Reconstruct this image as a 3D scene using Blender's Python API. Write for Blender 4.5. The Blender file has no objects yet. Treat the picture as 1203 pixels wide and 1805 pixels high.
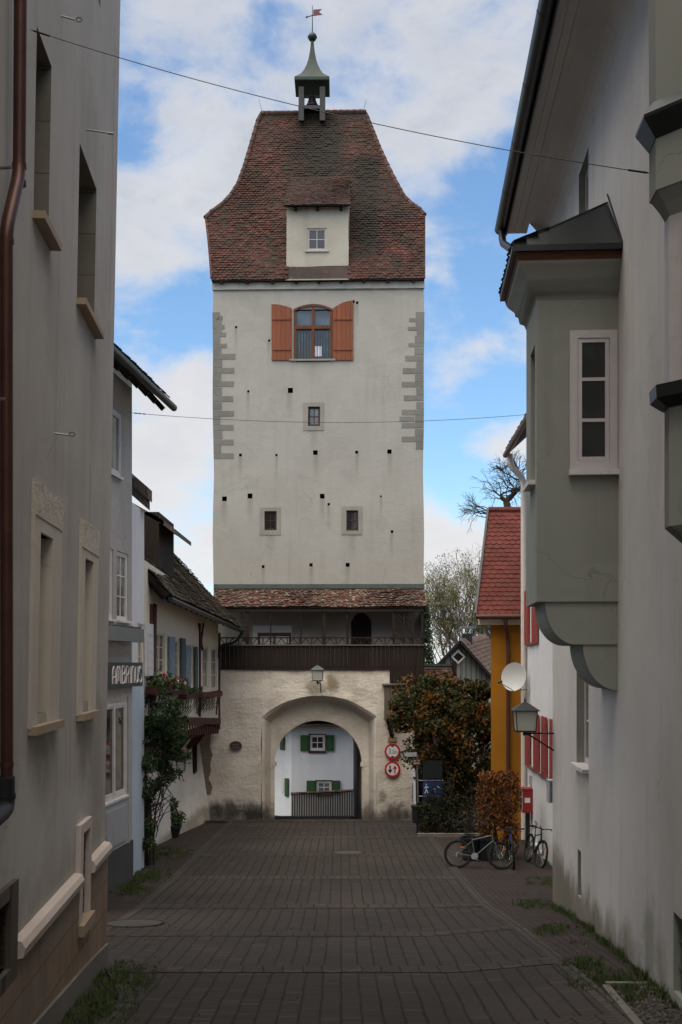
import bpy, bmesh, math, random
from math import radians, sin, cos, pi, sqrt, floor
from mathutils import Vector, Matrix, noise as mnoise
random.seed(7)
SC = bpy.context.scene
COL = SC.collection
# ------------------------------------------------------------------ camera
EYE = 6.1
F = 2000.0                       # focal length in photograph pixels (1203 wide)
cam = bpy.data.cameras.new('camera')
camo = bpy.data.objects.new('camera', cam); COL.objects.link(camo)
cam.sensor_fit = 'HORIZONTAL'; cam.sensor_width = 36
cam.lens = F/1203*36
cam.shift_y = 267.5/1203
cam.clip_start = .1; cam.clip_end = 3000
camo.location = (0, 0, EYE); camo.rotation_euler = (radians(90), 0, 0)
SC.camera = camo
SC.render.resolution_x = 682; SC.render.resolution_y = 1024
SC.view_settings.view_transform = 'Standard'
try: SC.view_settings.look = 'None'
except Exception: pass
SC.view_settings.gamma = 1
SC.view_settings.exposure = 0.0
# ------------------------------------------------------------------ sky
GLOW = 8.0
SUN_EL, SUN_ROT = 66, 215        # sun behind the camera, to its left
w = bpy.data.worlds.new('World'); SC.world = w; w.use_nodes = True
nt = w.node_tree; nt.nodes.clear()
def WN(t, **k):
    n = nt.nodes.new(t)
    for a, b in k.items(): setattr(n, a, b)
    return n
def wl(a, b): nt.links.new(a, b)
def wmath(op, a, b=None, c=None, clamp=False):
    n = WN('ShaderNodeMath', operation=op); n.use_clamp = clamp
    for i, v in enumerate((a, b, c)):
        if v is None: continue
        if isinstance(v, (int, float)): n.inputs[i].default_value = v
        else: wl(v, n.inputs[i])
    return n.outputs[0]
out = WN('ShaderNodeOutputWorld'); bg = WN('ShaderNodeBackground')
sky = WN('ShaderNodeTexSky', sky_type='NISHITA'); sky.sun_disc = False
sky.sun_elevation = radians(SUN_EL); sky.sun_rotation = radians(SUN_ROT)
sky.air_density = 1.0; sky.dust_density = .6; sky.ozone_density = 1.4
tc = WN('ShaderNodeTexCoord')
nrm = WN('ShaderNodeVectorMath', operation='NORMALIZE'); wl(tc.outputs['Generated'], nrm.inputs[0])
D = nrm.outputs[0]
def noise_w(scale, det, rough, off, dist=0):
    m = WN('ShaderNodeMapping'); wl(D, m.inputs[0]); m.inputs['Location'].default_value = off; m.inputs['Scale'].default_value = (1, 1, 1.7)
    n = WN('ShaderNodeTexNoise'); wl(m.outputs[0], n.inputs['Vector'])
    n.inputs['Scale'].default_value = scale; n.inputs['Detail'].default_value = det; n.inputs['Roughness'].default_value = rough
    n.inputs['Distortion'].default_value = dist
    return n.outputs[0]
n1 = noise_w(9.5, 9, .58, (.4, .2, .1), .25)
n2 = noise_w(3.0, 5, .5, (3.4, 1.2, 2.1))
n3 = noise_w(16.0, 7, .6, (7.4, 1.2, 5.1))
dens = wmath('ADD', wmath('MULTIPLY', n1, 2.3), wmath('MULTIPLY', n3, .75))
dens = wmath('ADD', dens, wmath('MULTIPLY', n2, .5))
dens = wmath('SUBTRACT', dens, 1.78)
def blob(px, py, r, wt):
    global dens
    v = Vector((px-601.5, F, 1170-py)).normalized()
    d = WN('ShaderNodeVectorMath', operation='DISTANCE'); wl(D, d.inputs[0]); d.inputs[1].default_value = v
    rr = r/F
    t = wmath('SUBTRACT', 1.0, wmath('DIVIDE', d.outputs['Value'], rr), clamp=True)
    t = wmath('MULTIPLY', wmath('SMOOTH_MIN', t, .7, .3), wt)
    dens = wmath('ADD', dens, t)
for b in [(600, -60, 420, .42), (340, 90, 220, .3), (820, 60, 260, .3), (780, 220, 60, .3), (310, 300, 60, .35), (240, 330, 50, .3), (700, 420, 70, .3), (780, 470, 50, .3), (280, 430, 130, .55), (850, 215, 90, .5), (300, 730, 190, .62), (300, 920, 180, .55),
          (820, 640, 95, .42), (880, 760, 90, .4), (800, 1010, 160, .75), (690, 260, 130, .3), (430, 330, 130, .4), (740, 900, 60, .3),
          (290, 560, 130, -.95), (250, 250, 90, -.4), (330, 640, 50, .3), (720, 200, 80, -.3), (860, 330, 150, -.45), (800, 530, 130, -.6), (880, 690, 80, -.45), (800, 850, 120, -.55), (700, 330, 60, -.3), (950, 300, 120, -.2)]:
    blob(*b)
ramp = WN('ShaderNodeMapRange'); ramp.interpolation_type = 'SMOOTHSTEP'
wl(dens, ramp.inputs[0]); ramp.inputs[1].default_value = -.25; ramp.inputs[2].default_value = .52
cov = ramp.outputs[0]
# cloud shade: thick cloud is greyer underneath, thin cloud is white
sep = WN('ShaderNodeSeparateXYZ'); wl(D, sep.inputs[0])
r2 = WN('ShaderNodeMapRange'); wl(wmath('ADD', wmath('MULTIPLY', n3, .9), wmath('MULTIPLY', dens, .75)), r2.inputs[0])
r2.inputs[1].default_value = .45; r2.inputs[2].default_value = 1.25
r3 = WN('ShaderNodeMapRange'); wl(sep.outputs[2], r3.inputs[0]); r3.inputs[1].default_value = .05; r3.inputs[2].default_value = .45
shade = wmath('MULTIPLY', wmath('ADD', wmath('MULTIPLY', r2.outputs[0], .6), .35), wmath('ADD', wmath('MULTIPLY', r3.outputs[0], .9), .15), clamp=True)
cc = WN('ShaderNodeMixRGB'); wl(shade, cc.inputs[0]); cc.inputs[1].default_value = (8.9, 8.8, 8.8, 1); cc.inputs[2].default_value = (4.7, 5.2, 6.2, 1)
skb = WN('ShaderNodeMixRGB', blend_type='MULTIPLY'); skb.inputs[0].default_value = 1
wl(sky.outputs[0], skb.inputs[1]); skb.inputs[2].default_value = (1.5, 1.82, 1.98, 1)
mx = WN('ShaderNodeMixRGB'); wl(cov, mx.inputs[0]); wl(skb.outputs[0], mx.inputs[1]); wl(cc.outputs[0], mx.inputs[2])
# warm glow added to the unseen sky round the sun, to brighten the scene
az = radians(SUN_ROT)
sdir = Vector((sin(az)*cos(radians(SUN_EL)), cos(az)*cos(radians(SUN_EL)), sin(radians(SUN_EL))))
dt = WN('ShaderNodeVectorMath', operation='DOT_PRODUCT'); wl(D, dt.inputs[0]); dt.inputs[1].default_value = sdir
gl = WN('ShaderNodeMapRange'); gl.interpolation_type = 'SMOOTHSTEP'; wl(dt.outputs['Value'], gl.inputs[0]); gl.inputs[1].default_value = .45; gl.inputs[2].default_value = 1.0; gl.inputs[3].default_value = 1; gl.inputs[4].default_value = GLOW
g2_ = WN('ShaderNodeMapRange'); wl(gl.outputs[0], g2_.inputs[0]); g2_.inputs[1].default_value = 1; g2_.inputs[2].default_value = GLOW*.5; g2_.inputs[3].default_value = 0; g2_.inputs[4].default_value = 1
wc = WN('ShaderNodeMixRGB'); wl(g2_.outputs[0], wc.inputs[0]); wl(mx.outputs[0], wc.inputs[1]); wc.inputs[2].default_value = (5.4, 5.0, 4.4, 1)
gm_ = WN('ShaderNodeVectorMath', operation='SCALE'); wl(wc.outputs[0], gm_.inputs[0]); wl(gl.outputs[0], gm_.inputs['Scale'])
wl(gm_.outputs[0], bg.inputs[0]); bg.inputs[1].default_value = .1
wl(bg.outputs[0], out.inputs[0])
sunl = bpy.data.lights.new('sun', 'SUN'); sunl.energy = .5; sunl.angle = radians(14); sunl.color = (1, .95, .86)
suno = bpy.data.objects.new('sun', sunl); COL.objects.link(suno)
az = radians(SUN_ROT)
sdir = Vector((sin(az)*cos(radians(SUN_EL)), cos(az)*cos(radians(SUN_EL)), sin(radians(SUN_EL))))
suno.rotation_euler = sdir.to_track_quat('Z', 'Y').to_euler(); suno.location = (0, -10, 40)

# ------------------------------------------------------------------ helpers
V = Vector
def P(px, py, Y): return V(((px-601.5)*Y/F, Y, EYE-(py-1170)*Y/F))
def XW(px, Y): return (px-601.5)*Y/F
def ZW(py, Y): return EYE-(py-1170)*Y/F
ETAB = [(-80, 1.9), (0, 2.75), (14, 3.954), (22, 4.80), (27, 5.13), (29.4, 5.24), (35, 5.52), (42.75, 5.92), (46, 6.25), (52, 6.98), (58, 7.83), (75, 8.3), (900, 8.3)]
def g(Y, X=0):
    for (a, ea), (b, eb) in zip(ETAB, ETAB[1:]):
        if Y <= b:
            t = (Y-a)/(b-a); e = ea+(eb-ea)*max(0, t); break
    else: e = 8.3
    up = 0
    if X > 1.5 and Y < 24: up = .09*(X-1.5)*min(1, (24-Y)/6)
    return EYE-e+up
class MB:
    def __init__(s): s.v = []; s.f = []; s.mi = []; s.uv = None
    def q(s, pts, mi=0):
        i = len(s.v); s.v += [V(p) for p in pts]; s.f.append(tuple(range(i, i+len(pts)))); s.mi.append(mi)
    def box(s, a, b, mi=0):
        x0, y0, z0 = a; x1, y1, z1 = b
        s.hexa([(x0,y0,z0),(x1,y0,z0),(x1,y1,z0),(x0,y1,z0),(x0,y0,z1),(x1,y0,z1),(x1,y1,z1),(x0,y1,z1)], mi)
    def hexa(s, p, mi=0):
        i = len(s.v); s.v += [V(x) for x in p]
        for f in ((0,3,2,1),(4,5,6,7),(0,1,5,4),(1,2,6,5),(2,3,7,6),(3,0,4,7)):
            s.f.append(tuple(i+k for k in f)); s.mi.append(mi)
    def bar(s, a, b, w, h=None, up=(0, 0, 1), mi=0):
        a = V(a); b = V(b); h = h or w; d = (b-a).normalized(); up = V(up)
        if abs(d.dot(up)) > .97: up = V((0, 1, 0)) if abs(d.y) < .9 else V((1, 0, 0))
        r = d.cross(up).normalized()*w/2; u = r.cross(d).normalized()*h/2
        s.hexa([a-r-u, a+r-u, b+r-u, b-r-u, a-r+u, a+r+u, b+r+u, b-r+u], mi)
    def tube(s, pts, rad, n=8, mi=0, caps=True):
        pts = [V(p) for p in pts]
        if isinstance(rad, (int, float)): rad = [rad]*len(pts)
        base = len(s.v); prev = None
        for i, p in enumerate(pts):
            d = (pts[min(i+1, len(pts)-1)]-pts[max(i-1, 0)]).normalized()
            if prev is None:
                r = d.cross(V((0, 0, 1)))
                if r.length < .1: r = d.cross(V((0, 1, 0)))
            else: r = prev-d*prev.dot(d)
            r.normalize(); prev = r; u = d.cross(r)
            for k in range(n):
                a = 2*pi*k/n; s.v.append(p+(r*cos(a)+u*sin(a))*rad[i])
        for i in range(len(pts)-1):
            for k in range(n):
                a = base+i*n+k; b = base+i*n+(k+1) % n
                s.f.append((a, b, b+n, a+n)); s.mi.append(mi)
        if caps:
            s.f.append(tuple(base+k for k in reversed(range(n)))); s.mi.append(mi)
            s.f.append(tuple(base+(len(pts)-1)*n+k for k in range(n))); s.mi.append(mi)
    def lathe(s, prof, c, n=16, mi=0, axis='z', flat=False):
        base = len(s.v); c = V(c)
        for r, z in prof:
            for k in range(n):
                a = 2*pi*(k+(.5 if flat else 0))/n
                if axis == 'z': s.v.append(c+V((r*cos(a), r*sin(a), z)))
                elif axis == 'y': s.v.append(c+V((r*cos(a), z, r*sin(a))))
                else: s.v.append(c+V((z, r*cos(a), r*sin(a))))
        for i in range(len(prof)-1):
            for k in range(n):
                a = base+i*n+k; b = base+i*n+(k+1) % n
                s.f.append((a, b, b+n, a+n)); s.mi.append(mi)
        s.f.append(tuple(base+k for k in reversed(range(n)))); s.mi.append(mi)
        s.f.append(tuple(base+(len(prof)-1)*n+k for k in range(n))); s.mi.append(mi)
    def prism(s, poly, off, mi=0):
        poly = [V(p) for p in poly]; off = V(off); n = len(poly); i = len(s.v)
        s.v += poly + [p+off for p in poly]
        s.f.append(tuple(range(i, i+n))); s.mi.append(mi)
        s.f.append(tuple(reversed(range(i+n, i+2*n)))); s.mi.append(mi)
        for k in range(n):
            k2 = (k+1) % n
            s.f.append((i+k2, i+k, i+n+k, i+n+k2)); s.mi.append(mi)
    def warp(s, fn): s.v = [V(fn(p)) for p in s.v]; return s
def loc_of(o):
    l = V((0, 0, 0))
    while o: l = l+o.location; o = o.parent
    return l
def obj(name, mb, mats, parent=None, smooth=False, origin=None, fix=False):
    """link a mesh built in world coordinates; its origin is the parent's origin (or the given point)"""
    me = bpy.data.meshes.new(name)
    o = bpy.data.objects.new(name, me); COL.objects.link(o)
    if parent: o.parent = parent; L = loc_of(parent)
    else:
        L = V(origin) if origin else V((0, 0, 0)); o.location = L
    me.from_pydata([v-L for v in mb.v], [], mb.f)
    if not isinstance(mats, (list, tuple)): mats = [mats]
    for m in mats: me.materials.append(m)
    if len(mats) > 1: me.polygons.foreach_set('material_index', mb.mi)
    if fix:
        b = bmesh.new(); b.from_mesh(me); bmesh.ops.recalc_face_normals(b, faces=b.faces); b.to_mesh(me); b.free()
    if smooth: me.shade_smooth() if hasattr(me, 'shade_smooth') else me.polygons.foreach_set('use_smooth', [True]*len(me.polygons))
    me.update(); return o
def smooth_angle(o, ang=40):
    me = o.data; me.shade_smooth()
    b = bmesh.new(); b.from_mesh(me)
    bmesh.ops.remove_doubles(b, verts=b.verts, dist=1e-5)
    for e in b.edges:
        if len(e.link_faces) == 2 and e.calc_face_angle(0) > radians(ang): e.smooth = False
    b.to_mesh(me); b.free()
def tag(o, label=None, cat=None, group=None, kind=None):
    if label: o['label'] = label
    if cat: o['category'] = cat
    if group: o['group'] = group
    if kind: o['kind'] = kind
    return o
def thing(name, label, cat, loc, group=None):
    o = bpy.data.objects.new(name, None); COL.objects.link(o); o.location = loc; o.empty_display_size = .3
    return tag(o, label, cat, group)
def copy_tree(o, parent=None):
    c = o.copy(); COL.objects.link(c); c.parent = parent
    for ch in list(o.children): copy_tree(ch, c)
    return c
# ------------------------------------------------------------------ materials
def ND(m, t, **k):
    n = m.node_tree.nodes.new(t)
    for a, b in k.items(): setattr(n, a, b)
    return n
class Mat:
    def __init__(s, name, rough=.8, metal=0, spec=.3):
        s.m = bpy.data.materials.new(name); s.m.use_nodes = True; s.nt = s.m.node_tree; s.nt.nodes.clear()
        s.out = s.N('ShaderNodeOutputMaterial'); s.b = s.N('ShaderNodeBsdfPrincipled')
        s.b.inputs['Roughness'].default_value = rough; s.b.inputs['Metallic'].default_value = metal
        s.b.inputs['Specular IOR Level'].default_value = spec
        s.L(s.b.outputs[0], s.out.inputs[0]); s.co = None
    def N(s, t, **k):
        n = s.nt.nodes.new(t)
        for a, b in k.items(): setattr(n, a, b)
        return n
    def L(s, a, b): s.nt.links.new(a, b)
    def set(s, inp, v):
        if isinstance(v, (int, float)): inp.default_value = v
        elif isinstance(v, (tuple, list)): inp.default_value = (*v, 1) if len(v) == 3 and len(inp.default_value) == 4 else v
        else: s.L(v, inp)
    def coord(s, scale=(1, 1, 1), loc=(0, 0, 0)):
        t = s.N('ShaderNodeTexCoord'); m = s.N('ShaderNodeMapping'); s.L(t.outputs['Object'], m.inputs[0])
        m.inputs['Scale'].default_value = scale; m.inputs['Location'].default_value = loc
        return m.outputs[0]
    def noise(s, sc, det=4, rough=.55, scale=(1, 1, 1), loc=(0, 0, 0), dist=0):
        n = s.N('ShaderNodeTexNoise'); s.L(s.coord(scale, loc), n.inputs['Vector'])
        n.inputs['Scale'].default_value = sc; n.inputs['Detail'].default_value = det; n.inputs['Roughness'].default_value = rough; n.inputs['Distortion'].default_value = dist
        return n.outputs[0]
    def math(s, op, a, b=None, c=None, clamp=False):
        n = s.N('ShaderNodeMath', operation=op); n.use_clamp = clamp
        for i, v in enumerate((a, b, c)):
            if v is not None: s.set(n.inputs[i], v)
        return n.outputs[0]
    def rng(s, v, a, b, c=0, d=1, sm=True):
        n = s.N('ShaderNodeMapRange'); n.interpolation_type = 'SMOOTHSTEP' if sm else 'LINEAR'
        s.L(v, n.inputs[0])
        for i, x in enumerate((a, b, c, d)): n.inputs[i+1].default_value = x
        return n.outputs[0]
    def mix(s, f, a, b, mode='MIX'):
        n = s.N('ShaderNodeMixRGB', blend_type=mode); s.set(n.inputs[0], f); s.set(n.inputs[1], a); s.set(n.inputs[2], b)
        return n.outputs[0]
    def base(s, c): s.set(s.b.inputs['Base Color'], c); return s
    def bump(s, h, st=.3, dist=.02):
        n = s.N('ShaderNodeBump'); n.inputs['Strength'].default_value = st; n.inputs['Distance'].default_value = dist
        s.L(h, n.inputs['Height']); s.L(n.outputs[0], s.b.inputs['Normal']); return s
    def xyz(s):
        t = s.N('ShaderNodeTexCoord'); n = s.N('ShaderNodeSeparateXYZ'); s.L(t.outputs['Object'], n.inputs[0]); return n.outputs
    def isl(s): return s.N('ShaderNodeNewGeometry').outputs['Random Per Island']
def mulc(c, k): return tuple(x*k for x in c)
def plaster(name, c, c2=None, grain=60, bump=.35, bd=.012, streak=.25, dirt=None, dirt_z=None, rough=.9, ripple=0, blotch=.2):
    m = Mat(name, rough, spec=.2)
    c2 = c2 or mulc(c, .78)
    n = m.noise(.6, 6, .6); col = m.mix(m.rng(n, .35, .7), c, c2)
    st = m.noise(1.0, 4, .6, scale=(3.2, 3.2, .22), loc=(3, 1, 2))
    col = m.mix(m.math('MULTIPLY', m.rng(st, .5, .75), streak), col, mulc(c, .5))
    sp = m.noise(5, 5, .7, loc=(8, 2, 4)); col = m.mix(m.math('MULTIPLY', m.rng(sp, .55, .8), blotch), col, mulc(c, .62))
    fine = m.noise(grain, 3, .6); col = m.mix(m.math('MULTIPLY', fine, .22), col, mulc(c, .7))
    # flat repairs with their own edge, and hairline cracks
    rp_ = m.noise(.8, 5, .5, loc=(6, 9, 3), dist=1.2); col = m.mix(m.math('MULTIPLY', m.rng(rp_, .585, .60), .16), col, mulc(c, 1.12))
    rq_ = m.noise(.55, 6, .6, loc=(2, 5, 8), dist=.8); col = m.mix(m.math('MULTIPLY', m.rng(rq_, .60, .63), .22), col, mulc(c, .72))
    vc = m.N('ShaderNodeTexVoronoi'); vc.feature = 'DISTANCE_TO_EDGE'; vc.inputs['Scale'].default_value = .55
    dv = m.N('ShaderNodeTexNoise'); dv.inputs['Scale'].default_value = 1.6; dv.inputs['Detail'].default_value = 6
    co_ = m.coord(); m.L(co_, dv.inputs['Vector']); va_ = m.N('ShaderNodeVectorMath', operation='ADD'); m.L(co_, va_.inputs[0]); m.L(dv.outputs[1], va_.inputs[1]); m.L(va_.outputs[0], vc.inputs['Vector'])
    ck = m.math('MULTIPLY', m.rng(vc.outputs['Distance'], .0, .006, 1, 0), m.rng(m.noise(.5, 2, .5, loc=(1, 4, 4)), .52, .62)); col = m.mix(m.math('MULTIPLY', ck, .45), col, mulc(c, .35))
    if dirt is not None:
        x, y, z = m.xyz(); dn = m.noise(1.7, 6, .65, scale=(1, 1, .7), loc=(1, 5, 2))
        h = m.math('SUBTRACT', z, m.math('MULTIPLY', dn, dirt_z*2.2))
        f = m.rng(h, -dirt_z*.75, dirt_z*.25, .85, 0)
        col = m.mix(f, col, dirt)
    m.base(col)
    hgt = m.math('ADD', m.math('MULTIPLY', fine, .5), m.noise(grain*.18, 5, .6, loc=(2, 2, 2)))
    if ripple: hgt = m.math('ADD', hgt, m.math('MULTIPLY', m.noise(3.0, 5, .6, scale=(1, 1, 4.5), dist=.6), ripple))
    m.bump(hgt, bump, bd); return m.m
def wood(name, c, c2=None, plank=0, axis='x', rough=.75, grain_ax=2, var=.4):
    m = Mat(name, rough, spec=.25); c2 = c2 or mulc(c, .5)
    sc = [14, 14, 14]; sc[grain_ax] = .9
    n = m.noise(1.6, 6, .65, scale=tuple(sc)); col = m.mix(m.rng(n, .3, .72), c, c2)
    h = n
    if plank:
        x, y, z = m.xyz(); a = {'x': x, 'y': y, 'z': z}[axis]
        u = m.math('DIVIDE', a, plank); wn = m.N('ShaderNodeTexWhiteNoise'); wn.noise_dimensions = '1D'; m.L(m.math('FLOOR', u), wn.inputs['W'])
        col = m.mix(m.math('MULTIPLY', wn.outputs[0], var), col, mulc(c, .45))
        fr = m.math('FRACT', u); e = m.math('MINIMUM', fr, m.math('SUBTRACT', 1.0, fr)); ln = m.rng(e, .0, .07, 1, 0)
        col = m.mix(m.math('MULTIPLY', ln, .85), col, mulc(c, .15)); h = m.math('SUBTRACT', m.math('MULTIPLY', h, .3), ln)
    m.base(col); m.bump(h, .4, .008); return m.m
def paint(name, c, rough=.5, var=.25, metal=0, chips=None, spec=.4):
    m = Mat(name, rough, metal, spec)
    col = m.mix(m.math('MULTIPLY', m.rng(m.noise(4, 6, .65), .4, .75), var), c, mulc(c, .5))
    if chips: col = m.mix(m.rng(m.noise(9, 7, .75, scale=(1, 1, .5), loc=(4, 4, 1)), .64, .68), col, chips)
    m.base(col); m.bump(m.noise(25, 4, .6), .12, .004); return m.m
def glass(name, c=(.012, .014, .015), rough=.04):
    m = Mat(name, rough, 0, .6); m.base(m.mix(m.rng(m.noise(1.3, 2, .5), .4, .7), c, mulc(c, 2.0)))
    m.bump(m.noise(1.1, 2, .5), .12, .02); return m.m
def rooftile(name, cols, moss=None, mossamt=.5, rough=.85, lich=(.38, .37, .3), lichamt=.5, soot=None):
    """colour per tile from Random Per Island, with lichen and moss in patches"""
    m = Mat(name, rough, spec=.2)
    r = m.N('ShaderNodeValToRGB'); e = r.color_ramp; m.L(m.isl(), r.inputs[0])
    while len(e.elements) < len(cols): e.elements.new(.5)
    for i, c in enumerate(cols): e.elements[i].position = i/(len(cols)-1); e.elements[i].color = (*c, 1)
    col = r.outputs[0]
    col = m.mix(m.math('MULTIPLY', m.rng(m.noise(.7, 5, .6), .35, .7), .55), col, mulc(cols[0], .45))
    if lichamt: col = m.mix(m.math('MULTIPLY', m.rng(m.noise(7, 6, .7, loc=(3, 3, 3)), .58-.08*lichamt, .72), lichamt), col, lich)
    if moss: col = m.mix(m.math('MULTIPLY', m.rng(m.noise(1.1, 7, .7, loc=(9, 1, 5)), .62-.2*mossamt, .68), .85), col, moss)
    if soot:     # a stain with its own shape running down from the turret and beside the dormer
        x, y, z = m.xyz()
        for (cx, z0, z1, hw, amt) in soot:
            dn = m.noise(2.2, 6, .7, loc=(cx, 0, 0))
            a = m.math('ABSOLUTE', m.math('SUBTRACT', x, cx)); a = m.math('ADD', m.math('DIVIDE', a, hw), m.math('MULTIPLY', m.math('SUBTRACT', dn, .5), 1.6))
            f = m.math('MULTIPLY', m.rng(a, .35, 1.15, 1, 0), m.math('MULTIPLY', m.rng(z, z0, z0+1.2), m.rng(z, z1-.5, z1, 1, 0)))
            col = m.mix(m.math('MULTIPLY', f, amt), col, (.018, .016, .013))
    m.base(col); m.bump(m.noise(30, 5, .7), .5, .012); return m.m
M = {}
M['tower'] = plaster('tower_plaster', (.335, .325, .302), (.298, .287, .265), grain=28, bump=.4, bd=.02, streak=.2, ripple=.55, blotch=.12)
M['gate'] = plaster('gate_plaster', (.64, .59, .525), (.54, .49, .43), grain=9, bump=.8, bd=.06, streak=.3, dirt=(.07, .06, .048), dirt_z=.75, ripple=.3, blotch=.5)
M['rubble'] = plaster('rubble_plaster', (.22, .16, .12), (.12, .08, .065), grain=14, bump=.9, bd=.08, streak=.2, ripple=1.2, blotch=.6)
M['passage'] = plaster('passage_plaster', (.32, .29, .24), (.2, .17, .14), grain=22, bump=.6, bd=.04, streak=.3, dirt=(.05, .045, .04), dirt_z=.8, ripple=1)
M['quoin'] = plaster('quoin_stone', (.20, .195, .18), (.15, .145, .135), grain=30, bump=.6, bd=.02, streak=.1)
M['stone_frame'] = plaster('stone_frame', (.26, .25, .225), (.21, .2, .185), grain=40, bump=.3, streak=.1)
M['dormer'] = plaster('dormer_plaster', (.375, .355, .31), (.32, .295, .25), grain=25, bump=.5, bd=.02, streak=.25, dirt=(.25, .2, .14), dirt_z=.35)
M['left_wall'] = plaster('left_house_plaster', (.46, .425, .385), (.39, .358, .325), grain=90, bump=.3, bd=.006, streak=.38, dirt=(.16, .14, .115), dirt_z=.9, blotch=.28)
M['apron'] = plaster('worn_apron_mortar', (.21, .185, .145), (.13, .11, .085), grain=20, bump=.8, streak=.2, blotch=.6)
M['cream'] = plaster('cream_surround', (.58, .525, .455), (.52, .47, .405), grain=70, bump=.3, streak=.12)
M['cream_rough'] = plaster('cream_rough_stucco', (.57, .51, .44), (.5, .45, .385), grain=26, bump=1.0, bd=.03, streak=.1)
M['sill'] = plaster('sandstone_sill', (.40, .31, .22), (.34, .26, .19), grain=60, bump=.2, streak=.1)
M['mould'] = plaster('pale_moulding', (.62, .53, .47), (.54, .46, .41), grain=60, bump=.3, streak=.1)
M['reveal'] = plaster('bare_block_reveal', (.20, .18, .145), (.15, .135, .11), grain=50, bump=.6, streak=.1)
M['roughcast'] = plaster('grey_roughcast', (.45, .43, .40), (.39, .37, .345), grain=45, bump=1.0, bd=.03, streak=.2)
M['blue_wall'] = plaster('pale_blue_plaster', (.47, .56, .66), (.42, .5, .6), grain=60, bump=.3, streak=.2)
M['white_wall'] = plaster('white_plaster', (.68, .66, .62), (.6, .58, .54), grain=50, bump=.4, bd=.02, streak=.2, dirt=(.3, .27, .22), dirt_z=.25)
M['timber_wall'] = plaster('cream_infill', (.66, .62, .52), (.6, .56, .46), grain=50, bump=.4, bd=.02, streak=.15)
M['cool_white'] = plaster('white_house_plaster', (.70, .70, .72), (.64, .64, .66), grain=50, bump=.3, streak=.12)
M['right_wall'] = plaster('right_house_plaster', (.56, .53, .505), (.50, .47, .445), grain=120, bump=.2, bd=.004, streak=.25, dirt=(.16, .13, .10), dirt_z=.55, blotch=.1)
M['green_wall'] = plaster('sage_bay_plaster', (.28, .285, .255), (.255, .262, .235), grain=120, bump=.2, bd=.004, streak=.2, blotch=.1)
M['yellow_wall'] = plaster('yellow_plaster', (.40, .165, .016), (.35, .145, .015), grain=70, bump=.3, streak=.15, blotch=.1)
M['wood_dark'] = wood('dark_board', (.021, .0125, .0095), plank=.16, axis='x')
M['wood_dark_y'] = wood('dark_board_side', (.03, .02, .016), plank=.16, axis='y')
M['timber'] = wood('dark_timber', (.022, .015, .012))
M['timber_h'] = wood('dark_timber_beam', (.055, .028, .022), grain_ax=1)
M['timber_red'] = wood('red_brown_timber', (.085, .03, .024))
M['shutter_rust'] = wood('rust_shutter', (.235, .075, .038), (.17, .055, .03), plank=.18, axis='x', var=.3)
M['frame_brown'] = wood('brown_frame', (.13, .048, .024))
M['frame_dark'] = wood('dark_brown_frame', (.07, .032, .02))
M['grey_wood'] = wood('weathered_wood', (.15, .125, .10), (.08, .065, .055), plank=.1, axis='x')
M['gable_wood'] = wood('grey_gable_boards', (.30, .30, .27), (.24, .24, .22), plank=.45, axis='x', var=.2)
M['white_paint'] = paint('white_window_paint', (.68, .64, .62), .45, .2, chips=None)
M['white_old'] = paint('weathered_white_paint', (.60, .57, .56), .55, .3, chips=(.25, .2, .17))
M['lilac_old0'] = paint('worn_pale_frame', (.38, .35, .34), .6, .4, chips=(.2, .17, .15))
M['cream_paint'] = paint('cream_window_paint', (.6, .52, .40), .5, .2)
M['lilac_paint'] = paint('pale_lilac_frame', (.50, .46, .47), .5, .2)
M['shutter_blue'] = paint('blue_grey_shutter', (.17, .22, .27), .6)
M['shutter_teal'] = paint('dark_teal_shutter', (.05, .085, .09), .6)
M['shutter_green'] = paint('green_shutter', (.03, .085, .03), .6)
M['shutter_red'] = paint('red_shutter', (.27, .048, .042), .6, .4)
M['shutter_pale'] = paint('pale_shutter', (.62, .62, .62), .6)
M['glass'] = glass('window_glass')
M['glass_pale'] = glass('curtained_glass', (.10, .11, .11), .08)
M['glass_sky'] = glass('sky_glass', (.03, .045, .06), .03)
M['black'] = paint('black_iron', (.012, .012, .013), .5, .1)
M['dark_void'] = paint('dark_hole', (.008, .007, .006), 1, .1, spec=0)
M['grey_metal'] = paint('zinc', (.20, .21, .21), .4, .3, metal=.6)
M['gutter'] = paint('dark_gutter', (.018, .023, .027), .4, .3, metal=.2)
M['copper'] = paint('brown_copper', (.085, .036, .027), .42, .6, metal=.45)
M['patina'] = paint('copper_patina', (.020, .036, .030), .6, .5, metal=.2, chips=(.018, .024, .021))
M['patina_pale'] = paint('pale_patina', (.07, .088, .08), .6, .5, metal=.2)
M['slate'] = paint('dark_roof_sheet', (.022, .025, .026), .4, .3, metal=.3, chips=(.05, .07, .06))
M['soffit'] = wood('soffit_boards', (.24, .225, .205), (.21, .195, .18), plank=.22, axis='x', grain_ax=1, var=.15)
M['rafter'] = wood('brown_rafter', (.13, .06, .03), grain_ax=0)
M['pipe_white'] = paint('white_pipe', (.62, .57, .53), .4, .2)
M['pipe_brown'] = paint('brown_pipe', (.11, .05, .035), .4, .3, metal=.4)
M['silver'] = paint('silver_steel', (.25, .25, .25), .35, .2, metal=.8)
M['grey_paint'] = paint('grey_paint', (.33, .35, .38), .5, .2)
M['plinth_grey'] = plaster('dark_plinth', (.085, .085, .09), grain=80, bump=.2, streak=.1)
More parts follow.
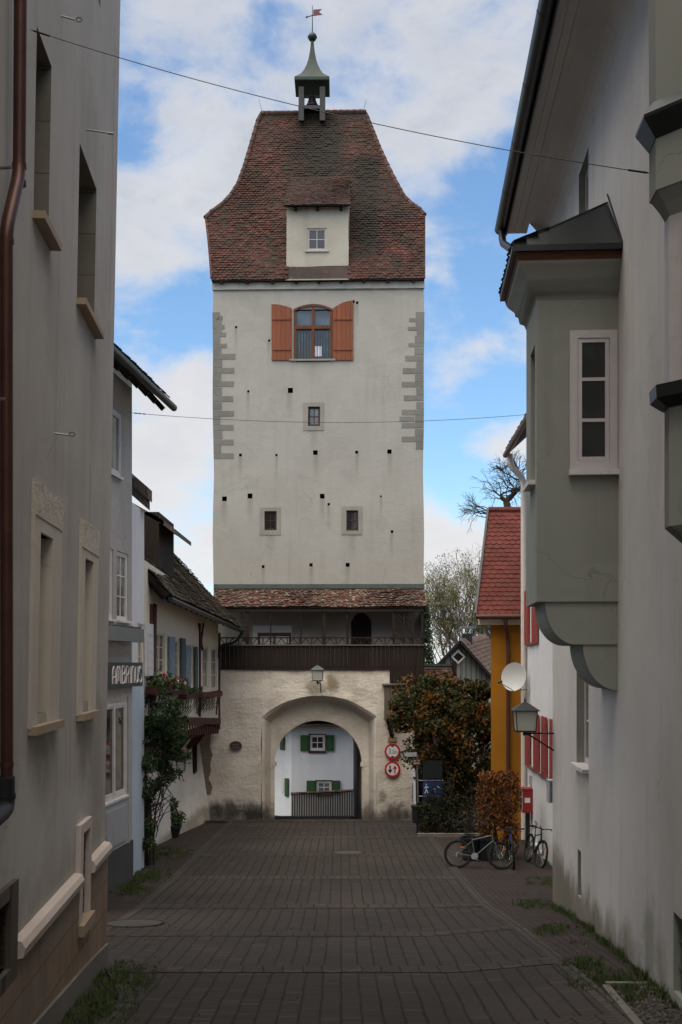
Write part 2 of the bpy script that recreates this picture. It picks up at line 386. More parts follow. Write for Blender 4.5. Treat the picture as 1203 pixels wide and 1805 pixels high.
M['tiles_tower'] = rooftile('tower_tiles', [(.034, .015, .013), (.068, .022, .018), (.05, .025, .021), (.09, .026, .02), (.046, .032, .027), (.11, .042, .032)], moss=(.026, .024, .017), mossamt=.9, lich=(.11, .10, .078), lichamt=.6,
                            soot=[(.05, 25.0, 29.6, 1.25, .93), (1.95, 21.6, 27.4, .75, .9), (2.9, 22.6, 26.5, .5, .5)])
M['tiles_gal'] = rooftile('gallery_tiles', [(.075, .028, .022), (.055, .035, .028), (.12, .04, .03), (.10, .065, .05), (.045, .032, .028)], lich=(.36, .33, .26), lichamt=.95, moss=(.06, .05, .035), mossamt=.3)
M['tiles_gal_dark'] = rooftile('dormer_tiles', [(.06, .028, .022), (.045, .035, .03), (.09, .035, .028), (.05, .045, .038)], lich=(.15, .14, .11), lichamt=.6, moss=(.035, .035, .02), mossamt=.4)
M['tiles_old'] = rooftile('old_house_tiles', [(.042, .038, .03), (.06, .05, .04), (.08, .05, .036), (.036, .034, .028)], lich=(.1, .1, .07), lichamt=.5, moss=(.04, .045, .025), mossamt=.6)
M['tiles_red'] = rooftile('new_red_tiles', [(.115, .030, .024), (.13, .033, .026), (.10, .027, .022), (.125, .038, .03)], lichamt=0)
M['tiles_shed'] = rooftile('brown_tiles', [(.10, .06, .048), (.16, .10, .08), (.08, .055, .045), (.2, .13, .10)], lichamt=.3)
M['tiles_dark'] = rooftile('dark_tiles', [(.03, .028, .028), (.045, .035, .032), (.06, .04, .035)], lichamt=.2)
M['ridge'] = rooftile('ridge_tiles', [(.05, .03, .026), (.09, .04, .03), (.07, .05, .04)], lich=(.22, .2, .15), lichamt=.6)

def spots(mat, lst, ax='x', org=(0, 0, 0)):
    """stains and repairs with a ragged shape of their own: (along, z, half width, half height, colour, amount) in world units"""
    t = mat.node_tree; pb = [n for n in t.nodes if n.type == 'BSDF_PRINCIPLED'][0]; col = pb.inputs['Base Color'].links[0].from_socket
    tc_ = t.nodes.new('ShaderNodeTexCoord'); sp = t.nodes.new('ShaderNodeSeparateXYZ'); t.links.new(tc_.outputs['Object'], sp.inputs[0])
    nz_ = t.nodes.new('ShaderNodeTexNoise'); nz_.inputs['Scale'].default_value = 2.6; nz_.inputs['Detail'].default_value = 7; nz_.inputs['Roughness'].default_value = .65; t.links.new(tc_.outputs['Object'], nz_.inputs['Vector'])
    def mt(op, a, b, cl=False):
        n = t.nodes.new('ShaderNodeMath'); n.operation = op; n.use_clamp = cl
        for i, v in enumerate((a, b)):
            if isinstance(v, (int, float)): n.inputs[i].default_value = v
            else: t.links.new(v, n.inputs[i])
        return n.outputs[0]
    i0 = 'xyz'.index(ax)
    for (a, z, ra, rz, c, k) in lst:
        dx_ = mt('DIVIDE', mt('SUBTRACT', sp.outputs[i0], a-org[i0]), ra); dz_ = mt('DIVIDE', mt('SUBTRACT', sp.outputs[2], z-org[2]), rz)
        r_ = mt('ADD', mt('SQRT', mt('ADD', mt('MULTIPLY', dx_, dx_), mt('MULTIPLY', dz_, dz_)), 0), mt('MULTIPLY', mt('SUBTRACT', nz_.outputs[0], .5), 2.2))
        mr = t.nodes.new('ShaderNodeMapRange'); mr.interpolation_type = 'SMOOTHSTEP'; t.links.new(r_, mr.inputs[0]); mr.inputs[1].default_value = .3; mr.inputs[2].default_value = 1.25; mr.inputs[3].default_value = k; mr.inputs[4].default_value = 0
        mx_ = t.nodes.new('ShaderNodeMixRGB'); t.links.new(mr.outputs[0], mx_.inputs[0]); t.links.new(col, mx_.inputs[1]); mx_.inputs[2].default_value = (*c, 1); col = mx_.outputs[0]
    t.links.new(col, pb.inputs['Base Color'])
_o = (-3.2, 12, g(12))
spots(M['left_wall'], [(11.1, 5.05, .6, .55, (.2, .175, .145), .55), (13.7, 5.1, .6, .5, (.2, .175, .145), .55), (11.2, 9.6, .5, .8, (.28, .255, .22), .4), (14.0, 9.5, .5, .9, (.28, .255, .22), .4),
    (12.8, 4.35, 1.6, .45, (.56, .54, .51), .55), (10.4, 4.5, 1.4, .7, (.58, .56, .53), .6), (14.6, 5.0, .7, 1.1, (.24, .215, .18), .45), (12.3, 8.6, .8, .3, (.52, .48, .43), .25), (13.2, 12.4, .9, .6, (.3, .27, .23), .3)], 'y', _o)
_o = (4.2, 16, g(16))
spots(M['right_wall'], [(13.3, 2.8, .4, .6, (.16, .16, .10), .5), (12.7, 2.7, .3, .5, (.15, .15, .10), .45), (14.6, 2.5, .7, .35, (.17, .15, .10), .5), (15.8, 2.45, .5, .25, (.2, .16, .12), .45), (17.2, 2.25, .5, .3, (.13, .12, .08), .6), (20.4, 1.9, .9, .5, (.12, .13, .08), .55), (21.6, 2.0, .6, .8, (.14, .14, .10), .5),
    (15.0, 5.2, 1.5, .8, (.50, .46, .43), .3), (13.0, 8.8, .5, 1.6, (.40, .36, .335), .4), (18.5, 4.0, 1.2, .5, (.42, .38, .35), .35), (12.4, 4.6, .6, 1.1, (.44, .40, .37), .4), (18.0, 3.7, .35, .5, (.36, .32, .29), .4)], 'y', _o)
_o = (-.89, 44, 0)
spots(M['gate'], [(-.35, 5.35, .28, .42, (.20, .155, .085), .8), (-.95, 5.2, .42, .28, (.24, .21, .16), .75), (-4.2, .55, .9, .38, (.035, .032, .026), .85), (-3.3, .45, .6, .33, (.03, .028, .024), .85), (2.05, .5, .55, .42, (.05, .045, .036), .8), (2.75, 1.1, .1, .75, (.04, .032, .025), .8),
    (1.55, 1.1, .16, .28, (.12, .11, .09), .6), (-3.6, 3.6, .9, .5, (.6, .56, .49), .3), (1.9, 3.9, .7, .4, (.6, .56, .49), .3), (-4.6, 2.2, .5, .9, (.34, .29, .23), .5), (-3.0, 2.0, .3, .8, (.36, .32, .26), .35), (1.6, 2.6, .25, .8, (.36, .32, .26), .3)], 'x', _o)
spots(M['white_wall'], [(39.5, .35, 1.5, .3, (.25, .22, .17), .6), (36.5, .5, 1.2, .3, (.28, .25, .2), .5)], 'y', (-5.3, 36, g(36)))
spots(M['cool_white'], [(25, 2.2, 2, .4, (.35, .33, .3), .5)], 'y', (5.6, 30, g(30)))
# ------------------------------------------------------------------ builders
class Fr:
    """a wall frame: u along the wall, n outwards, z world height; lean shifts x with height"""
    def __init__(s, A, B, flip=False, lean=0):
        s.O = V((A[0], A[1], 0)); d = V((B[0]-A[0], B[1]-A[1], 0)); s.len = d.length; s.U = d.normalized()
        s.Nn = V((s.U.y, -s.U.x, 0))*(-1 if flip else 1); s.flip = flip; s.lean = lean
    def p(s, u, z, n=0):
        r = s.O+s.U*u+s.Nn*n; r.z = z; r.x += s.lean*(z-EYE); return r
    def u_at(s, px):      # u where the wall meets photograph column px
        k = (px-601.5)/F; # O.x+U.x*u = k*(O.y+U.y*u)
        return (k*s.O.y-s.O.x)/(s.U.x-k*s.U.y)
    def Y(s, u): return s.O.y+s.U.y*u
    def zat(s, px, py): return ZW(py, s.Y(s.u_at(px)))
def fbox(mb, fr, u0, u1, z0, z1, n0, n1, mi=0):
    mb.hexa([fr.p(u0, z0, n1), fr.p(u1, z0, n1), fr.p(u1, z0, n0), fr.p(u0, z0, n0), fr.p(u0, z1, n1), fr.p(u1, z1, n1), fr.p(u1, z1, n0), fr.p(u0, z1, n0)], mi)
def wall(mb, fr, u0, u1, z0, z1, holes=(), step=.8, mi=0, rmi=0, thick=.35, ztop=None):
    """flat wall face with real recesses; holes = (u0,u1,z0,z1,depth)"""
    us = {u0, u1}; zs = {z0, z1}
    for h in holes: us |= {h[0], h[1]}; zs |= {h[2], h[3]}
    def fill(s, st):
        s = sorted(s); o = [s[0]]
        for a, b in zip(s, s[1:]):
            if b-a < 1e-4: continue
            n = max(1, int((b-a)/st)); o += [a+(b-a)*(k+1)/n for k in range(n)]
        return o
    us = fill(us, step); zs = fill(zs, step)
    us = [u for u in us if u0-1e-6 <= u <= u1+1e-6]; zs = [z for z in zs if z0-1e-6 <= z <= z1+1e-6]
    def Zt(u, z): 
        if ztop is None: return z
        return z0+(z-z0)*(ztop(u)-z0)/(z1-z0)
    idx = {}
    def vid(i, j):
        if (i, j) not in idx: idx[i, j] = len(mb.v); mb.v.append(fr.p(us[i], Zt(us[i], zs[j]), 0))
        return idx[i, j]
    for i in range(len(us)-1):
        for j in range(len(zs)-1):
            cu = (us[i]+us[i+1])/2; cz = (zs[j]+zs[j+1])/2
            if any(h[0] < cu < h[1] and h[2] < cz < h[3] for h in holes): continue
            f = (vid(i, j), vid(i+1, j), vid(i+1, j+1), vid(i, j+1))
            mb.f.append(f if not fr.flip else f[::-1]); mb.mi.append(mi)
    for a, b, c, d, dep in holes:
        P4 = [(a, c), (b, c), (b, d), (a, d)]
        for k in range(4):
            p, q2 = P4[k], P4[(k+1) % 4]
            pts = [fr.p(q2[0], q2[1], 0), fr.p(p[0], p[1], 0), fr.p(p[0], p[1], -dep), fr.p(q2[0], q2[1], -dep)]
            mb.q(pts if not fr.flip else pts[::-1], rmi)
        pts = [fr.p(a, c, -dep), fr.p(b, c, -dep), fr.p(b, d, -dep), fr.p(a, d, -dep)]
        mb.q(pts if not fr.flip else pts[::-1], rmi)
def window(parent, fr, u0, u1, z0, z1, dep, nx=2, nz=3, fw=.07, bw=.03, mat='white_paint', gl='glass', name='window', casings=1, sill=None, slab=None, lintel=0):
    """frame with glazing bars, sitting in a recess of depth dep"""
    mb = MB(); n0, n1 = -dep+.01, -dep+.07
    fbox(mb, fr, u0, u0+fw, z0, z1, n0, n1); fbox(mb, fr, u1-fw, u1, z0, z1, n0, n1)
    fbox(mb, fr, u0+fw, u1-fw, z1-fw, z1, n0, n1); fbox(mb, fr, u0+fw, u1-fw, z0, z0+fw*1.2, n0, n1)
    iu0, iu1, iz0, iz1 = u0+fw, u1-fw, z0+fw*1.2, z1-fw
    for k in range(1, casings):
        c = iu0+(iu1-iu0)*k/casings; fbox(mb, fr, c-fw*.6, c+fw*.6, iz0, iz1, n0, n1+.005)
    for c in range(casings):
        a = iu0+(iu1-iu0)*c/casings; b = iu0+(iu1-iu0)*(c+1)/casings
        # the sash itself
        sw = fw*.55
        fbox(mb, fr, a+.004, a+sw, iz0+.004, iz1-.004, n0+.004, n1-.012); fbox(mb, fr, b-sw, b-.004, iz0+.004, iz1-.004, n0+.004, n1-.012)
        fbox(mb, fr, a+sw, b-sw, iz0+.004, iz0+sw, n0+.004, n1-.012); fbox(mb, fr, a+sw, b-sw, iz1-sw, iz1-.004, n0+.004, n1-.012)
        m2 = nx//casings if casings > 1 else nx
        for k in range(1, m2): x = a+(b-a)*k/m2; fbox(mb, fr, x-bw/2, x+bw/2, iz0+sw, iz1-sw, n0+.006, n1-.02)
    for k in range(1, nz): z = iz0+(iz1-iz0)*k/nz; fbox(mb, fr, iu0+.005, iu1-.005, z-bw/2, z+bw/2, n0+.008, n1-.022)
    o = obj(name, mb, M[mat], parent)
    g_ = MB(); pts = [fr.p(iu0, iz0, n0+.02), fr.p(iu1, iz0, n0+.02), fr.p(iu1, iz1, n0+.02), fr.p(iu0, iz1, n0+.02)]
    g_.q(pts if not fr.flip else pts[::-1]); obj('pane', g_, M[gl], o)
    if sill:
        s_ = MB(); e, pr, th = sill
        fbox(s_, fr, u0-e, u1+e, z0-th, z0+.004, -dep+.07, pr); obj('sill', s_, M[slab or mat], o)
    return o
def tiles(mb, P0, Udir, Sdir, nrm, rows, rh, tw, ulim, rough=.35, thick=.018, lenf=1.9, seed=1, sag=0, mi=0):
    """beaver-tail tiles: row k lies at slope distance k*rh above P0; ulim(s)->(u0,u1)"""
    rnd = random.Random(seed); U = V(Udir).normalized(); S = V(Sdir).normalized(); N = V(nrm).normalized()
    for k in range(rows):
        s0 = k*rh; u0, u1 = ulim(s0)
        off = (k % 2)*.5*tw; a = floor((u0-off)/tw)
        u = a*tw+off
        while u < u1:
            x0 = max(u, u0)+.004; x1 = min(u+tw, u1)-.004; u += tw
            if x1-x0 < tw*.25: continue
            dz = rnd.uniform(-.006, .006)*rough*3; ds = rnd.uniform(-.008, .008)*rough*2; t = thick*rnd.uniform(.8, 1.3)
            L = rh*lenf; w_ = x1-x0
            if sag: dz += sag*mnoise.noise(V((x0*.5, s0*.5, seed)))
            lo = .022+t+dz; hi = .004
            def pt(uu, ss, hh): return P0+U*uu+S*ss+N*hh
            prof = [(x0, .24), (x0+w_*.22, .07), (x0+w_*.5, 0), (x0+w_*.78, .07), (x1, .24)]
            i = len(mb.v)
            for (uu, f_) in prof: mb.v.append(pt(uu, s0+ds+f_*rh, lo))
            mb.v.append(pt(x1, s0+L, hi)); mb.v.append(pt(x0, s0+L, hi))
            for (uu, f_) in prof: mb.v.append(pt(uu, s0+ds+f_*rh, lo-t))
            mb.f.append((i, i+1, i+2, i+3, i+4, i+5, i+6)); mb.mi.append(mi)
            for q_ in range(4): mb.f.append((i+7+q_, i+8+q_, i+1+q_, i+q_)); mb.mi.append(mi)
def pipe_path(pts, r=.12, n=5):
    """round the corners of a polyline"""
    pts = [V(p) for p in pts]; out = [pts[0]]
    for a, b, c in zip(pts, pts[1:], pts[2:]):
        d1 = min(r, (a-b).length/2); d2 = min(r, (c-b).length/2)
        s = b+(a-b).normalized()*d1; e = b+(c-b).normalized()*d2
        for k in range(n+1):
            t = k/n; out.append(s*(1-t)**2+b*2*t*(1-t)+e*t*t)
    out.append(pts[-1]); return out
def hit(fr, px, py, n=0):
    O = fr.O+fr.Nn*n; k = (px-601.5)/F
    u = (k*O.y-O.x)/(fr.U.x-k*fr.U.y); Y = O.y+fr.U.y*u
    z = ZW(py, Y)
    if fr.lean:
        for _ in range(8):
            ox = O.x+fr.lean*(z-EYE); u = (k*O.y-ox)/(fr.U.x-k*fr.U.y); Y = O.y+fr.U.y*u; z = ZW(py, Y)
    return u, z
def rect(fr, a, b, c, d, n=0):
    """u0,u1,z0,z1 of the photograph rectangle px a..b, py c..d on the wall"""
    u0, _ = hit(fr, a, (c+d)/2, n); u1, _ = hit(fr, b, (c+d)/2, n); mx_ = (a+b)/2
    return u0, u1, hit(fr, mx_, d, n)[1], hit(fr, mx_, c, n)[1]
# ================================================================== SETTING
def terrain():
    mb = MB(); xs = [-400, -120, -40, -15, -8, 8, 15, 40, 120, 400]; ys = [-60, -20, 0, 8, 14, 22, 27, 29.4, 35, 42.75, 46, 52, 58, 75, 120, 300, 900]
    for i in range(len(xs)-1):
        for j in range(len(ys)-1):
            mb.q([(xs[i], ys[j], g(ys[j])-.12), (xs[i+1], ys[j], g(ys[j])-.12), (xs[i+1], ys[j+1], g(ys[j+1])-.12), (xs[i], ys[j+1], g(ys[j+1])-.12)])
    m = Mat('soil_and_grass', .95); m.base(m.mix(m.rng(m.noise(.4, 6, .6), .4, .6), (.05, .055, .03), (.09, .075, .055))); m.bump(m.noise(8, 5, .6), .5, .05)
    tag(obj('ground', mb, m.m), kind='structure')
terrain()
def paving_mat(name, c, w_, l_, chevron=0, joint=.09, wob=.35, dark=.22):
    m = Mat(name, .82, spec=.25); x, y, z = m.xyz()
    wv = m.math('MULTIPLY', m.math('SUBTRACT', m.noise(.9, 3, .5, scale=(.6, 1, 1)), .5), wob*2)
    wv2 = m.math('MULTIPLY', m.math('SUBTRACT', m.noise(6, 2, .5, loc=(2, 2, 0)), .5), wob*.45)
    u = m.math('ADD', m.math('ADD', m.math('DIVIDE', x, w_), wv), wv2)
    fu = m.math('FRACT', u); iu = m.math('FLOOR', u)
    eu = m.math('MINIMUM', fu, m.math('SUBTRACT', 1.0, fu))
    v = m.math('DIVIDE', y, l_)
    if chevron: v = m.math('ADD', v, m.math('MULTIPLY', eu, chevron))
    else: v = m.math('ADD', v, m.math('MULTIPLY', iu, .5))
    v = m.math('ADD', v, wv2)
    fv = m.math('FRACT', v); ev = m.math('MINIMUM', fv, m.math('SUBTRACT', 1.0, fv)); iv = m.math('FLOOR', v)
    cmb = m.N('ShaderNodeCombineXYZ'); m.L(iu, cmb.inputs[0]); m.L(iv, cmb.inputs[1])
    wn = m.N('ShaderNodeTexWhiteNoise'); wn.noise_dimensions = '2D'; m.L(cmb.outputs[0], wn.inputs['Vector'])
    col = m.mix(wn.outputs[0], c, mulc(c, .68))
    col = m.mix(m.math('MULTIPLY', m.rng(m.noise(.35, 5, .6, loc=(5, 5, 0)), .38, .68), .55), col, (c[0]*.62, c[1]*.64, c[2]*.62))
    col = m.mix(m.math('MULTIPLY', m.rng(m.noise(1.7, 6, .7, loc=(1, 7, 0)), .52, .72), .55), col, (c[0]*1.5, c[1]*1.1, c[2]*.9))
    col = m.mix(m.math('MULTIPLY', m.rng(m.noise(.22, 4, .5, loc=(3, 2, 0)), .5, .68), .5), col, (c[0]*1.55, c[1]*1.5, c[2]*1.45))
    col = m.mix(m.math('MULTIPLY', m.rng(m.noise(3.5, 6, .75, loc=(9, 2, 0)), .62, .7), .6), col, (c[0]*.45, c[1]*.6, c[2]*.4))
    col = m.mix(m.math('MULTIPLY', m.rng(wn.outputs[0], .93, .96), .5), col, (c[0]*2.0, c[1]*1.8, c[2]*1.6))
    jn = m.rng(m.noise(2.5, 4, .6, loc=(7, 0, 0)), .3, .7, .6, 1)
    ju = m.math('MULTIPLY', m.rng(eu, joint*.35, joint, 1, 0), jn)
    jv = m.math('MULTIPLY', m.rng(ev, .02, .12, 1, 0), .62 if not chevron else .9)
    j = m.math('MAXIMUM', ju, jv)
    col = m.mix(j, col, mulc(c, dark))
    m.base(col)
    m.bump(m.math('SUBTRACT', m.math('MULTIPLY', m.noise(40, 4, .6), .25), j), .6, .012)
    return m.m
M['paving'] = paving_mat('clay_paving', (.043, .036, .0315), .225, .105, wob=.16)
M['band'] = paving_mat('cobble_band', (.054, .045, .041), .26, .13, chevron=1.7, joint=.07, dark=.12)
M['cobble'] = paving_mat('side_cobbles', (.042, .031, .028), .115, .11, joint=.14, wob=.5, dark=.3)
M['strip'] = paving_mat('edge_setts', (.06, .053, .047), .16, .16, joint=.14, wob=.2, dark=.3)
def sheet(name, x0f, x1f, y0, y1, mat, off, dx=.4, dy=.4, kind='structure', rz=.012):
    mb = MB(); ny = max(1, int((y1-y0)/dy)); rows = []
    for j in range(ny+1):
        y = y0+(y1-y0)*j/ny; x0 = x0f(y) if callable(x0f) else x0f; x1 = x1f(y) if callable(x1f) else x1f
        nx = max(1, int(18/dx)) if x1-x0 > 1 else 3
        r = []
        for i in range(nx+1):
            x = x0+(x1-x0)*i/nx; r.append(V((x, y, g(y, x)+off+rz*mnoise.noise(V((x*.7, y*.7, 0))))))
        rows.append(r)
    for a, b in zip(rows, rows[1:]):
        for i in range(len(a)-1): mb.q([a[i], a[i+1], b[i+1], b[i]])
    o = obj(name, mb, M[mat], smooth=True); tag(o, kind=kind); return o
def XL(y):   # left edge of the brick carriageway
    return -2.35-(min(max(y-13, 0), 5))*.30-(max(y-18, 0))*.005
def XR(y): return 2.78+.0*y
sheet('street', -9, 9, -6, 59.5, 'cobble', 0, dx=.2, rz=.006)
sheet('carriageway', XL, XR, 4, 43.0, 'paving', .03, dx=.4, dy=.2, rz=0)
for yb in (11.4, 14.9, 18.4, 22.4, 27.0, 31.5, 36.2, 40.0):
    sheet('paving_band', XL, XR, yb-.27, yb+.27, 'band' if yb != 27.0 else 'strip', .038, dx=.4, dy=.19, rz=0)
sheet('edging_strip', lambda y: XL(y)-.17, XL, 4, 43, 'strip', .036, dx=.1, rz=0)
sheet('edging_strip', XR, lambda y: XR(y)+.17, 4, 43, 'strip', .036, dx=.1, rz=0)
sheet('threshold_paving', -5.4, 3.0, 42.0, 42.9, 'strip', .042, dx=.4, rz=0)

# ================================================================== GATE TOWER
YAW = radians(1.5)
TF = Fr((-.89, 44.0), (-.89+cos(YAW), 44.0-sin(YAW)))
tower = thing('gate_tower', 'tall pale plastered medieval gate tower with flared red tiled roof and arched gateway', 'tower', (-.89, 44, 0))
def R2(x, y): return 350+x/2.798, 480+y/2.798      # zoomed photograph regions, read off while measuring
def R1(x, y): return 340+x/2.734, x*0+y/2.734
def R3(x, y): return 340+x/2.734, 1010+y/2.734
def trect(Rf, x0, y0, x1, y1, n=0):
    a, c = Rf(x0, y0); b, d = Rf(x1, y1); return rect(TF, a, b, c, d, n)
TL, TR, TD, ZEAVE = -4.08, 4.09, 8.2, 20.95
def wob(p, k=.035):
    n = mnoise.noise_vector(V((p.x*.25, p.y*.25, p.z*.35))); return p+V((n.x*k*1.3, n.y*k*.3, 0))
holes = []
wins = []
for (x0, y0, x1, y1) in ((541, 662, 600, 758), (326, 1178, 386, 1272), (729, 1174, 789, 1274)):
    u0, u1, z0, z1 = trect(R2, x0, y0, x1, y1); wins.append((u0, u1, z0, z1)); holes.append((u0, u1, z0, z1, .28))
bigw = trect(R2, 470, 182, 662, 435)
holes.append((*bigw, .26))
putlog = [(186,270,11),(346,336,11),(763,144,14),(782,149,13),(245,587,11),(451,582,25),(205,901,14),(386,901,11),(580,889,22),(783,887,14),(945,884,21),(128,1117,23),(254,1103,24),(611,1104,23),(642,1144,12),(901,1105,9),(954,1279,13),(319,1452,14),(556,1443,16),(737,1443,19)]
pl = []
for x, y, s in putlog:
    u0, u1, z0, z1 = trect(R2, x-s/2, y-s/2, x+s/2, y+s/2); pl.append((u0, u1, z0, z1, .22))
mb = MB()
# the big window is arched: the wall around its head is filled by a spandrel piece
wall(mb, TF, TL, TR, 5.5, ZEAVE, holes+pl, step=.7, rmi=1)
mb2 = MB(); ub0, ub1, zb0, zb1 = bigw
ztop = trect(R2, 470, 157, 662, 435)[3]
side_frs = []
for (a, b) in (((TL, TD), (TL, 0)), ((TR, 0), (TR, TD)), ((TR, TD), (TL, TD))):
    A = TF.p(a[0], 0, -a[1]); B = TF.p(b[0], 0, -b[1]); fr = Fr((A.x, A.y), (B.x, B.y)); side_frs.append(fr)
    wall(mb, fr, 0, fr.len, -1.5 if a[0] == b[0] else 5.5, ZEAVE, step=1.2)
mb.warp(wob)
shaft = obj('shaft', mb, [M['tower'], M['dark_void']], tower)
# cornice line under the eaves
mb = MB(); zc = hit(TF, 560, 510)[1]
for k in range(24):
    u0 = TL-.03+(TR-TL+.06)*k/24; u1 = TL-.03+(TR-TL+.06)*(k+1)/24
    fbox(mb, TF, u0, u1, zc, ZEAVE+.1, -.02, .07+.01*(k % 3))
obj('cornice', mb.warp(wob), M['tower'], tower)
# quoins
rnd = random.Random(3)
def quoin(side, yc, xe, hgt=25):
    if side == 'L': x0, x1 = 60, xe
    else: x0, x1 = xe, 1110
    u0, u1, z0, z1 = trect(R2, x0, yc-hgt/2, x1, yc+hgt/2)
    if side == 'L': u0 = TL-.012
    else: u1 = TR+.012
    mbq = MB(); fbox(mbq, TF, u0, u1, z0, z1, -.3, .012)
    i = len(mbq.v)
    mbq.warp(lambda p: wob(p)+V((0, 0, .015*mnoise.noise(p*3))))
    return mbq
allq = MB(); allr = MB()
def addmb(a, b):
    i = len(a.v); a.v += b.v; a.f += [tuple(k+i for k in f) for f in b.f]; a.mi += b.mi
for y, xe in ((225,120),(270,129),(307,136),(362,139),(415,180),(485,175),(551,175),(624,171),(697,176),(766,173),(838,171),(905,171)): addmb(allq, quoin('L', y, xe, 27 if y > 400 else 20))
ys = [215, 248, 288, 334, 388, 450, 518, 588, 660, 731, 802, 872]
for y in ys: addmb(allq, quoin('L', y, rnd.choice((108, 112, 116)), 38))
for xe, y in ((1037,234),(1031,277),(1036,358),(1020,425),(1009,486),(1004,553),(1014,620),(1003,690),(1003,754),(1004,823)): addmb(allr, quoin('R', y, xe, 26 if y > 400 else 18))
for y in (212, 255, 300, 330, 390, 456, 520, 587, 656, 722, 790, 855): addmb(allr, quoin('R', y, rnd.choice((1066, 1070, 1076)), 34))
u0, u1, z0, z1 = trect(R2, 992, 711, 1064, 734); fbox(allr, TF, u0, u1, z0, z1, -.3, .012)
obj('quoins', allq, M['quoin'], tower); obj('quoins', allr, M['quoin'], tower)
# small windows with stone surrounds
for (sx0, sy0, sx1, sy1), (u0, u1, z0, z1), gl in zip(((516,642,619,780),(303,1160,405,1296),(706,1154,808,1294)), wins, ('glass_pale', 'glass', 'glass')):
    a, b, c, d = trect(R2, sx0, sy0, sx1, sy1); mb = MB()
    fbox(mb, TF, a, u0, c, d, -.27, .02); fbox(mb, TF, u1, b, c, d, -.27, .02); fbox(mb, TF, u0, u1, z1, d, -.27, .02); fbox(mb, TF, u0, u1, c, z0, -.27, .02)
    sr = obj('stone_surround', mb, M['stone_frame'], tower)
    window(tower, TF, u0, u1, z0, z1, .12, 2, 2, .045, .03, 'frame_dark', gl)
# rain stains running down from the larger putlog holes and the windows, in the plaster colour
nt_ = M['tower'].node_tree; pb_ = [n for n in nt_.nodes if n.type == 'BSDF_PRINCIPLED'][0]; src = pb_.inputs['Base Color'].links[0].from_socket
tcx = nt_.nodes.new('ShaderNodeTexCoord'); sx_ = nt_.nodes.new('ShaderNodeSeparateXYZ'); nt_.links.new(tcx.outputs['Object'], sx_.inputs[0])
nz = nt_.nodes.new('ShaderNodeTexNoise'); nz.inputs['Scale'].default_value = 2.5; nz.inputs['Detail'].default_value = 6; nt_.links.new(tcx.outputs['Object'], nz.inputs['Vector'])
def nm(op, a, b, clamp=False):
    n = nt_.nodes.new('ShaderNodeMath'); n.operation = op; n.use_clamp = clamp
    for i, v in enumerate((a, b)):
        if isinstance(v, (int, float)): n.inputs[i].default_value = v
        else: nt_.links.new(v, n.inputs[i])
    return n.outputs[0]
tot_ = None
for (u0, u1, z0, z1, w_, l_, k_) in [(p[0], p[1], p[2], p[3], 1.3, 1.1, .5) for p in pl]+[(w[0], w[1], w[2], w[3], .75, 1.3, .42) for w in wins]+[(bigw[0], bigw[1], bigw[2], bigw[3], .6, 1.2, .3)]:
    cx0 = (u0+u1)/2*cos(YAW); hw0 = (u1-u0)/2*w_+.02
    fx = nm('SUBTRACT', 1.0, nm('DIVIDE', nm('ABSOLUTE', nm('SUBTRACT', nm('ADD', sx_.outputs[0], nm('MULTIPLY', nm('SUBTRACT', nz.outputs[0], .5), .12)), cx0), 0), hw0), True)
    t0 = nm('DIVIDE', nm('SUBTRACT', z0, sx_.outputs[2]), l_)
    fz = nm('MULTIPLY', nm('SUBTRACT', 1.0, t0, True), nm('GREATER_THAN', t0, 0.0))
    f = nm('MULTIPLY', nm('MULTIPLY', nm('POWER', fx, .6), fz), k_)
    tot_ = f if tot_ is None else nm('MAXIMUM', tot_, f)
mm = nt_.nodes.new('ShaderNodeMixRGB'); nt_.links.new(tot_, mm.inputs[0]); nt_.links.new(src, mm.inputs[1]); mm.inputs[2].default_value = (.14, .125, .10, 1); nt_.links.new(mm.outputs[0], pb_.inputs['Base Color'])
# large arched window
mb = MB(); N_ = 16; uc = (ub0+ub1)/2; hw = (ub1-ub0)/2
def archz(u, rise=ztop-zb1+.0): return zb1+rise*(1-((u-uc)/hw)**2)
# cut the spandrel: a hole cannot be curved, so the arched head is a raised brown lintel board over a recessed fanlight
hd = MB()
for k in range(N_):
    a = ub0+(ub1-ub0)*k/N_; b = ub0+(ub1-ub0)*(k+1)/N_
    hd.q([TF.p(a, zb1-.01, .006), TF.p(b, zb1-.01, .006), TF.p(b, archz(b), .006), TF.p(a, archz(a), .006)])
fo = MB()
fbox(fo, TF, ub0, ub0+.1, zb0, zb1, -.2, .03); fbox(fo, TF, ub1-.1, ub1, zb0, zb1, -.2, .03); fbox(fo, TF, ub0+.1, ub1-.1, zb0-.04, zb0+.06, -.2, .03)
for k in range(N_):
    a = ub0+(ub1-ub0)*k/N_; b = ub0+(ub1-ub0)*(k+1)/N_
    fo.hexa([TF.p(a, archz(a)-.09, .05), TF.p(b, archz(b)-.09, .05), TF.p(b, archz(b)-.09, -.1), TF.p(a, archz(a)-.09, -.1), TF.p(a, archz(a), .05), TF.p(b, archz(b), .05), TF.p(b, archz(b), -.1), TF.p(a, archz(a), -.1)])
fbox(fo, TF, uc-.055, uc+.055, zb0+.06, archz(uc)-.09, -.1, .035)
ztr = trect(R2, 470, 265, 662, 268)[3]; fbox(fo, TF, ub0+.1, ub1-.1, ztr-.11, ztr+.02, -.1, .04)
bw = obj('window', fo, M['frame_brown'], tower); tag(bw, 'large arched window with brown frame')
obj('fanlight', hd, M['glass_sky'], bw)
gp = MB(); gp.q([TF.p(ub0+.1, zb0+.06, -.08), TF.p(ub1-.1, zb0+.06, -.08), TF.p(ub1-.1, zb1, -.08), TF.p(ub0+.1, zb1, -.08)]); obj('pane', gp, M['glass_sky'], bw)
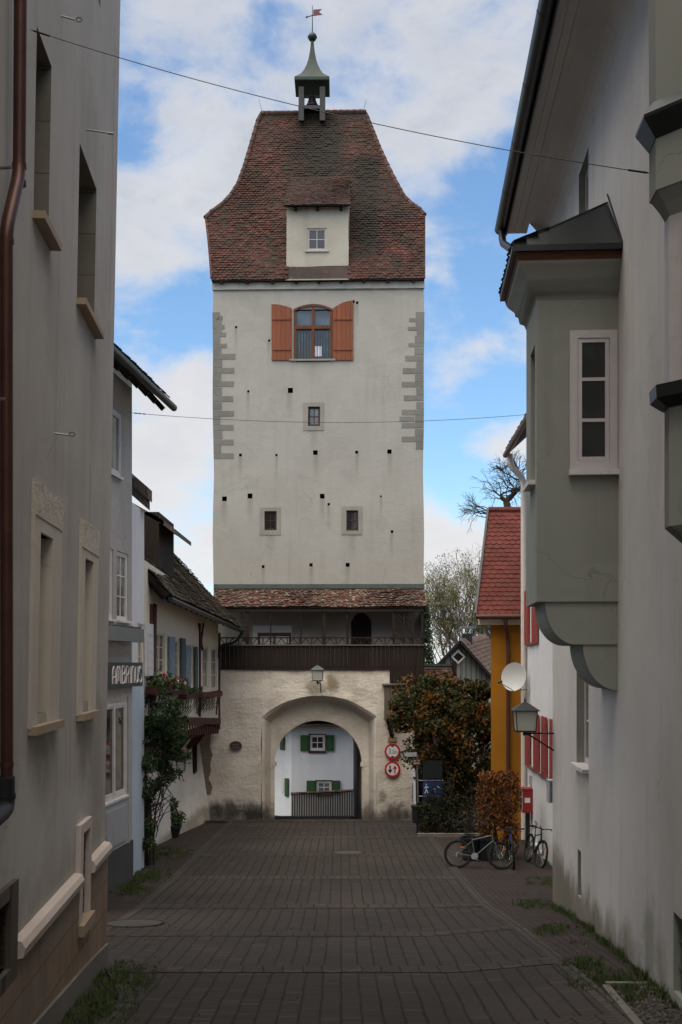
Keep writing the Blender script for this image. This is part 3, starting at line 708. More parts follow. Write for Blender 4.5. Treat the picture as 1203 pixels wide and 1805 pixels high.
# bars of the railing in front of the lower lights
rb = MB(); zr0 = zb0+.05; zr1 = trect(R2, 470, 280, 662, 285)[3]
fbox(rb, TF, ub0+.1, ub1-.1, zr1, zr1+.05, .0, .03); fbox(rb, TF, ub0+.1, ub1-.1, zr0+.02, zr0+.05, .0, .03)
for k in range(12): u = ub0+.16+(ub1-ub0-.32)*k/11; fbox(rb, TF, u-.012, u+.012, zr0, zr1, .005, .025)
obj('railing', rb, M['black'], bw)
# small pale plate just in front of the large window's pane
cr = trect(R2, 573, 362, 607, 412); cm = MB(); fbox(cm, TF, cr[0], cr[1], cr[2], cr[3], -.079, -.06)
obj('pale_plate', cm, paint('pale_plate_paint', (.75, .8, .9), .6, .05), bw)
sl = trect(R2, 450, 428, 676, 437); mb = MB(); fbox(mb, TF, sl[0], sl[1], sl[2], sl[3], -.02, .07); obj('window_sill', mb, M['stone_frame'], tower)
for (x0, x1, rise_side) in ((362, 461, 'R'), (664, 763, 'L')):
    u0, u1, z0, z1 = trect(R2, x0, 182, x1, 434); mb = MB(); th0, th1 = .012, .06
    nn = 8
    for k in range(nn):
        a = u0+(u1-u0)*k/nn; b = u0+(u1-u0)*(k+1)/nn
        fa = (k/nn if rise_side == 'R' else 1-k/nn); fb_ = ((k+1)/nn if rise_side == 'R' else 1-(k+1)/nn)
        # the free edge is highest in the closed position's mirror: left shutter is high at its outer side
        def zz(f): f = f if rise_side == 'R' else f; return z1+(.34*(1-f**2)*.5+.02 if x0 < 500 else .02+.30*(1-(f)**2))
        mb.hexa([TF.p(a, z0, th1), TF.p(b, z0, th1), TF.p(b, z0, th0), TF.p(a, z0, th0), TF.p(a, zz(fa), th1), TF.p(b, zz(fb_), th1), TF.p(b, zz(fb_), th0), TF.p(a, zz(fa), th0)])
    for yy in (229, 379):
        zz_ = trect(R2, x0, yy, x1, yy+1)[2]; fbox(mb, TF, u0+.03, u1-.03, zz_-.05, zz_+.05, .058, .09)
    obj('shutter', mb, M['shutter_rust'], tower)
# ---------------- main roof: steep front plane between eaves and ridge with hips that sweep outwards
SL = 1.93; D0 = -.25; ZE = 20.92
def plane_d(k): return (EYE+44*k-(ZE-SL*D0))/(SL-k)   # depth where the view ray of slope k meets the front plane
Lp = [(373, 490), (371, 460), (368, 425), (363, 383), (373, 373), (384, 366), (397, 355), (409, 341), (421, 322), (432, 292), (441, 262), (448, 237), (455, 213), (461, 200)]
Rp = [(748, 490), (748, 460), (748, 425), (748, 378), (740, 369), (729, 362), (719, 353), (711, 344), (701, 326), (689, 303), (678, 280), (668, 258), (658, 233), (645, 200)]
def toplane(px, py):
    k = (1170-py)/F; d = plane_d(k); u, z = hit(TF, px, py, -d); return u, d, z
LL = [toplane(*p) for p in Lp]; RR = [toplane(*p) for p in Rp]
def edge_at(tab, z):
    for a, b in zip(tab, tab[1:]):
        if z <= b[2]: t = (z-a[2])/(b[2]-a[2]) if b[2] > a[2] else 0; return a[0]+(b[0]-a[0])*max(0, min(1, t))
    return tab[-1][0]
ZR = min(LL[-1][2], RR[-1][2]); MID = TD/2
zl = [ZE+(ZR-ZE)*i/28 for i in range(29)]
SINA = SL/sqrt(1+SL*SL); COSA = 1/sqrt(1+SL*SL)
roofb = MB()
def dz(z): return min((z-ZE)/SL+D0, MID-.05)
for a, b in zip(zl, zl[1:]):
    la, ra, lb, rb_ = edge_at(LL, a), edge_at(RR, a), edge_at(LL, b), edge_at(RR, b); da, db = dz(a), dz(b)
    roofb.q([TF.p(la, a, -da), TF.p(ra, a, -da), TF.p(rb_, b, -db), TF.p(lb, b, -db)])
    roofb.q([TF.p(ra, a, -(TD-da)), TF.p(la, a, -(TD-da)), TF.p(lb, b, -(TD-db)), TF.p(rb_, b, -(TD-db))])
    if True:
        roofb.q([TF.p(la, a, -(TD-da)), TF.p(la, a, -da), TF.p(lb, b, -db), TF.p(lb, b, -(TD-db))])
        roofb.q([TF.p(ra, a, -da), TF.p(ra, a, -(TD-da)), TF.p(rb_, b, -(TD-db)), TF.p(rb_, b, -db)])
roof = obj('roof', roofb, M['tiles_dark'], tower)
SU = TF.U; SS = (V((0, 0, SINA))-TF.Nn*COSA); SN = (TF.Nn*SINA+V((0, 0, COSA)))
tb = MB(); RH = .128; nrow = int((ZR-ZE)/SINA/RH)
dorm_px = (R1(452, 0)[0], R1(752, 0)[0]); dz_top = toplane(560, 318)[2]; du0 = hit(TF, dorm_px[0], 430)[0]; du1 = hit(TF, dorm_px[1], 430)[0]
def lim(s): z = ZE+s*SINA+.03; return edge_at(LL, z)-.02, edge_at(RR, z)+.02
class TileMB(MB): pass
allt = MB(); tiles(allt, TF.p(0, ZE, -D0), SU, SS, SN, nrow, RH, .165, lim, rough=.8, thick=.02, sag=.05)
# leave out the tiles inside the dormer
O3 = TF.p(0, 0, 0)
kv = MB(); i = 0
tile_u = lambda p: (p-O3).dot(SU)
n14 = 12
for s in range(0, len(allt.v), n14):
    c = allt.v[s+2]; u = tile_u(c)
    if du0+.02 < u < du1-.02 and c.z < dz_top: continue
    j = len(kv.v); kv.v += allt.v[s:s+n14]
    kv.f += [(j, j+1, j+2, j+3, j+4, j+5, j+6)]+[(j+7+q_, j+8+q_, j+1+q_, j+q_) for q_ in range(4)]; kv.mi += [0]*5
obj('roof_tiles', kv, M['tiles_tower'], roof)
# hip and ridge caps
cap = MB()
def caps(tab):
    pts = []
    for (a, b) in zip(tab[3:], tab[4:]):
        A = TF.p(a[0], a[2], -a[1]); B = TF.p(b[0], b[2], -b[1]); pts.append(A); 
    pts.append(B); L = 0
    path = []
    for a, b in zip(pts, pts[1:]):
        n = max(1, int((b-a).length/.3))
        for k in range(n): path.append(a+(b-a)*k/n)
    path.append(pts[-1])
    for a, b in zip(path, path[1:]):
        d = (b-a).normalized()
        cap.tube([a-d*.03, b+d*.04], [.105, .08], 8)
caps(LL); caps(RR)
A = TF.p(LL[-1][0], ZR+.02, -MID); B = TF.p(RR[-1][0], ZR+.02, -MID)
n = 16
for k in range(n):
    a = A+(B-A)*k/n; b = A+(B-A)*(k+1)/n+(B-A).normalized()*.03
    cap.tube([a+V((0, 0, .02*mnoise.noise(a))), b], [.13, .11], 8)
for tab in (LL, RR):
    v = tab[0:4]
    for a, b in zip(v, v[1:]): cap.tube([TF.p(a[0], a[2], -a[1]), TF.p(b[0], b[2], -b[1])], .05, 6)
obj('ridge_caps', cap, M['ridge'], roof)
# rafter feet
mb = MB()
for k in range(9): u = TL+.35+(TR-TL-.7)*k/8+.1*sin(k*7); fbox(mb, TF, u-.05, u+.05, ZE-.10, ZE-.02, -.1, .22)
fbox(mb, TF, TL-.02, TR+.02, ZE-.035, ZE-.005, -.1, .24)
obj('rafter_ends', mb, M['wood_dark'], roof)
# ---------------- dormer
dorm = MB(); zb_ = toplane(560, 489)[2]-.02; zt_ = hit(TF, 560, 371, -.08)[1]
wu0, wu1, wz0, wz1 = (*[hit(TF, R1(x, 0)[0], 420, -.08)[0] for x in (551, 646)], hit(TF, 560, R1(0, 1207)[1], -.08)[1], hit(TF, 560, R1(0, 1097)[1], -.08)[1])
A = TF.p(0, 0, -.08); DF = Fr((A.x, A.y), (A.x+TF.U.x, A.y+TF.U.y))
wall(dorm, DF, du0, du1, zb_, zt_+.15, [(wu0, wu1, wz0, wz1, .12)], step=.4)
for u, sg in ((du0, 1), (du1, -1)):
    pts = [TF.p(u, zb_, -.08), TF.p(u, zt_+.15, -.08), TF.p(u, dz_top+.2, -(dz(dz_top)+.1)), TF.p(u, ZE, -(D0+.3))]
    dorm.q(pts if sg > 0 else pts[::-1])
zq = zb_+.30; apr = MB(); apr.hexa([DF.p(du0-.02, ZE-.03, .37), DF.p(du1+.02, ZE-.03, .37), DF.p(du1+.02, ZE-.03, -.1), DF.p(du0-.02, ZE-.03, -.1), DF.p(du0-.02, zq, .015), DF.p(du1+.02, zq, .015), DF.p(du1+.02, zq, -.1), DF.p(du0-.02, zq, -.1)])
apro = obj('dormer_apron', apr, M['apron'], tower)
do = obj('dormer', dorm.warp(lambda p: p+mnoise.noise_vector(p*1.3)*.025), M['dormer'], tower)
window(do, DF, wu0, wu1, wz0, wz1, .1, 2, 2, .055, .03, 'lilac_old0', 'glass', sill=(.08, .05, .05))
e0 = TF.p(0, zt_+.08, .26); e1 = TF.p(0, dz_top+.15, -(dz(dz_top)+.05)); sd = (e1-e0); sl_ = sd.length; sd.normalize(); sn = SU.cross(sd).normalized()
db = MB(); a0, a1 = du0-.1, du1+.08
db.hexa([e0+SU*a0-sn*.04, e0+SU*a1-sn*.04, e1+SU*(a1-.15)-sn*.04, e1+SU*(a0+.1)-sn*.04, e0+SU*a0, e0+SU*a1, e1+SU*(a1-.15), e1+SU*(a0+.1)])
for u in (du0+.35, (du0+du1)/2, du1-.3): fbox(db, DF, u-.05, u+.05, zt_-.02, zt_+.08, 0, .2)
dr = obj('dormer_roof', db, M['wood_dark'], do)
dt = MB(); tiles(dt, e0, SU, sd, sn, int(sl_/.12), .12, .15, lambda s: (a0+.03*s, a1-.045*s), rough=.45, sag=.02, seed=4)
obj('dormer_tiles', dt, M['tiles_gal_dark'], do)
# ---------------- belfry
RB = TF.p(0, 0, -MID); sc_ = RB.y/F
def bx_(px): return XW(px, RB.y)
def bz_(py): return ZW(py, RB.y)
cx_ = bx_(551); BY = RB.y
bel = MB()
for xx in (bx_(532), bx_(569)):
    for yy in (BY-.42, BY+.42): bel.box((xx-.11, yy-.11, bz_(222)), (xx+.11, yy+.11, bz_(163)))
bel.box((bx_(527), BY-.5, bz_(201)), (bx_(574), BY+.5, bz_(195)))
bel.box((bx_(536), BY-.05, bz_(172)), (bx_(565), BY+.05, bz_(168)))
belf = obj('belfry', bel, M['slate'], tower)
sp = MB(); w0 = (bx_(581)-bx_(520))/2*1.414
prof = [(w0*.97, bz_(156)), (w0, bz_(155)), (w0, bz_(150)), (w0*.96, bz_(148.5)), (w0*.80, bz_(144)), (w0*.62, bz_(138)), (w0*.46, bz_(129)), (w0*.33, bz_(119)), (w0*.22, bz_(107)), (w0*.14, bz_(92)), (w0*.10, bz_(82)), (w0*.085, bz_(72))]
sp.lathe([(r, z) for r, z in prof], (cx_, BY, 0), 4, flat=True)
so = obj('spire', sp, M['patina'], belf)
bl = MB(); bl.lathe([(.0, -.19), (.09, -.17), (.16, -.10), (.19, 0), (.16, .10), (.09, .17), (.02, .2)], (cx_, BY, bz_(65)), 16); bl.lathe([(.2, -.02), (.2, .02)], (cx_, BY, bz_(65)), 16)
smooth_angle(obj('ball_finial', bl, M['slate'], belf), 50)
vn = MB(); vn.tube([(cx_, BY, bz_(62)), (cx_, BY, bz_(9))], [.025, .012], 6); va = (cx_+.02, BY, bz_(28.5))
vn.tube([(bx_(541), BY, bz_(29.5)), (bx_(553), BY, bz_(26))], .02, 6); vn.lathe([(.01, -.05), (.05, 0), (.01, .05)], (bx_(541), BY, bz_(29.5)), 8)
fp = [(552.5, 16.5), (568, 15.5), (562.5, 20.5), (569, 25.5), (552.5, 27.5)]
vn.prism([(bx_(a), BY-.01, bz_(b)) for a, b in fp], (0, .02, 0), 1)
obj('weather_vane', vn, [M['black'], paint('vane_red', (.09, .025, .03), .5)], belf)
be = MB(); bz0 = bz_(187)
be.lathe([(.27, 0), (.265, .03), (.21, .12), (.165, .25), (.15, .34), (.10, .40), (.03, .42), (.03, .55)], (cx_-.01, BY, bz0), 20)
smooth_angle(obj('bell', be, paint('bell_bronze', (.035, .04, .038), .4, .3, metal=.7), belf), 50)
for (xa, xb) in ((464, 456.5), (640, 646)):
    lr = MB(); lr.tube([P(xa, 199, 48), P(xb, 175, 48)], .012, 5); obj('lightning_rod', lr, M['grey_metal'], tower)
# ---------------- lower gatehouse wall with the arches
GF_A = TF.p(0, 0, 1.25); GF = Fr((GF_A.x, GF_A.y), (GF_A.x+TF.U.x, GF_A.y+TF.U.y))
gu0 = hit(GF, 343, 1300)[0]; gu1 = hit(GF, 729, 1300)[0]; gz1 = hit(GF, 560, 1179)[1]
a0 = hit(GF, 461, 1300)[0]; a1 = hit(GF, 664, 1300)[0]; ac = (a0+a1)/2; ah = (a1-a0)/2; acz = hit(GF, 560, 1227)[1]; asz = hit(GF, 461, 1264)[1]
def outer(u): t = min(1, abs((u-ac)/ah)); return asz+(acz-asz)*(1-t**2.25)
NF = .62; IF_A = TF.p(0, 0, 1.25-NF); IF = Fr((IF_A.x, IF_A.y), (IF_A.x+TF.U.x, IF_A.y+TF.U.y))
b0 = hit(IF, 484.5, 1360)[0]; b1 = hit(IF, 638, 1360)[0]; bc = (b0+b1)/2; bh = (b1-b0)/2; bcz = hit(IF, 560, 1270.5)[1]; bsz = bcz-bh*.98
def inner(u): t = min(1, abs((u-bc)/bh)); return bsz+(bcz-bsz)*sqrt(max(0, 1-t*t))
gw = MB(); ZB = -.8
def strips(mb, fr, U0, U1, ztop_, x0, x1, fn, n=44):
    # left pier, arch head, right pier
    def grid(ua, ub, za, zb, st=.5):
        nx = max(1, int((ub-ua)/st)); nz = 12
        for i in range(nx):
            for j in range(nz):
                p0 = ua+(ub-ua)*i/nx; p1 = ua+(ub-ua)*(i+1)/nx
                q = [(p0, j), (p1, j), (p1, j+1), (p0, j+1)]
                mb.q([fr.p(u, za+(zb-za)*k/nz) for u, k in q])
    grid(U0, x0, ZB, ztop_); grid(x1, U1, ZB, ztop_)
    for i in range(n):
        p0 = x0+(x1-x0)*(1-cos(pi*i/n))/2; p1 = x0+(x1-x0)*(1-cos(pi*(i+1)/n))/2
        z0, z1 = fn(p0), fn(p1)
        for j in range(4): mb.q([fr.p(p0, z0+(ztop_-z0)*j/4), fr.p(p1, z1+(ztop_-z1)*j/4), fr.p(p1, z1+(ztop_-z1)*(j+1)/4), fr.p(p0, z0+(ztop_-z0)*(j+1)/4)])
strips(gw, GF, gu0, gu1, gz1, a0, a1, outer)
def arch_path(x0, x1, fn, n=40):
    return [(x0, ZB), (x0, fn(x0)*.5)]+[(x0+(x1-x0)*(1-cos(pi*i/n))/2, fn(x0+(x1-x0)*(1-cos(pi*i/n))/2)) for i in range(n+1)]+[(x1, fn(x1)*.5), (x1, ZB)]
op = arch_path(a0, a1, outer)
# rounded arris: small chamfer then reveal splaying inwards
def loft(mb, A, B, mi=0):
    for i in range(len(A)-1): mb.q([A[i], B[i], B[i+1], A[i+1]], mi)
A_ = [GF.p(u, z) for u, z in op]
def inset(u, z, k): return (ac+(u-ac)*(1-k/ah), z if z < 0 else z-k*.8*(1 if z > asz*.9 else 0))
B_ = [GF.p(*inset(u, z, .10), -.10) for u, z in op]; C_ = [GF.p(*inset(u, z, .30), -NF) for u, z in op]
loft(gw, A_, B_); loft(gw, B_, C_)
gw.warp(lambda p: p+V((mnoise.noise(p*1.1)*.03, mnoise.noise(p*1.4+V((4, 4, 4)))*.045, mnoise.noise(p*1.3)*.03)))
gatewall = obj('gatehouse_wall', gw, M['gate'], tower, smooth=False)
gi = MB(); strips(gi, IF, a0+.0, a1-.0, acz+.1, b0, b1, inner, 40)
gi.warp(lambda p: p+V((0, mnoise.noise(p*1.4)*.03, 0)))
obj('recess_wall', gi, M['gate'], tower)
ip = arch_path(b0, b1, inner)
bk0 = XW(470, 52.2); bk1 = XW(624, 52.2); kz = bcz+.1
def back(u, z):
    t = (u-b0)/(b1-b0); return V((bk0+(bk1-bk0)*t, 52.2, z-.9 if z < 0 else z+.0))
gp_ = MB(); A_ = [IF.p(u, z) for u, z in ip]; E_ = [back(u, z) for u, z in ip]
steps = 8
for s in range(steps): loft(gp_, [a.lerp(e, s/steps) for a, e in zip(A_, E_)], [a.lerp(e, (s+1)/steps) for a, e in zip(A_, E_)])
gp_.warp(lambda p: p+mnoise.noise_vector(p*1.2)*.02)
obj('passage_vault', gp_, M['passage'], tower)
for u in (b0, b1):
    imp = MB(); fbox(imp, IF, u-.05, u+.05, bsz-.12, bsz+.02, -.35, .06); obj('impost', imp, M['gate'], tower)
bw_ = MB(); zlt = ZW(1276, 52.1)
bw_.box((bk0-1.2, 52.0, zlt), (bk1+1.5, 52.25, zlt+3)); obj('rear_lintel', bw_, M['timber'], tower)
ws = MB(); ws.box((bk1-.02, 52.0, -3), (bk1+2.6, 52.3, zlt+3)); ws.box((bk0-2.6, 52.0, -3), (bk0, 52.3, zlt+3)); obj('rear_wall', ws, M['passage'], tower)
# rubble patch at the left foot
rp = MB(); wz = hit(GF, 360, 1290)[1]
ru1 = hit(GF, 372, 1330)[0]
nseg = 9
for i in range(nseg):
    z0 = hit(GF, 360, 1400)[1]+(wz+.3-hit(GF, 360, 1400)[1])*i/nseg; z1 = hit(GF, 360, 1400)[1]+(wz+.3-hit(GF, 360, 1400)[1])*(i+1)/nseg
    e0 = ru1+.16*mnoise.noise(V((i*.7, 0, 0))); e1 = ru1+.16*mnoise.noise(V(((i+1)*.7, 0, 0)))
    rp.q([GF.p(gu0, z0, .05), GF.p(e0, z0, .05), GF.p(e1, z1, .05), GF.p(gu0, z1, .05)])
obj('exposed_rubble', rp, M['rubble'], tower)
# ---------------- timber gallery
gal = tag(bpy.data.objects.new('gallery', None)); COL.objects.link(gal); gal.parent = tower
Z0 = gz1; zbt = hit(GF, 560, 1137)[1]; zrt = hit(GF, 560, 1124)[1]; ze = hit(GF, 560, 1072, .12)[1]
ug0 = hit(GF, 383, 1150)[0]-.15; ug1 = hit(GF, 747, 1150)[0]
gb = MB(); n = 50
for k in range(n):
    u0 = ug0+(ug1-ug0)*k/n; u1 = ug0+(ug1-ug0)*(k+1)/n-.008; uu = (u0+u1)/2
    zlow = Z0-.04 if uu < hit(GF, 690, 1180)[0] else hit(GF, 700, 1208)[1]
    fbox(gb, GF, u0, u1, zlow, zbt-.03, .03, .06+.008*(k % 2))
fbox(gb, GF, ug0-.03, ug1+.03, zbt-.03, zbt+.02, -.02, .12, 1)
fbox(gb, GF, ug1-.03, ug1+.02, Z0-.9, ze, -1.3, .05); 
obj('board_parapet', gb, [M['wood_dark'], M['grey_wood']], gal)
fl = MB(); fbox(fl, GF, ug0, ug1-.05, Z0+.02, Z0+.1, -1.24, .0); obj('gallery_floor', fl, M['wood_dark'], gal)
gr = MB(); fbox(gr, GF, ug0, ug1, zrt-.03, zrt+.02, .0, .06)
per = .46; u = ug0+.05; k = 0
while u < ug1-.2:
    fbox(gr, GF, u-.02, u+.02, zbt, zrt-.02, .01, .05)
    if k % 1 == 0:
        gr.bar(GF.p(u+.04, zbt+.01, .03), GF.p(u+per/2, zrt-.03, .03), .03, .03); gr.bar(GF.p(u+per-.04, zbt+.01, .032), GF.p(u+per/2, zrt-.03, .032), .03, .03)
    u += per; k += 1
obj('balustrade', gr, M['timber'], gal)
gp2 = MB()
for (x0, x1) in ((255, 272), (372, 378), (519, 525), (625, 641), (741, 748), (963, 976), (1056, 1066), (1100, 1113), (745, 750)):
    a = hit(GF, R3(x0, 0)[0], 1100)[0]; b = hit(GF, R3(x1, 0)[0], 1100)[0]; fbox(gp2, GF, a, b, zbt, ze, -.08, .04)
for (xa, xb) in ((976, 1015), (1030, 1060), (232, 255)):
    for q_ in range(6):
        za = zbt+.12+q_*.17
        a = hit(GF, R3(xa, 0)[0], 1100)[0]; b = hit(GF, R3(xb, 0)[0], 1100)[0]
        if za+.3 < ze: gp2.bar(GF.p(a, za+.28, .0), GF.p(b, za, .0), .05, .05)
a = hit(GF, R3(1015, 0)[0], 1100)[0]; fbox(gp2, GF, a, a+.06, zbt, ze, -.06, .02)
fbox(gp2, GF, ug0, ug1, ze-.14, ze+.02, -.06, .08)
obj('posts', gp2, M['timber'], gal)
dd = MB(); a = hit(TF, R3(764, 0)[0], 1100)[0]; b = hit(TF, R3(862, 0)[0], 1100)[0]; z_ = hit(TF, 630, R3(0, 192)[1])[1]
for k in range(10):
    p0 = a+(b-a)*k/10; p1 = a+(b-a)*(k+1)/10; f0 = z_-.35*abs(2*k/10-1)**2.2; f1 = z_-.35*abs(2*(k+1)/10-1)**2.2
    dd.hexa([TF.p(p0, Z0, .02), TF.p(p1, Z0, .02), TF.p(p1, Z0, -.1), TF.p(p0, Z0, -.1), TF.p(p0, f0, .02), TF.p(p1, f1, .02), TF.p(p1, f1, -.1), TF.p(p0, f0, -.1)])
obj('door', dd, M['wood_dark'], gal)
bb = MB(); a = hit(TF, R3(290, 0)[0], 1110)[0]; b = hit(TF, R3(478, 0)[0], 1110)[0]; z0 = hit(TF, 480, R3(0, 345)[1])[1]; z1 = hit(TF, 480, R3(0, 254)[1])[1]
fbox(bb, TF, a, b, z0, z1, .03, .06); obj('white_panel', bb, M['cool_white'], gal)
bn = MB(); a = hit(GF, R3(312, 0)[0], 1120, -.5)[0]; b = hit(GF, R3(475, 0)[0], 1120, -.5)[0]; zt = hit(GF, 480, R3(0, 288)[1], -.5)[1]
fbox(bn, GF, a, b, zt-.14, zt, -.55, -.5); 
for u in (a+.05, (a+b)/2, b-.05): fbox(bn, GF, u-.04, u+.04, Z0+.1, zt, -.6, -.52)
obj('bench', bn, M['timber'], gal)
# gallery roof
gre = GF.p(0, ze+.03, .12); grt = TF.p(0, hit(TF, 560, 1037)[1], 0); gd = grt-gre; gl_ = gd.length; gd.normalize(); gn = TF.U.cross(gd).normalized()
e0u = hit(GF, 371, 1072, .12)[0]; e1u = hit(GF, 753, 1072, .12)[0]; t0u = hit(TF, 380, 1036)[0]; t1u = hit(TF, 747, 1036)[0]
gm = MB(); gm.hexa([gre+TF.U*e0u-gn*.05, gre+TF.U*e1u-gn*.05, grt+TF.U*t1u-gn*.05, grt+TF.U*t0u-gn*.05, gre+TF.U*e0u, gre+TF.U*e1u, grt+TF.U*t1u, grt+TF.U*t0u])
grf = obj('gallery_roof', gm, M['wood_dark'], gal)
tb = MB(); tiles(tb, gre, TF.U, gd, gn, int(gl_/.135)+1, .135, .165, lambda s: (e0u+(t0u-e0u)*s/gl_, e1u+(t1u-e1u)*s/gl_), rough=1.3, thick=.026, sag=.05, seed=9)
obj('gallery_tiles', tb, M['tiles_gal'], grf)
fs = MB(); z_ = hit(TF, 560, 1037)[1]
fbox(fs, TF, t0u-.05, t1u+.02, z_-.05, z_+.16, .0, .05); fbox(fs, TF, t0u-.05, t1u+.02, z_-.02, z_+.03, .05, .16); obj('flashing', fs, M['patina_pale'], grf)
# lamp over the arch
def wall_lantern(name, label, top, wd, ht, arm_pts, mats=('patina_pale', 'black')):
    L = thing(name, label, 'lantern', top)
    X, Y_, Z = top
    r = MB(); q = wd/2*1.414
    r.lathe([(q*1.22, -ht*.30), (q*1.18, -ht*.27), (q*.35, -ht*.04), (q*.1, 0)], top, 4, flat=True); r.lathe([(.012, 0), (.02, .03), (.004, .09)], top, 8); obj('lantern_roof', r, M[mats[0]], L)
    f_ = MB(); b_ = MB(); w2 = wd/2; w1 = wd/2*.86; zt, zb2 = Z-ht*.30, Z-ht
    cor = [(-1, -1), (1, -1), (1, 1), (-1, 1)]
    for sx, sy in cor: f_.bar((X+sx*w2, Y_+sy*w2, zt), (X+sx*w1, Y_+sy*w1, zb2), .018)
    for k in range(4):
        a, b = cor[k], cor[(k+1) % 4]
        for z, ww in ((zt, w2), (zb2, w1)): f_.bar((X+a[0]*ww, Y_+a[1]*ww, z), (X+b[0]*ww, Y_+b[1]*ww, z), .022)
        b_.q([(X+a[0]*w1*.97, Y_+a[1]*w1*.97, zb2), (X+b[0]*w1*.97, Y_+b[1]*w1*.97, zb2), (X+b[0]*w2*.97, Y_+b[1]*w2*.97, zt), (X+a[0]*w2*.97, Y_+a[1]*w2*.97, zt)])
    f_.box((X-w1, Y_-w1, zb2-.02), (X+w1, Y_+w1, zb2)); f_.lathe([(.05, -.07), (.03, 0)], (X, Y_, zb2-.02), 8)
    obj('frame', f_, M[mats[1]], L)
    gm_ = Mat('milky_lantern_glass', .25, spec=.5); gm_.base((.50, .50, .44)); gm_.b.inputs['Transmission Weight'].default_value = .25
    obj('glass', b_, gm_.m, L)
    a_ = MB()
    for pts in arm_pts: a_.tube(pts, .018, 6)
    obj('bracket', a_, M['black'], L); return L
lt = P(560, 1173, 41.9)
wall_lantern('wall_lantern', 'square lantern with green roof on a curved arm above the gate arch', lt, .42, .56,
    [pipe_path([lt+V((0, 0, -.6)), lt+V((.02, .05, -.72)), P(565, 1200, 42.2), GF.p(hit(GF, 566, 1221)[0], hit(GF, 566, 1221)[1], 0)])])

# ================================================================== HOUSES ON THE LEFT
def stone_blocks(name, c, c2, bw, bh):
    m = Mat(name, .85, spec=.2); x, y, z = m.xyz(); cmb = m.N('ShaderNodeCombineXYZ'); m.L(y, cmb.inputs[0]); m.L(z, cmb.inputs[1])
    b = m.N('ShaderNodeTexBrick'); m.L(cmb.outputs[0], b.inputs[0]); b.inputs['Scale'].default_value = 1; b.inputs['Brick Width'].default_value = bw; b.inputs['Row Height'].default_value = bh
    b.inputs['Mortar Size'].default_value = .008; b.inputs['Color1'].default_value = (*c, 1); b.inputs['Color2'].default_value = (*c2, 1); b.inputs['Mortar'].default_value = (*mulc(c, .5), 1); b.inputs['Bias'].default_value = 0
    col = m.mix(m.rng(m.noise(1.5, 5, .6), .35, .7), b.outputs[0], mulc(c, .6), 'MIX'); col = m.mix(.55, b.outputs[0], col)
    col = m.mix(m.math('MULTIPLY', m.rng(m.noise(9, 5, .7), .5, .8), .3), col, mulc(c, .5))
    m.base(col); m.bump(m.math('SUBTRACT', m.math('MULTIPLY', m.noise(30, 5, .6), .4), b.outputs[1]), .5, .01); return m.m
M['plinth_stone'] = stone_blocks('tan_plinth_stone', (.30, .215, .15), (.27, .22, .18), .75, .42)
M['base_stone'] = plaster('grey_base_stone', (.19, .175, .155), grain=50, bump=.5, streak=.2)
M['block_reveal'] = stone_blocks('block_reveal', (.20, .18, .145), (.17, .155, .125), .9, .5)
def closed_house(parent, fr, depth, z0, z1, mat, roof=None, name='wall', roofmat='tiles_dark', pitch=.8, over=.3, step=3):
    """the sides and back of a house whose street face is frame fr, and a saddle roof"""
    mb = MB(); L = fr.len; p = fr.p
    def w4(a, b): # corner pairs (u, n)
        mb.q([p(a[0], z0, a[1]), p(b[0], z0, b[1]), p(b[0], z1, b[1]), p(a[0], z1, a[1])])
    w4((L, 0), (L, -depth)); w4((L, -depth), (0, -depth)); w4((0, -depth), (0, 0))
    zr = z1+pitch*depth/2
    if roof:
        for u in (0, L): mb.q([p(u, z1, 0), p(u, z1, -depth), p(u, zr, -depth/2)])
    o = obj(name, mb, M[mat], parent)
    if roof:
        r = MB(); t = .16; e = over
        for sg, n0, n1 in ((1, e, -depth/2), (-1, -depth-e, -depth/2)):
            zl = z1-pitch*e
            r.hexa([p(-.3, zl-t, n0), p(L+.3, zl-t, n0), p(L+.3, zr-t, n1), p(-.3, zr-t, n1), p(-.3, zl, n0), p(L+.3, zl, n0), p(L+.3, zr, n1), p(-.3, zr, n1)])
        obj('roof', r, M[roofmat], parent)
    return o
# ---- 1. the near house with empty window niches
def yx(Y): return -2.2-.06375*Y
NL = Fr((yx(-6), -6), (yx(15.5), 15.5), lean=.019)
near = thing('plaster_house', 'grey-brown plastered house nearest on the left, with deep window niches and a copper downpipe', 'house', (-3.2, 12, g(12)))
near['label'] = 'nearest grey-brown plastered house on the left with deep niches and stone plinth'
Uy = lambda px, py=1000: hit(NL, px, py)[0]
hs = []
def nh(px0, px1, z0, z1, d):
    a, b = Uy(px0, 1170-(z0+z1)/2*0+0), Uy(px1, 0)
    return a, b
def uat(px, z):   # u where the leaning wall at height z meets column px
    k = (px-601.5)/F; ox = NL.O.x+NL.lean*(z-EYE); return (k*NL.O.y-ox)/(NL.U.x-k*NL.U.y)
up1 = (uat(62, 11), uat(88, 11), 10.16, 11.85, .30); up2 = (uat(138, 11), uat(168, 11), 10.12, 11.86, .30)
up3 = (uat(151, 14.1), uat(177, 14.1), 14.07, 15.9, .30); up4 = (up1[0], up1[1]+.15, 14.05, 15.9, .30)
lo1 = (uat(62, 6.5), uat(85, 6.5), 5.62, 7.34, .13); lo2 = (uat(143, 6.5), uat(158, 6.5), 5.64, 7.34, .13)
cel = (uat(138, 3.7), uat(150, 3.7), 3.05, 4.1, .18); nr = (uat(-60, 4), uat(10, 4), 3.5, 4.1, .2)
mb = MB(); wall(mb, NL, 0, NL.len, .8, 19.5, [up1, up2, up3, up4], step=1.0, rmi=1)
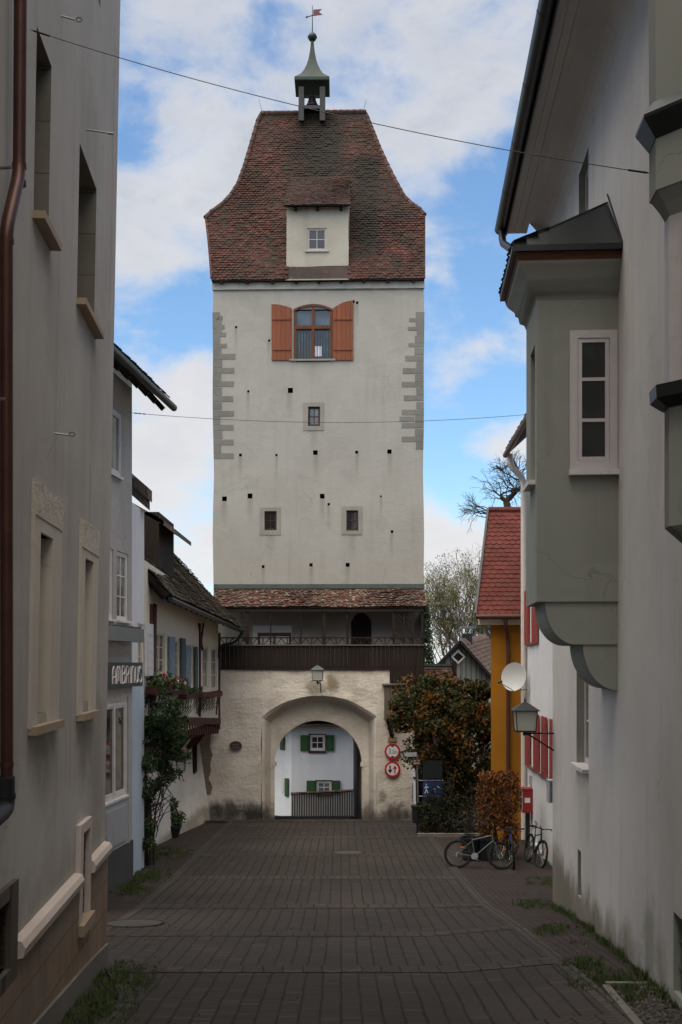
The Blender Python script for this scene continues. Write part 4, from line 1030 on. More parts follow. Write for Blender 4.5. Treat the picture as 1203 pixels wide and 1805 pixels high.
# lower niches have their own cream lining, so they are cut in a second pass below
mb = MB(); wall(mb, NL, 0, NL.len, .8, 19.5, [up1, up2, up3, up4, lo1, lo2, cel, nr], step=1.0, rmi=1)
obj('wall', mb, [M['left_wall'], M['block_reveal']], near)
closed_house(near, NL, 9, .8, 19.5, 'left_wall', roof=True)
for h in (up1, up2, up3, up4): window(near, NL, h[0], h[1], h[2], h[3], .29, 2, 3, .06, .03, 'lilac_paint')
for h in (up1, up2):
    s = MB(); fbox(s, NL, h[0]-.03, h[1]+.10, h[2]-.05, h[2]+.02, -.28, .11); obj('sill', s, M['sill'], near)
for h, o0, o1, zt in ((lo1, 51.4, 101, 7.79), (lo2, 136.5, 166.7, 7.76)):
    a, b = uat(o0, 6.5), uat(o1, 6.5); m_ = MB()
    fbox(m_, NL, a, h[0]+.015, 5.50, zt-.32, -.14, .035); fbox(m_, NL, h[1]-.015, b, 5.50, zt-.32, -.14, .035)
    fbox(m_, NL, h[0], h[1], h[3], zt-.32, -.14, .035); fbox(m_, NL, h[0], h[1], h[2]-.06, h[3], -.14, -.115)
    sr = obj('surround', m_, M['cream'], near)
    m_ = MB(); n = 9
    fbox(m_, NL, a, b, zt-.32, zt, .0, .044)
    obj('lintel_panel', m_, M['cream_rough'], near)
    m_ = MB(); fbox(m_, NL, a+.01, b+.02, 5.44, 5.52, -.02, .09); obj('sill', m_, M['sill'], near)
m_ = MB(); a, b = uat(133, 3.8), uat(153, 3.8)
fbox(m_, NL, a, cel[0], 3.05, 4.22, -.1, .06); fbox(m_, NL, cel[1], b, 3.05, 4.22, -.1, .06); fbox(m_, NL, cel[0], cel[1], 4.1, 4.22, -.1, .06)
fr_ = obj('cellar_window_frame', m_, M['mould'], near)
m_ = MB(); fbox(m_, NL, a-.04, b+.0, 2.93, 3.06, -.1, .12); obj('cellar_sill', m_, M['sill'], near)
window(near, NL, cel[0], cel[1], cel[2], cel[3], .16, 1, 1, .04, .03, 'lilac_paint')
m_ = MB(); a2 = uat(22, 3.9); fbox(m_, NL, nr[1], a2, 3.36, 4.22, -.15, .05); fbox(m_, NL, nr[0]-.1, nr[1], 4.1, 4.22, -.15, .05); fbox(m_, NL, nr[0]-.1, nr[1], 3.36, 3.5, -.15, .05); obj('cellar_window_frame', m_, M['grey_wood'], near)
def moulding(ua, ub):
    m_ = MB(); n = max(2, int((ub-ua)/.25))
    for i in range(n):
        q = []
        for u in (ua+(ub-ua)*i/n, ua+(ub-ua)*(i+1)/n):
            w_ = .008*mnoise.noise(V((u*2.3, 1, 0)))
            q.append([NL.p(u, 3.50+w_, .0), NL.p(u, 3.52+w_, .10), NL.p(u, 3.60+w_, .115+w_), NL.p(u, 3.66+w_, .085), NL.p(u, 3.68+w_, .0)])
        for k in range(4): m_.q([q[0][k], q[1][k], q[1][k+1], q[0][k+1]])
        if i == 0: m_.q(q[0][::-1])
        if i == n-1: m_.q(q[1])
    obj('moulding', m_, M['mould'], near, smooth=False)
ma, mb_ = uat(133, 3.8), uat(153, 3.8)
moulding(a2+.005, ma-.01); moulding(mb_+.02, NL.len-.02)
for ua, ub in ((0, nr[0]-.12), (a2, ma), (mb_, NL.len+.03)):
    m_ = MB(); fbox(m_, NL, ua, ub, 1.0, 3.50, -.02, .05); obj('plinth', m_, M['plinth_stone'], near)
m_ = MB(); fbox(m_, NL, nr[0]-.12, a2, 1.0, 3.36, -.02, .05); obj('plinth', m_, M['plinth_stone'], near)
m_ = MB(); fbox(m_, NL, ma, mb_, 1.0, 2.93, -.02, .048); obj('plinth', m_, M['plinth_stone'], near)
m_ = MB(); n = 30; u0 = 0
for i in range(n):
    ua = NL.len*i/n; ub = NL.len*(i+1)/n; Ya, Yb = NL.Y(ua), NL.Y(ub)
    m_.hexa([NL.p(ua, g(Ya)-.5, .11), NL.p(ub, g(Yb)-.5, .11), NL.p(ub, g(Yb)-.5, .04), NL.p(ua, g(Ya)-.5, .04), NL.p(ua, g(Ya)+.29, .085), NL.p(ub, g(Yb)+.29, .085), NL.p(ub, g(Yb)+.29, .04), NL.p(ua, g(Ya)+.29, .04)])
obj('base_course', m_, M['base_stone'], near)
# downpipe
def off_wall(px, py, off=.10):
    Y = 9.3
    for _ in range(30): z = ZW(py, Y); k = (px-601.5)/F; Y = (-2.2+.019*(z-EYE)+off)/(k+.06375)
    return P(px, py, Y)
dp = MB(); pts = pipe_path([off_wall(37, -700), off_wall(36, 0), off_wall(34, 305), off_wall(11, 405), off_wall(12, 1372)], .14)
dp.tube(pts, .052, 14)
for py, px in ((292, 34), (322, 33.5), (424, 11.5), (1348, 12)): c = off_wall(px, py); dp.tube([c-V((0, 0, .02)), c+V((0, 0, .02))], .058, 14)
dpo = obj('downpipe', dp, M['copper'], near); smooth_angle(dpo, 45)
dk = MB(); dk.tube(pipe_path([off_wall(9, 1370), off_wall(9, 1425), off_wall(-22, 1452), off_wall(-30, 1900)], .1), .078, 14); dk.tube([off_wall(9, 1400), off_wall(9, 1408)], .086, 14)
smooth_angle(obj('cast_iron_shoe', dk, M['black'], dpo), 45)
for py, px in ((294, 20), (703, 8)):
    br = MB(); e_ = off_wall(px, py, .16); br.tube([e_-V((.25, -.05, 0)), e_], .012, 6); obj('pipe_clamp', br, M['silver'], dpo)
for px, py, kind in ((108, 27, 'e'), (152, 228, 'b'), (96, 763, 'e')):
    u, z = hit(NL, px, py); c = NL.p(u, z, 0); h_ = MB(); h_.tube([NL.p(u, z, -.02), NL.p(u+.05, z-.01, .13 if kind == 'e' else .26)], .009, 6)
    if kind == 'e':
        e = NL.p(u+.06, z, .165); h_.tube([e+V((.03*cos(a*pi/4), 0, .022*sin(a*pi/4))) for a in range(9)], .007, 5)
    else: e = NL.p(u+.05, z-.01, .24); h_.tube([e, NL.p(u+.06, z-.012, .30)], .014, 8)
    obj('wall_hook', h_, M['grey_metal'], near)

# ---- 2. grey roughcast house with the sign
GH = Fr((-4.94-.09*5.5, 21.3), (-4.94, 26.8))
grey = thing('roughcast_house', 'grey roughcast house with white windows and dark overhanging eaves behind the nearest left house', 'house', (-5, 24, g(24)))
grey['label'] = 'grey roughcast house with white windows and dark overhanging eaves, under the long black sign'
grey['label'] = 'narrow grey roughcast house on the left with white windows and long dark eaves'
def G(px, py, n=0): return hit(GH, px, py, n)
L2 = GH.len
w1 = (G(186, 780)[0], G(212, 780)[0], G(211, 842)[1], G(211, 731)[1], .16)
w2 = (G(186, 1030)[0]-.0, G(199.5, 1030)[0], G(199, 1092)[1], G(199, 968)[1], .14)
w3 = (G(206, 1030)[0], G(226.5, 1030)[0], w2[2], w2[3], .14)
w4 = (G(180, 1300)[0], G(224, 1300)[0], G(222, 1402)[1], G(222, 1236)[1], .12)
mb = MB(); wall(mb, GH, 0, L2, .4, 12.6, [w1, w2, w3, w4], step=1)
obj('wall', mb, M['roughcast'], grey)
mb = MB(); mb.q([GH.p(L2, .4, 0), GH.p(L2, .4, -6), GH.p(L2, 12.9, -6), GH.p(L2, 12.9, 0)]); mb.q([GH.p(L2, 12.9, 0), GH.p(L2, 12.9, -6), GH.p(L2, 16.5, -6)])
mb.q([GH.p(0, .4, -6), GH.p(0, .4, 0), GH.p(0, 12.9, 0), GH.p(0, 12.9, -6)]); obj('wall', mb, M['roughcast'], grey)
window(grey, GH, w1[0], w1[1], w1[2], w1[3], .06, 1, 1, .07, .03, 'white_old', 'glass_pale', sill=(.04, .08, .06))
window(grey, GH, w2[0], w2[1], w2[2], w2[3], .10, 2, 3, .06, .025, 'white_paint', 'glass_pale', sill=(.03, .08, .05))
window(grey, GH, w3[0], w3[1], w3[2], w3[3], .10, 2, 3, .06, .025, 'white_paint', 'glass_pale', sill=(.03, .08, .05))
window(grey, GH, w4[0], w4[1], w4[2], w4[3], .08, 2, 1, .09, .03, 'white_old', 'glass', casings=2, sill=(.02, .05, .05))
pn = MB(); z0 = G(222, 1488)[1]; fbox(pn, GH, w4[0], w4[1]+.02, z0, w4[2]-.06, 0, .025); fbox(pn, GH, w4[0]+.2, w4[1]-.25, z0+.12, w4[2]-.2, .02, .045)
fbox(pn, GH, w4[1], w4[1]+.1, z0, w4[3]+.1, 0, .035); obj('door_panel', pn, M['grey_paint'], grey)
pl_ = MB(); fbox(pl_, GH, 0, L2+.01, .2, G(228, 1483)[1], 0, .03); obj('plinth', pl_, M['plinth_grey'], grey)
ab = MB(); zb3 = G(230, 1131, .3)[1]; zt3 = G(230, 1107, .3)[1]; fbox(ab, GH, 0, L2-.02, zb3, zt3, .1, .3); fbox(ab, GH, .0, L2-.6, zb3+.01, zt3+.03, .02, .1)
for k in range(6): u = L2-.25-.6*k; fbox(ab, GH, u-.03, u+.03, zt3, zt3+.05, 0, .28)
obj('awning_box', ab, M['grey_metal'], grey)
# roof and gutter
ez = 12.36; rf = MB(); eo = .70
rf.hexa([GH.p(-6, ez-.02, eo), GH.p(L2+.75, ez-.02, eo), GH.p(L2+.75, ez+3.4, -3.6), GH.p(-6, ez+3.4, -3.6), GH.p(-6, ez+.14, eo), GH.p(L2+.75, ez+.14, eo), GH.p(L2+.75, ez+3.56, -3.6), GH.p(-6, ez+3.56, -3.6)])
rfo = obj('roof', rf, M['wood_dark'], grey)
sdv = (GH.p(0, ez+3.56, -3.6)-GH.p(0, ez+.14, eo)); sdl = sdv.length; sdv.normalize()
tb = MB(); tiles(tb, GH.p(0, ez+.15, eo+.02), GH.U, sdv, GH.U.cross(sdv)*-1 if (GH.U.cross(sdv)).z < 0 else GH.U.cross(sdv), 14, .3, .22, lambda s: (-2, L2+.8), lenf=1.3, thick=.03, seed=5); obj('roof_tiles', tb, M['tiles_dark'], rfo)
gt = MB(); gt.tube([GH.p(-6, ez-.02, eo+.08), GH.p(L2+.95, ez-.02, eo+.08)], .085, 10); smooth_angle(obj('gutter', gt, M['gutter'], grey), 50)
for k in range(9):
    rt = MB(); u = L2+.6-.75*k; rt.bar(GH.p(u, ez-.12, eo-.1), GH.p(u, ez+.55, 0), .09, .12); obj('rafter', rt, M['wood_dark'], rfo)
# sign
def stroke(mb, fr, u, z, w_, h_, path, r, n):
    path = [p for i, p in enumerate(path) if i == 0 or abs(p[0]-path[i-1][0])+abs(p[1]-path[i-1][1]) > 1e-3]; mb.tube([fr.p(u+x*w_, z+y*h_, n) for x, y in path], r, 4)
sg_u0, sg_u1 = G(180, 1190)[0], G(243, 1190)[0]; sz1 = G(240, 1168, .1)[1]; sz0 = G(240, 1210, .1)[1]
sign = thing('wall_sign', 'long dark signboard with tall pale lettering on the grey roughcast house', 'sign', GH.p((sg_u0+sg_u1)/2, sz0, 0))
sb = MB(); fbox(sb, GH, sg_u0-.3, sg_u1, sz0, sz1, .03, .12); obj('board', sb, paint('sign_board', (.045, .05, .05), .6, .2), sign)
def arcp(cx, cy, rx, ry, a0, a1, n=7): return [(cx+rx*cos(radians(a0+(a1-a0)*k/n)), cy+ry*sin(radians(a0+(a1-a0)*k/n))) for k in range(n+1)]
GLY = {'A': [[(0, 0), (0, .6)]+arcp(.5, .62, .5, .38, 180, 0)+[(1, 0)], [(0, .38), (1, .38)]],
 'M': [[(0, 0), (0, .7)]+arcp(.25, .7, .25, .3, 180, 0, 5)+[(.5, .15)], [(.5, .7)]+arcp(.75, .7, .25, .3, 180, 0, 5)+[(1, 0)]],
 'B': [[(0, 0), (0, 1), (.55, 1)]+arcp(.55, .78, .4, .22, 90, -90)+[(.0, .56)], [(.55, .56)]+arcp(.55, .28, .45, .28, 90, -90)+[(0, 0)]],
 'R': [[(0, 0), (0, 1), (.55, 1)]+arcp(.55, .75, .42, .25, 90, -90)+[(0, .5)], [(.55, .5), (1, 0)]],
 'I': [[(.5, 0), (.5, 1)]], 'N': [[(0, 0), (0, .62)]+arcp(.5, .62, .5, .38, 180, 0)+[(1, 0)]],
 'U': [[(0, 1), (0, .38)]+arcp(.5, .38, .5, .38, 180, 360)+[(1, 1)]],
 'S': [arcp(.5, .76, .48, .24, 20, 270)+arcp(.5, .26, .48, .26, 90, -160)]}
word = 'AMBRINUS'; a = G(188.5, 1190)[0]-.05; b = G(241.5, 1190)[0]; pitch = (b-a)/8.0
lh = (sz1-sz0)*.68; lz = sz0+(sz1-sz0)*.16
ub = a
tot = sum({'I': .45, 'M': 1.35}.get(c, 1) for c in word); un = (b-a)/tot
for c in word:
    wd = {'I': .45, 'M': 1.35}.get(c, 1)*un; lt_ = MB()
    for p_ in GLY[c]: stroke(lt_, GH, ub+.05*un+.02, lz, wd*.76-.02, lh, p_, .022, .125)
    obj('letter', lt_, M['white_paint'], sign); ub += wd

# ---- 3. narrow pale blue house
BH = Fr((-5.05, 26.95), (-5.06, 29.15))
blue = thing('pale_blue_house', 'narrow house with white upper wall and pale blue ground floor behind the roughcast house', 'house', (-5.1, 28.5, g(28.5)))
Bp = lambda px, py, n=0: hit(BH, px, py, n)
bwz = (Bp(243, 1140)[0], Bp(252.5, 1140)[0], Bp(250, 1190)[1], Bp(250, 1100)[1], .14)
mb = MB(); zs_ = Bp(250, 1200)[1]; wall(mb, BH, 0, BH.len, zs_, 10.0, [bwz], step=1); obj('wall', mb, M['cool_white'], blue)
mb = MB(); wall(mb, BH, 0, BH.len, .2, zs_, [], step=1); mb.q([BH.p(BH.len, .2, 0), BH.p(BH.len, .2, -4), BH.p(BH.len, 10, -4), BH.p(BH.len, 10, 0)]); obj('wall', mb, M['blue_wall'], blue)
window(blue, BH, *bwz[:4], .1, 2, 3, .06, .03, 'cream_paint', 'glass_pale')
for x0, x1 in ((253.3, 256), (257.5, 267)):
    s = MB(); a, b = Bp(x0, 1140)[0], Bp(x1, 1140)[0]; fbox(s, BH, a, b, bwz[2]-.03, bwz[3]+.04, .02, .06)
    for k in range(1, 6): z = bwz[2]+(bwz[3]-bwz[2])*k/6; fbox(s, BH, a+.02, b-.02, z-.03, z, .055, .07)
    obj('shutter', s, M['shutter_pale'], blue)
rb2 = MB(); e = [P(238, 839, 28.5), P(261, 859, 28.5)]; sd2 = (e[1]-e[0]).normalized(); up_ = V((0, 0, 1))
for k, (h0, h1, ex) in enumerate(((0, -.30, 0), (-.30, -.55, -.06))):
    A = e[0]-sd2*4+up_*h0; B = e[1]+sd2*ex+up_*h0; A2 = e[0]-sd2*4+up_*h1; B2 = e[1]+sd2*ex+up_*h1; y = V((0, .62 if k == 0 else .55, 0)); y0 = V((0, .04*k, 0))
    rb2.hexa([A2+y0, B2+y0, B2+y, A2+y, A+y0, B+y0, B+y, A+y])
rb2.hexa([e[0]-sd2*4+V((0, -1.6, -.1)), e[0]+V((0, -1.6, -.1)), e[0]+V((0, .5, -.1)), e[0]-sd2*4+V((0, .5, -.1)), e[0]-sd2*4+V((0, -1.6, 0)), e[0]+V((0, -1.6, 0)), e[0]+V((0, .5, 0)), e[0]-sd2*4+V((0, .5, 0))])
obj('roof', rb2, M['grey_wood'], blue)

# ---- 4. half-timbered house
HT = Fr((-5.11, 29.45), (-4.58, 42.3)); HL = Fr((-5.63, 29.45), (-5.42, 42.3))
half = thing('half_timbered_house', 'cream half-timbered house with jettied upper floor and mossy tiled roof beside the tower', 'house', (-5.3, 36, g(36)))
R5 = lambda x, y: (160+x/3.343, 1020+y/3.343)
Hp = lambda px, py, n=0: hit(HT, px, py, n)
def hr(x0, y0, x1, y1, n=0):
    a, c = R5(x0, y0); b, d = R5(x1, y1); u0 = Hp(a, (c+d)/2, n)[0]; u1 = Hp(b, (c+d)/2, n)[0]; m_ = (a+b)/2
    return u0, u1, Hp(m_, d, n)[1], Hp(m_, c, n)[1]
hw_ = [hr(375, 315, 438, 572), hr(489, 357, 521, 600), hr(578, 388, 604, 640), hr(660, 400, 693, 655), hr(712, 406, 744, 658)]
mb = MB(); wall(mb, HT, 0, HT.len, 4.0, 9.0, [(*h, .12) for h in hw_], step=1, ztop=None); 
mb.q([HT.p(HT.len, 4, 0), HT.p(HT.len, 4, -6), HT.p(HT.len, 8.5, -6), HT.p(HT.len, 7.9, 0)])
obj('upper_wall', mb.warp(lambda p: V((p.x, p.y, p.z if p.z < 8.9 else 8.75-(p.y-30.2)*.055))), M['timber_wall'], half)
for i, h in enumerate(hw_):
    window(half, HT, *h, .09, 2, 3 if i else 3, .06, .028, 'cream_paint', 'glass_pale', casings=2 if i in (0,) else 1)
for (x0, y0, x1, y1, mt) in ((452, 343, 487, 572, 'shutter_blue'), (523, 352, 549, 612, 'shutter_teal'), (550, 392, 577, 640, 'shutter_blue'), (604, 402, 622, 652, 'shutter_teal')):
    h = hr(x0, y0, x1, y1); s = MB(); fbox(s, HT, *h, .03, .065); w_ = h[1]-h[0]
    fbox(s, HT, h[0]+w_*.12, h[1]-w_*.12, h[2]+.08, (h[2]+h[3])/2-.04, .06, .08); fbox(s, HT, h[0]+w_*.12, h[1]-w_*.12, (h[2]+h[3])/2+.04, h[3]-.08, .06, .08)
    obj('shutter', s, M[mt], half)
def tim(x0, y0, x1, y1, w_=.12, n=.03, mat='timber_red'):
    a = R5(x0, y0); b = R5(x1, y1); A = Hp(*a); B = Hp(*b); s = MB(); s.bar(HT.p(A[0], A[1], n-.03), HT.p(B[0], B[1], n-.03), w_, .1, up=HT.Nn); obj('timber', s, M[mat], half)
tim(375, 150, 362, 800, .3); tim(352, 150, 352, 900, .22); tim(640, 265, 640, 815, .16); tim(632, 265, 655, 420, .09); tim(660, 265, 640, 430, .09); tim(652, 640, 630, 800, .08); tim(756, 320, 754, 890, .2); tim(748, 660, 737, 800, .1)
bm_ = MB(); A = Hp(*R5(368, 800)); B = Hp(*R5(745, 825)); A2 = Hp(*R5(368, 850)); B2 = Hp(*R5(745, 862))
bm_.hexa([HT.p(0, A2[1], .08), HT.p(HT.len+.1, B2[1], .08), HT.p(HT.len+.1, B2[1], -.3), HT.p(0, A2[1], -.3), HT.p(0, A[1], .08), HT.p(HT.len+.1, B[1], .08), HT.p(HT.len+.1, B[1], -.3), HT.p(0, A[1], -.3)])
obj('jetty_beam', bm_, M['timber_red'], half)
jj = MB(); n = 26
for k in range(n): u = .2+(HT.len-.3)*k/(n-1); zt = A2[1]+(B2[1]-A2[1])*u/HT.len; fbox(jj, HT, u-.09, u+.09, zt-.34, zt, -.9, .02)
fbox(jj, HT, 0, HT.len, B2[1]-.28, B2[1]-.02, -.95, -.3); obj('joists', jj, M['timber_red'], half)
for u in (5.5, 8.2, 10.6, 11.9):
    bk_ = MB(); bk_.bar(HT.p(u, 3.85, -.2), HT.p(u, 3.1, -.75), .16, .16); obj('bracket', bk_, M['timber_red'], half)
lw = MB(); lwin = None
wall(lw, HL, 0, HL.len, -.4, 4.0, [], step=.8)
lw.q([HL.p(HL.len, -.4, 0), HL.p(HL.len, -.4, -5), HL.p(HL.len, 4, -5), HL.p(HL.len, 4, 0)])
lw.q([HL.p(0, -.4, -5), HL.p(0, -.4, 0), HL.p(0, 4, 0), HL.p(0, 4, -5)])
def flare(p):
    t = max(0, min(1, (p.y-34)/7)); h = max(0, 2.3-p.z); return p+V((.09*h*h*t*(1 if p.x > -6.2 else 0)+.05*mnoise.noise(p*.7), 0, 0))
obj('lower_wall', lw.warp(flare), M['white_wall'], half)
up5 = MB(); up5.q([HT.p(0, 4, -5), HT.p(0, 4, 0), HT.p(0, 8.8, 0), HT.p(0, 8.8, -5)]); obj('gable_boards', up5, M['wood_dark'], half)
sw_ = MB()
for (x0, x1, y0, y1) in ((339, 343.5, 1313, 1364),):
    a = hit(HL, x0, 1340)[0]; b = hit(HL, x1, 1340)[0]; z0 = hit(HL, x0, y1)[1]; z1 = hit(HL, x0, y0)[1]; window(half, HL, a, b, z0, z1, -.02, 1, 2, .06, .03, 'timber', 'glass')
# roof
E0 = V((-4.53, 29.9, 7.95)); E1 = V((-3.73, 42.35, 7.46)); UU = (E1-E0).normalized(); LR = (E1-E0).length; SD = V((-cos(radians(47)), 0, sin(radians(47)))); NN = UU.cross(SD).normalized()
if NN.z < 0: NN = -NN
rfb = MB(); LS = 5.6
rfb.hexa([E0-NN*.16, E1-NN*.16, E1+SD*LS-NN*.16, E0+SD*LS-NN*.16, E0, E1, E1+SD*LS, E0+SD*LS])
far_ = SD.copy(); far_.x *= -1
rfb.hexa([E0+SD*LS-NN*.16, E1+SD*LS-NN*.16, E1+SD*LS-V((LS*.7, 0, LS*.7))-NN*.16, E0+SD*LS-V((LS*.7, 0, LS*.7))-NN*.16, E0+SD*LS, E1+SD*LS, E1+SD*LS-V((LS*.7, 0, LS*.7)), E0+SD*LS-V((LS*.7, 0, LS*.7))])
hro = obj('roof', rfb, M['wood_dark'], half)
tb = MB(); tiles(tb, E0-SD*.05, UU, SD, NN, int(LS/.19), .19, .2, lambda s: (-.05, LR+.06), rough=1.1, thick=.025, sag=.08, seed=12); obj('roof_tiles', tb, M['tiles_old'], hro)
for k in range(16):
    ra = MB(); u = .2+(LR-.4)*k/15; ra.bar(E0+UU*u-NN*.2+SD*.05, E0+UU*u-NN*.2+SD*1.1, .1, .13); obj('rafter', ra, M['timber'], hro)
gu = MB(); gu.tube([E0-SD*.12-NN*.06+V((0, 0, -.02)), E1-SD*.12-NN*.06+V((0, 0, -.02))], .07, 8)
smooth_angle(obj('gutter', gu, M['gutter'], half), 50)
el = MB(); e_ = E1-SD*.12; el.tube(pipe_path([e_, P(424, 1120, 42.3), P(414, 1133, 42.3), P(389, 1137, 42.2), P(386, 1160, 42.2)], .2), .06, 8); smooth_angle(obj('downpipe', el, M['black'], half), 50)
# dormer
dm = MB(); X1 = XW(298, 34.2); dm.box((X1-2.2, 32.3, 8.3), (X1, 35.2, ZW(923, 34.2)+.1)); 
dmo = obj('dormer', dm, M['wood_dark_y'], half)
for a, b, k in ((P(248, 897, 33.6), P(301, 927, 33.6), 0), (P(292, 921, 33.6), P(323, 944, 33.6), 1)):
    d_ = (b-a).normalized(); a = a-d_*(3 if k == 0 else 0); s = MB(); y = V((0, 2.6, 0)); t = V((0, 0, -.13)); o_ = V((0, -1.3, 0)); 
    s.hexa([a+t+o_, b+t+o_, b+t+o_+y*1.2, a+t+o_+y*1.2, a+o_, b+o_, b+o_+y*1.2, a+o_+y*1.2]); obj('dormer_roof', s, M['grey_wood'], dmo)
# flower boxes with iron brackets
for i, (x0, y0, x1, y1, fl) in enumerate(((378, 632, 478, 678, 'geranium'), (480, 652, 556, 682, 'geranium'), (563, 674, 636, 706, 'green'), (658, 672, 694, 700, 'dry'), (694, 668, 774, 697, 'dry'))):
    lab = ['flower box thick with red and white geraniums, nearest on the timbered house', 'flower box with few white blooms between the blue shutters', 'flower box with low green foliage under the second pair of blue shutters',
           'small empty flower box under the left bare far window', 'long empty flower box nearest the tower corner of the timbered house'][i]
    u0, u1, z0, z1 = hr(x0, y0, x1, y1, .3); tq = thing('flower_box', lab, 'flower box', HT.p((u0+u1)/2, z0, .1), 'flower boxes on the timbered house')
    s = MB(); fbox(s, HT, u0, u1, z0, z1, .06, .09); fbox(s, HT, u0, u1, z0, z1, .29, .32); fbox(s, HT, u0, u0+.03, z0, z1, .09, .29); fbox(s, HT, u1-.03, u1, z0, z1, .09, .29); fbox(s, HT, u0, u1, z0, z0+.03, .09, .29); fbox(s, HT, u0+.03, u1-.03, z1-.05, z1-.03, .09, .29)
    obj('trough', s, M['timber_red'], tq)
    s = MB()
    for k in range(5):
        u = u0+(u1-u0)*(k+.5)/5; s.tube([HT.p(u, z0, .3), HT.p(u, z0-.25, .22), HT.p(u+.03, z0-.5, .06)], .011, 5); s.tube([HT.p(u, z0, .1), HT.p(u, z0-.42, .08)], .01, 5)
    s.tube([HT.p(u0, z0-.02, .3), HT.p(u1, z0-.02, .3)], .01, 5); obj('iron_bracket', s, M['black'], tq)
    if fl != 'dry':
        lv = MB(); fl_r = MB(); fl_w = MB(); rr = random.Random(i)
        for k in range(420 if fl == 'geranium' else 200):
            c = HT.p(rr.uniform(u0, u1), z1+abs(rr.gauss(0, .14 if fl == 'geranium' else .07)), rr.uniform(.05, .42)); d = V((rr.gauss(0, 1), rr.gauss(0, 1), rr.gauss(0, 1))).normalized(); e = d.orthogonal().normalized()*.05; f_ = d.cross(e)
            lv.q([c-e, c-f_*.8, c+e, c+f_*.8])
        obj('leaves', lv, paint('geranium_leaf', (.035, .075, .02), .6), tq)
        if fl == 'geranium':
            for k in range(11):
                c = HT.p(rr.uniform(u0, u1), z1+rr.uniform(.08, .34), rr.uniform(.15, .42)); t = fl_r if k % 3 else fl_w
                for q_ in range(14):
                    d = V((rr.gauss(0, 1), rr.gauss(0, 1), rr.gauss(0, 1))).normalized(); p_ = c+d*.05; e = d.orthogonal().normalized()*.03; f_ = d.cross(e); t.q([p_-e, p_-f_, p_+e, p_+f_])
            obj('red_blooms', fl_r, paint('red_bloom', (.4, .015, .02), .6), tq); obj('white_blooms', fl_w, paint('white_bloom', (.7, .6, .6), .6), tq)
# wires across the street
def cable(name, label, A, B, sag, r=.0036):
    mb = MB(); pts = []
    for k in range(25): t = k/24; p = A.lerp(B, t); p.z -= sag*4*t*(1-t); pts.append(p)
    mb.tube(pts, r, 5)
    for end, inn in ((0, 1), (-1, -2)):
        for t in (.12, .3, .5): c = pts[end].lerp(pts[inn], t*.5/ (pts[end]-pts[inn]).length if (pts[end]-pts[inn]).length > .3 else t); d = (pts[inn]-pts[end]).normalized(); mb.tube([c, c+d*.07], r*2.2, 6)
    tag(obj(name, mb, M['black']), label, 'cable')

# ================================================================== HOUSES ON THE RIGHT
def rx(Y): return 3.56+.062*(Y-12.4)
RB_ = Fr((rx(-6), -6), (rx(22.4), 22.4), flip=True)
right = thing('bay_window_house', 'tall pinkish grey plastered house on the right with a sage green bay and dark gutter', 'house', (4.2, 16, g(16)))
UY = lambda Y: (Y+6)/RB_.U.y
def rpx(px): return RB_.u_at(px)
hu = (rpx(1038), rpx(1021), 12.6, 14.24, .22); hl_ = (rpx(1038), rpx(1017), 4.42, 6.5, .22)
slot = (rpx(1025), rpx(1019), 2.22, 3.0, .15); cw = (UY(10.6), rpx(1188), 2.62, 3.46, .3)
huf = (UY(20.9), UY(21.9), 12.7, 14.2, .2)
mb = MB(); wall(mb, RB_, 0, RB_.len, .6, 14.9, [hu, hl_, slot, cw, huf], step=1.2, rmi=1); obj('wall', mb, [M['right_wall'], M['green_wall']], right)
closed_house(right, RB_, 9, .6, 14.9, 'right_wall')
window(right, RB_, *hu[:4], .18, 2, 3, .07, .03, 'lilac_paint'); window(right, RB_, *huf[:4], .15, 2, 3, .07, .03, 'lilac_paint')
window(right, RB_, *hl_[:4], .2, 2, 3, .06, .03, 'lilac_paint', sill=None)
s = MB(); fbox(s, RB_, hl_[0]-.02, hl_[1]+.05, hl_[2]-.05, hl_[2]+.01, -.18, .10); obj('sill', s, M['white_old'], right)
s = MB(); fbox(s, RB_, slot[0], slot[1], slot[2], slot[3], -.149, -.13); obj('vent_plate', s, M['grey_metal'], right)
s = MB()
for k in range(6): u = cw[0]+(cw[1]-cw[0])*(k+.5)/6; s.tube([RB_.p(u, cw[2], -.06), RB_.p(u, cw[3], -.06)], .009, 5)
for z in (cw[2]+.25, cw[2]+.55): s.tube([RB_.p(cw[0], z, -.06), RB_.p(cw[1], z, -.06)], .009, 5)
obj('cellar_grille', s, M['grey_metal'], right)
window(right, RB_, *cw[:4], .28, 2, 1, .05, .03, 'timber')
# cove, soffit, gutter, roof
zs = 14.82; cv = MB(); n = 7; prev = None
Lr = RB_.len+.55
for k in range(n+1):
    a = pi/2*k/n; n_ = -.01+.47*(1-cos(a)); z_ = zs-.55+.55*sin(a)
    row = (RB_.p(0, z_, n_), RB_.p(RB_.len, z_, n_))
    if prev: cv.q([prev[0], row[0], row[1], prev[1]])
    prev = row
cv.q([RB_.p(RB_.len, zs-.55, -.01), RB_.p(RB_.len, zs, .46), RB_.p(RB_.len, zs+.05, 0)])
obj('cove', cv, M['right_wall'], right, smooth=False)
for i in range(3):
    sf = MB(); n0, n1 = .45+.133*i, .45+.133*(i+1)-.006
    fbox(sf, RB_, 0, Lr, zs, zs+.03, n0, n1); obj('soffit_board', sf, M['soffit_plain'] if 'soffit_plain' in M else M.setdefault('soffit_plain', wood('soffit_plain', (.5, .475, .44), (.47, .44, .41), grain_ax=1)), right)
fc = MB(); fbox(fc, RB_, 0, Lr, zs-.04, zs+.25, .85, .875); obj('fascia', fc, M['slate'], right)
gt = MB(); n = 12; cu = .98; r_ = .115
segs = 15
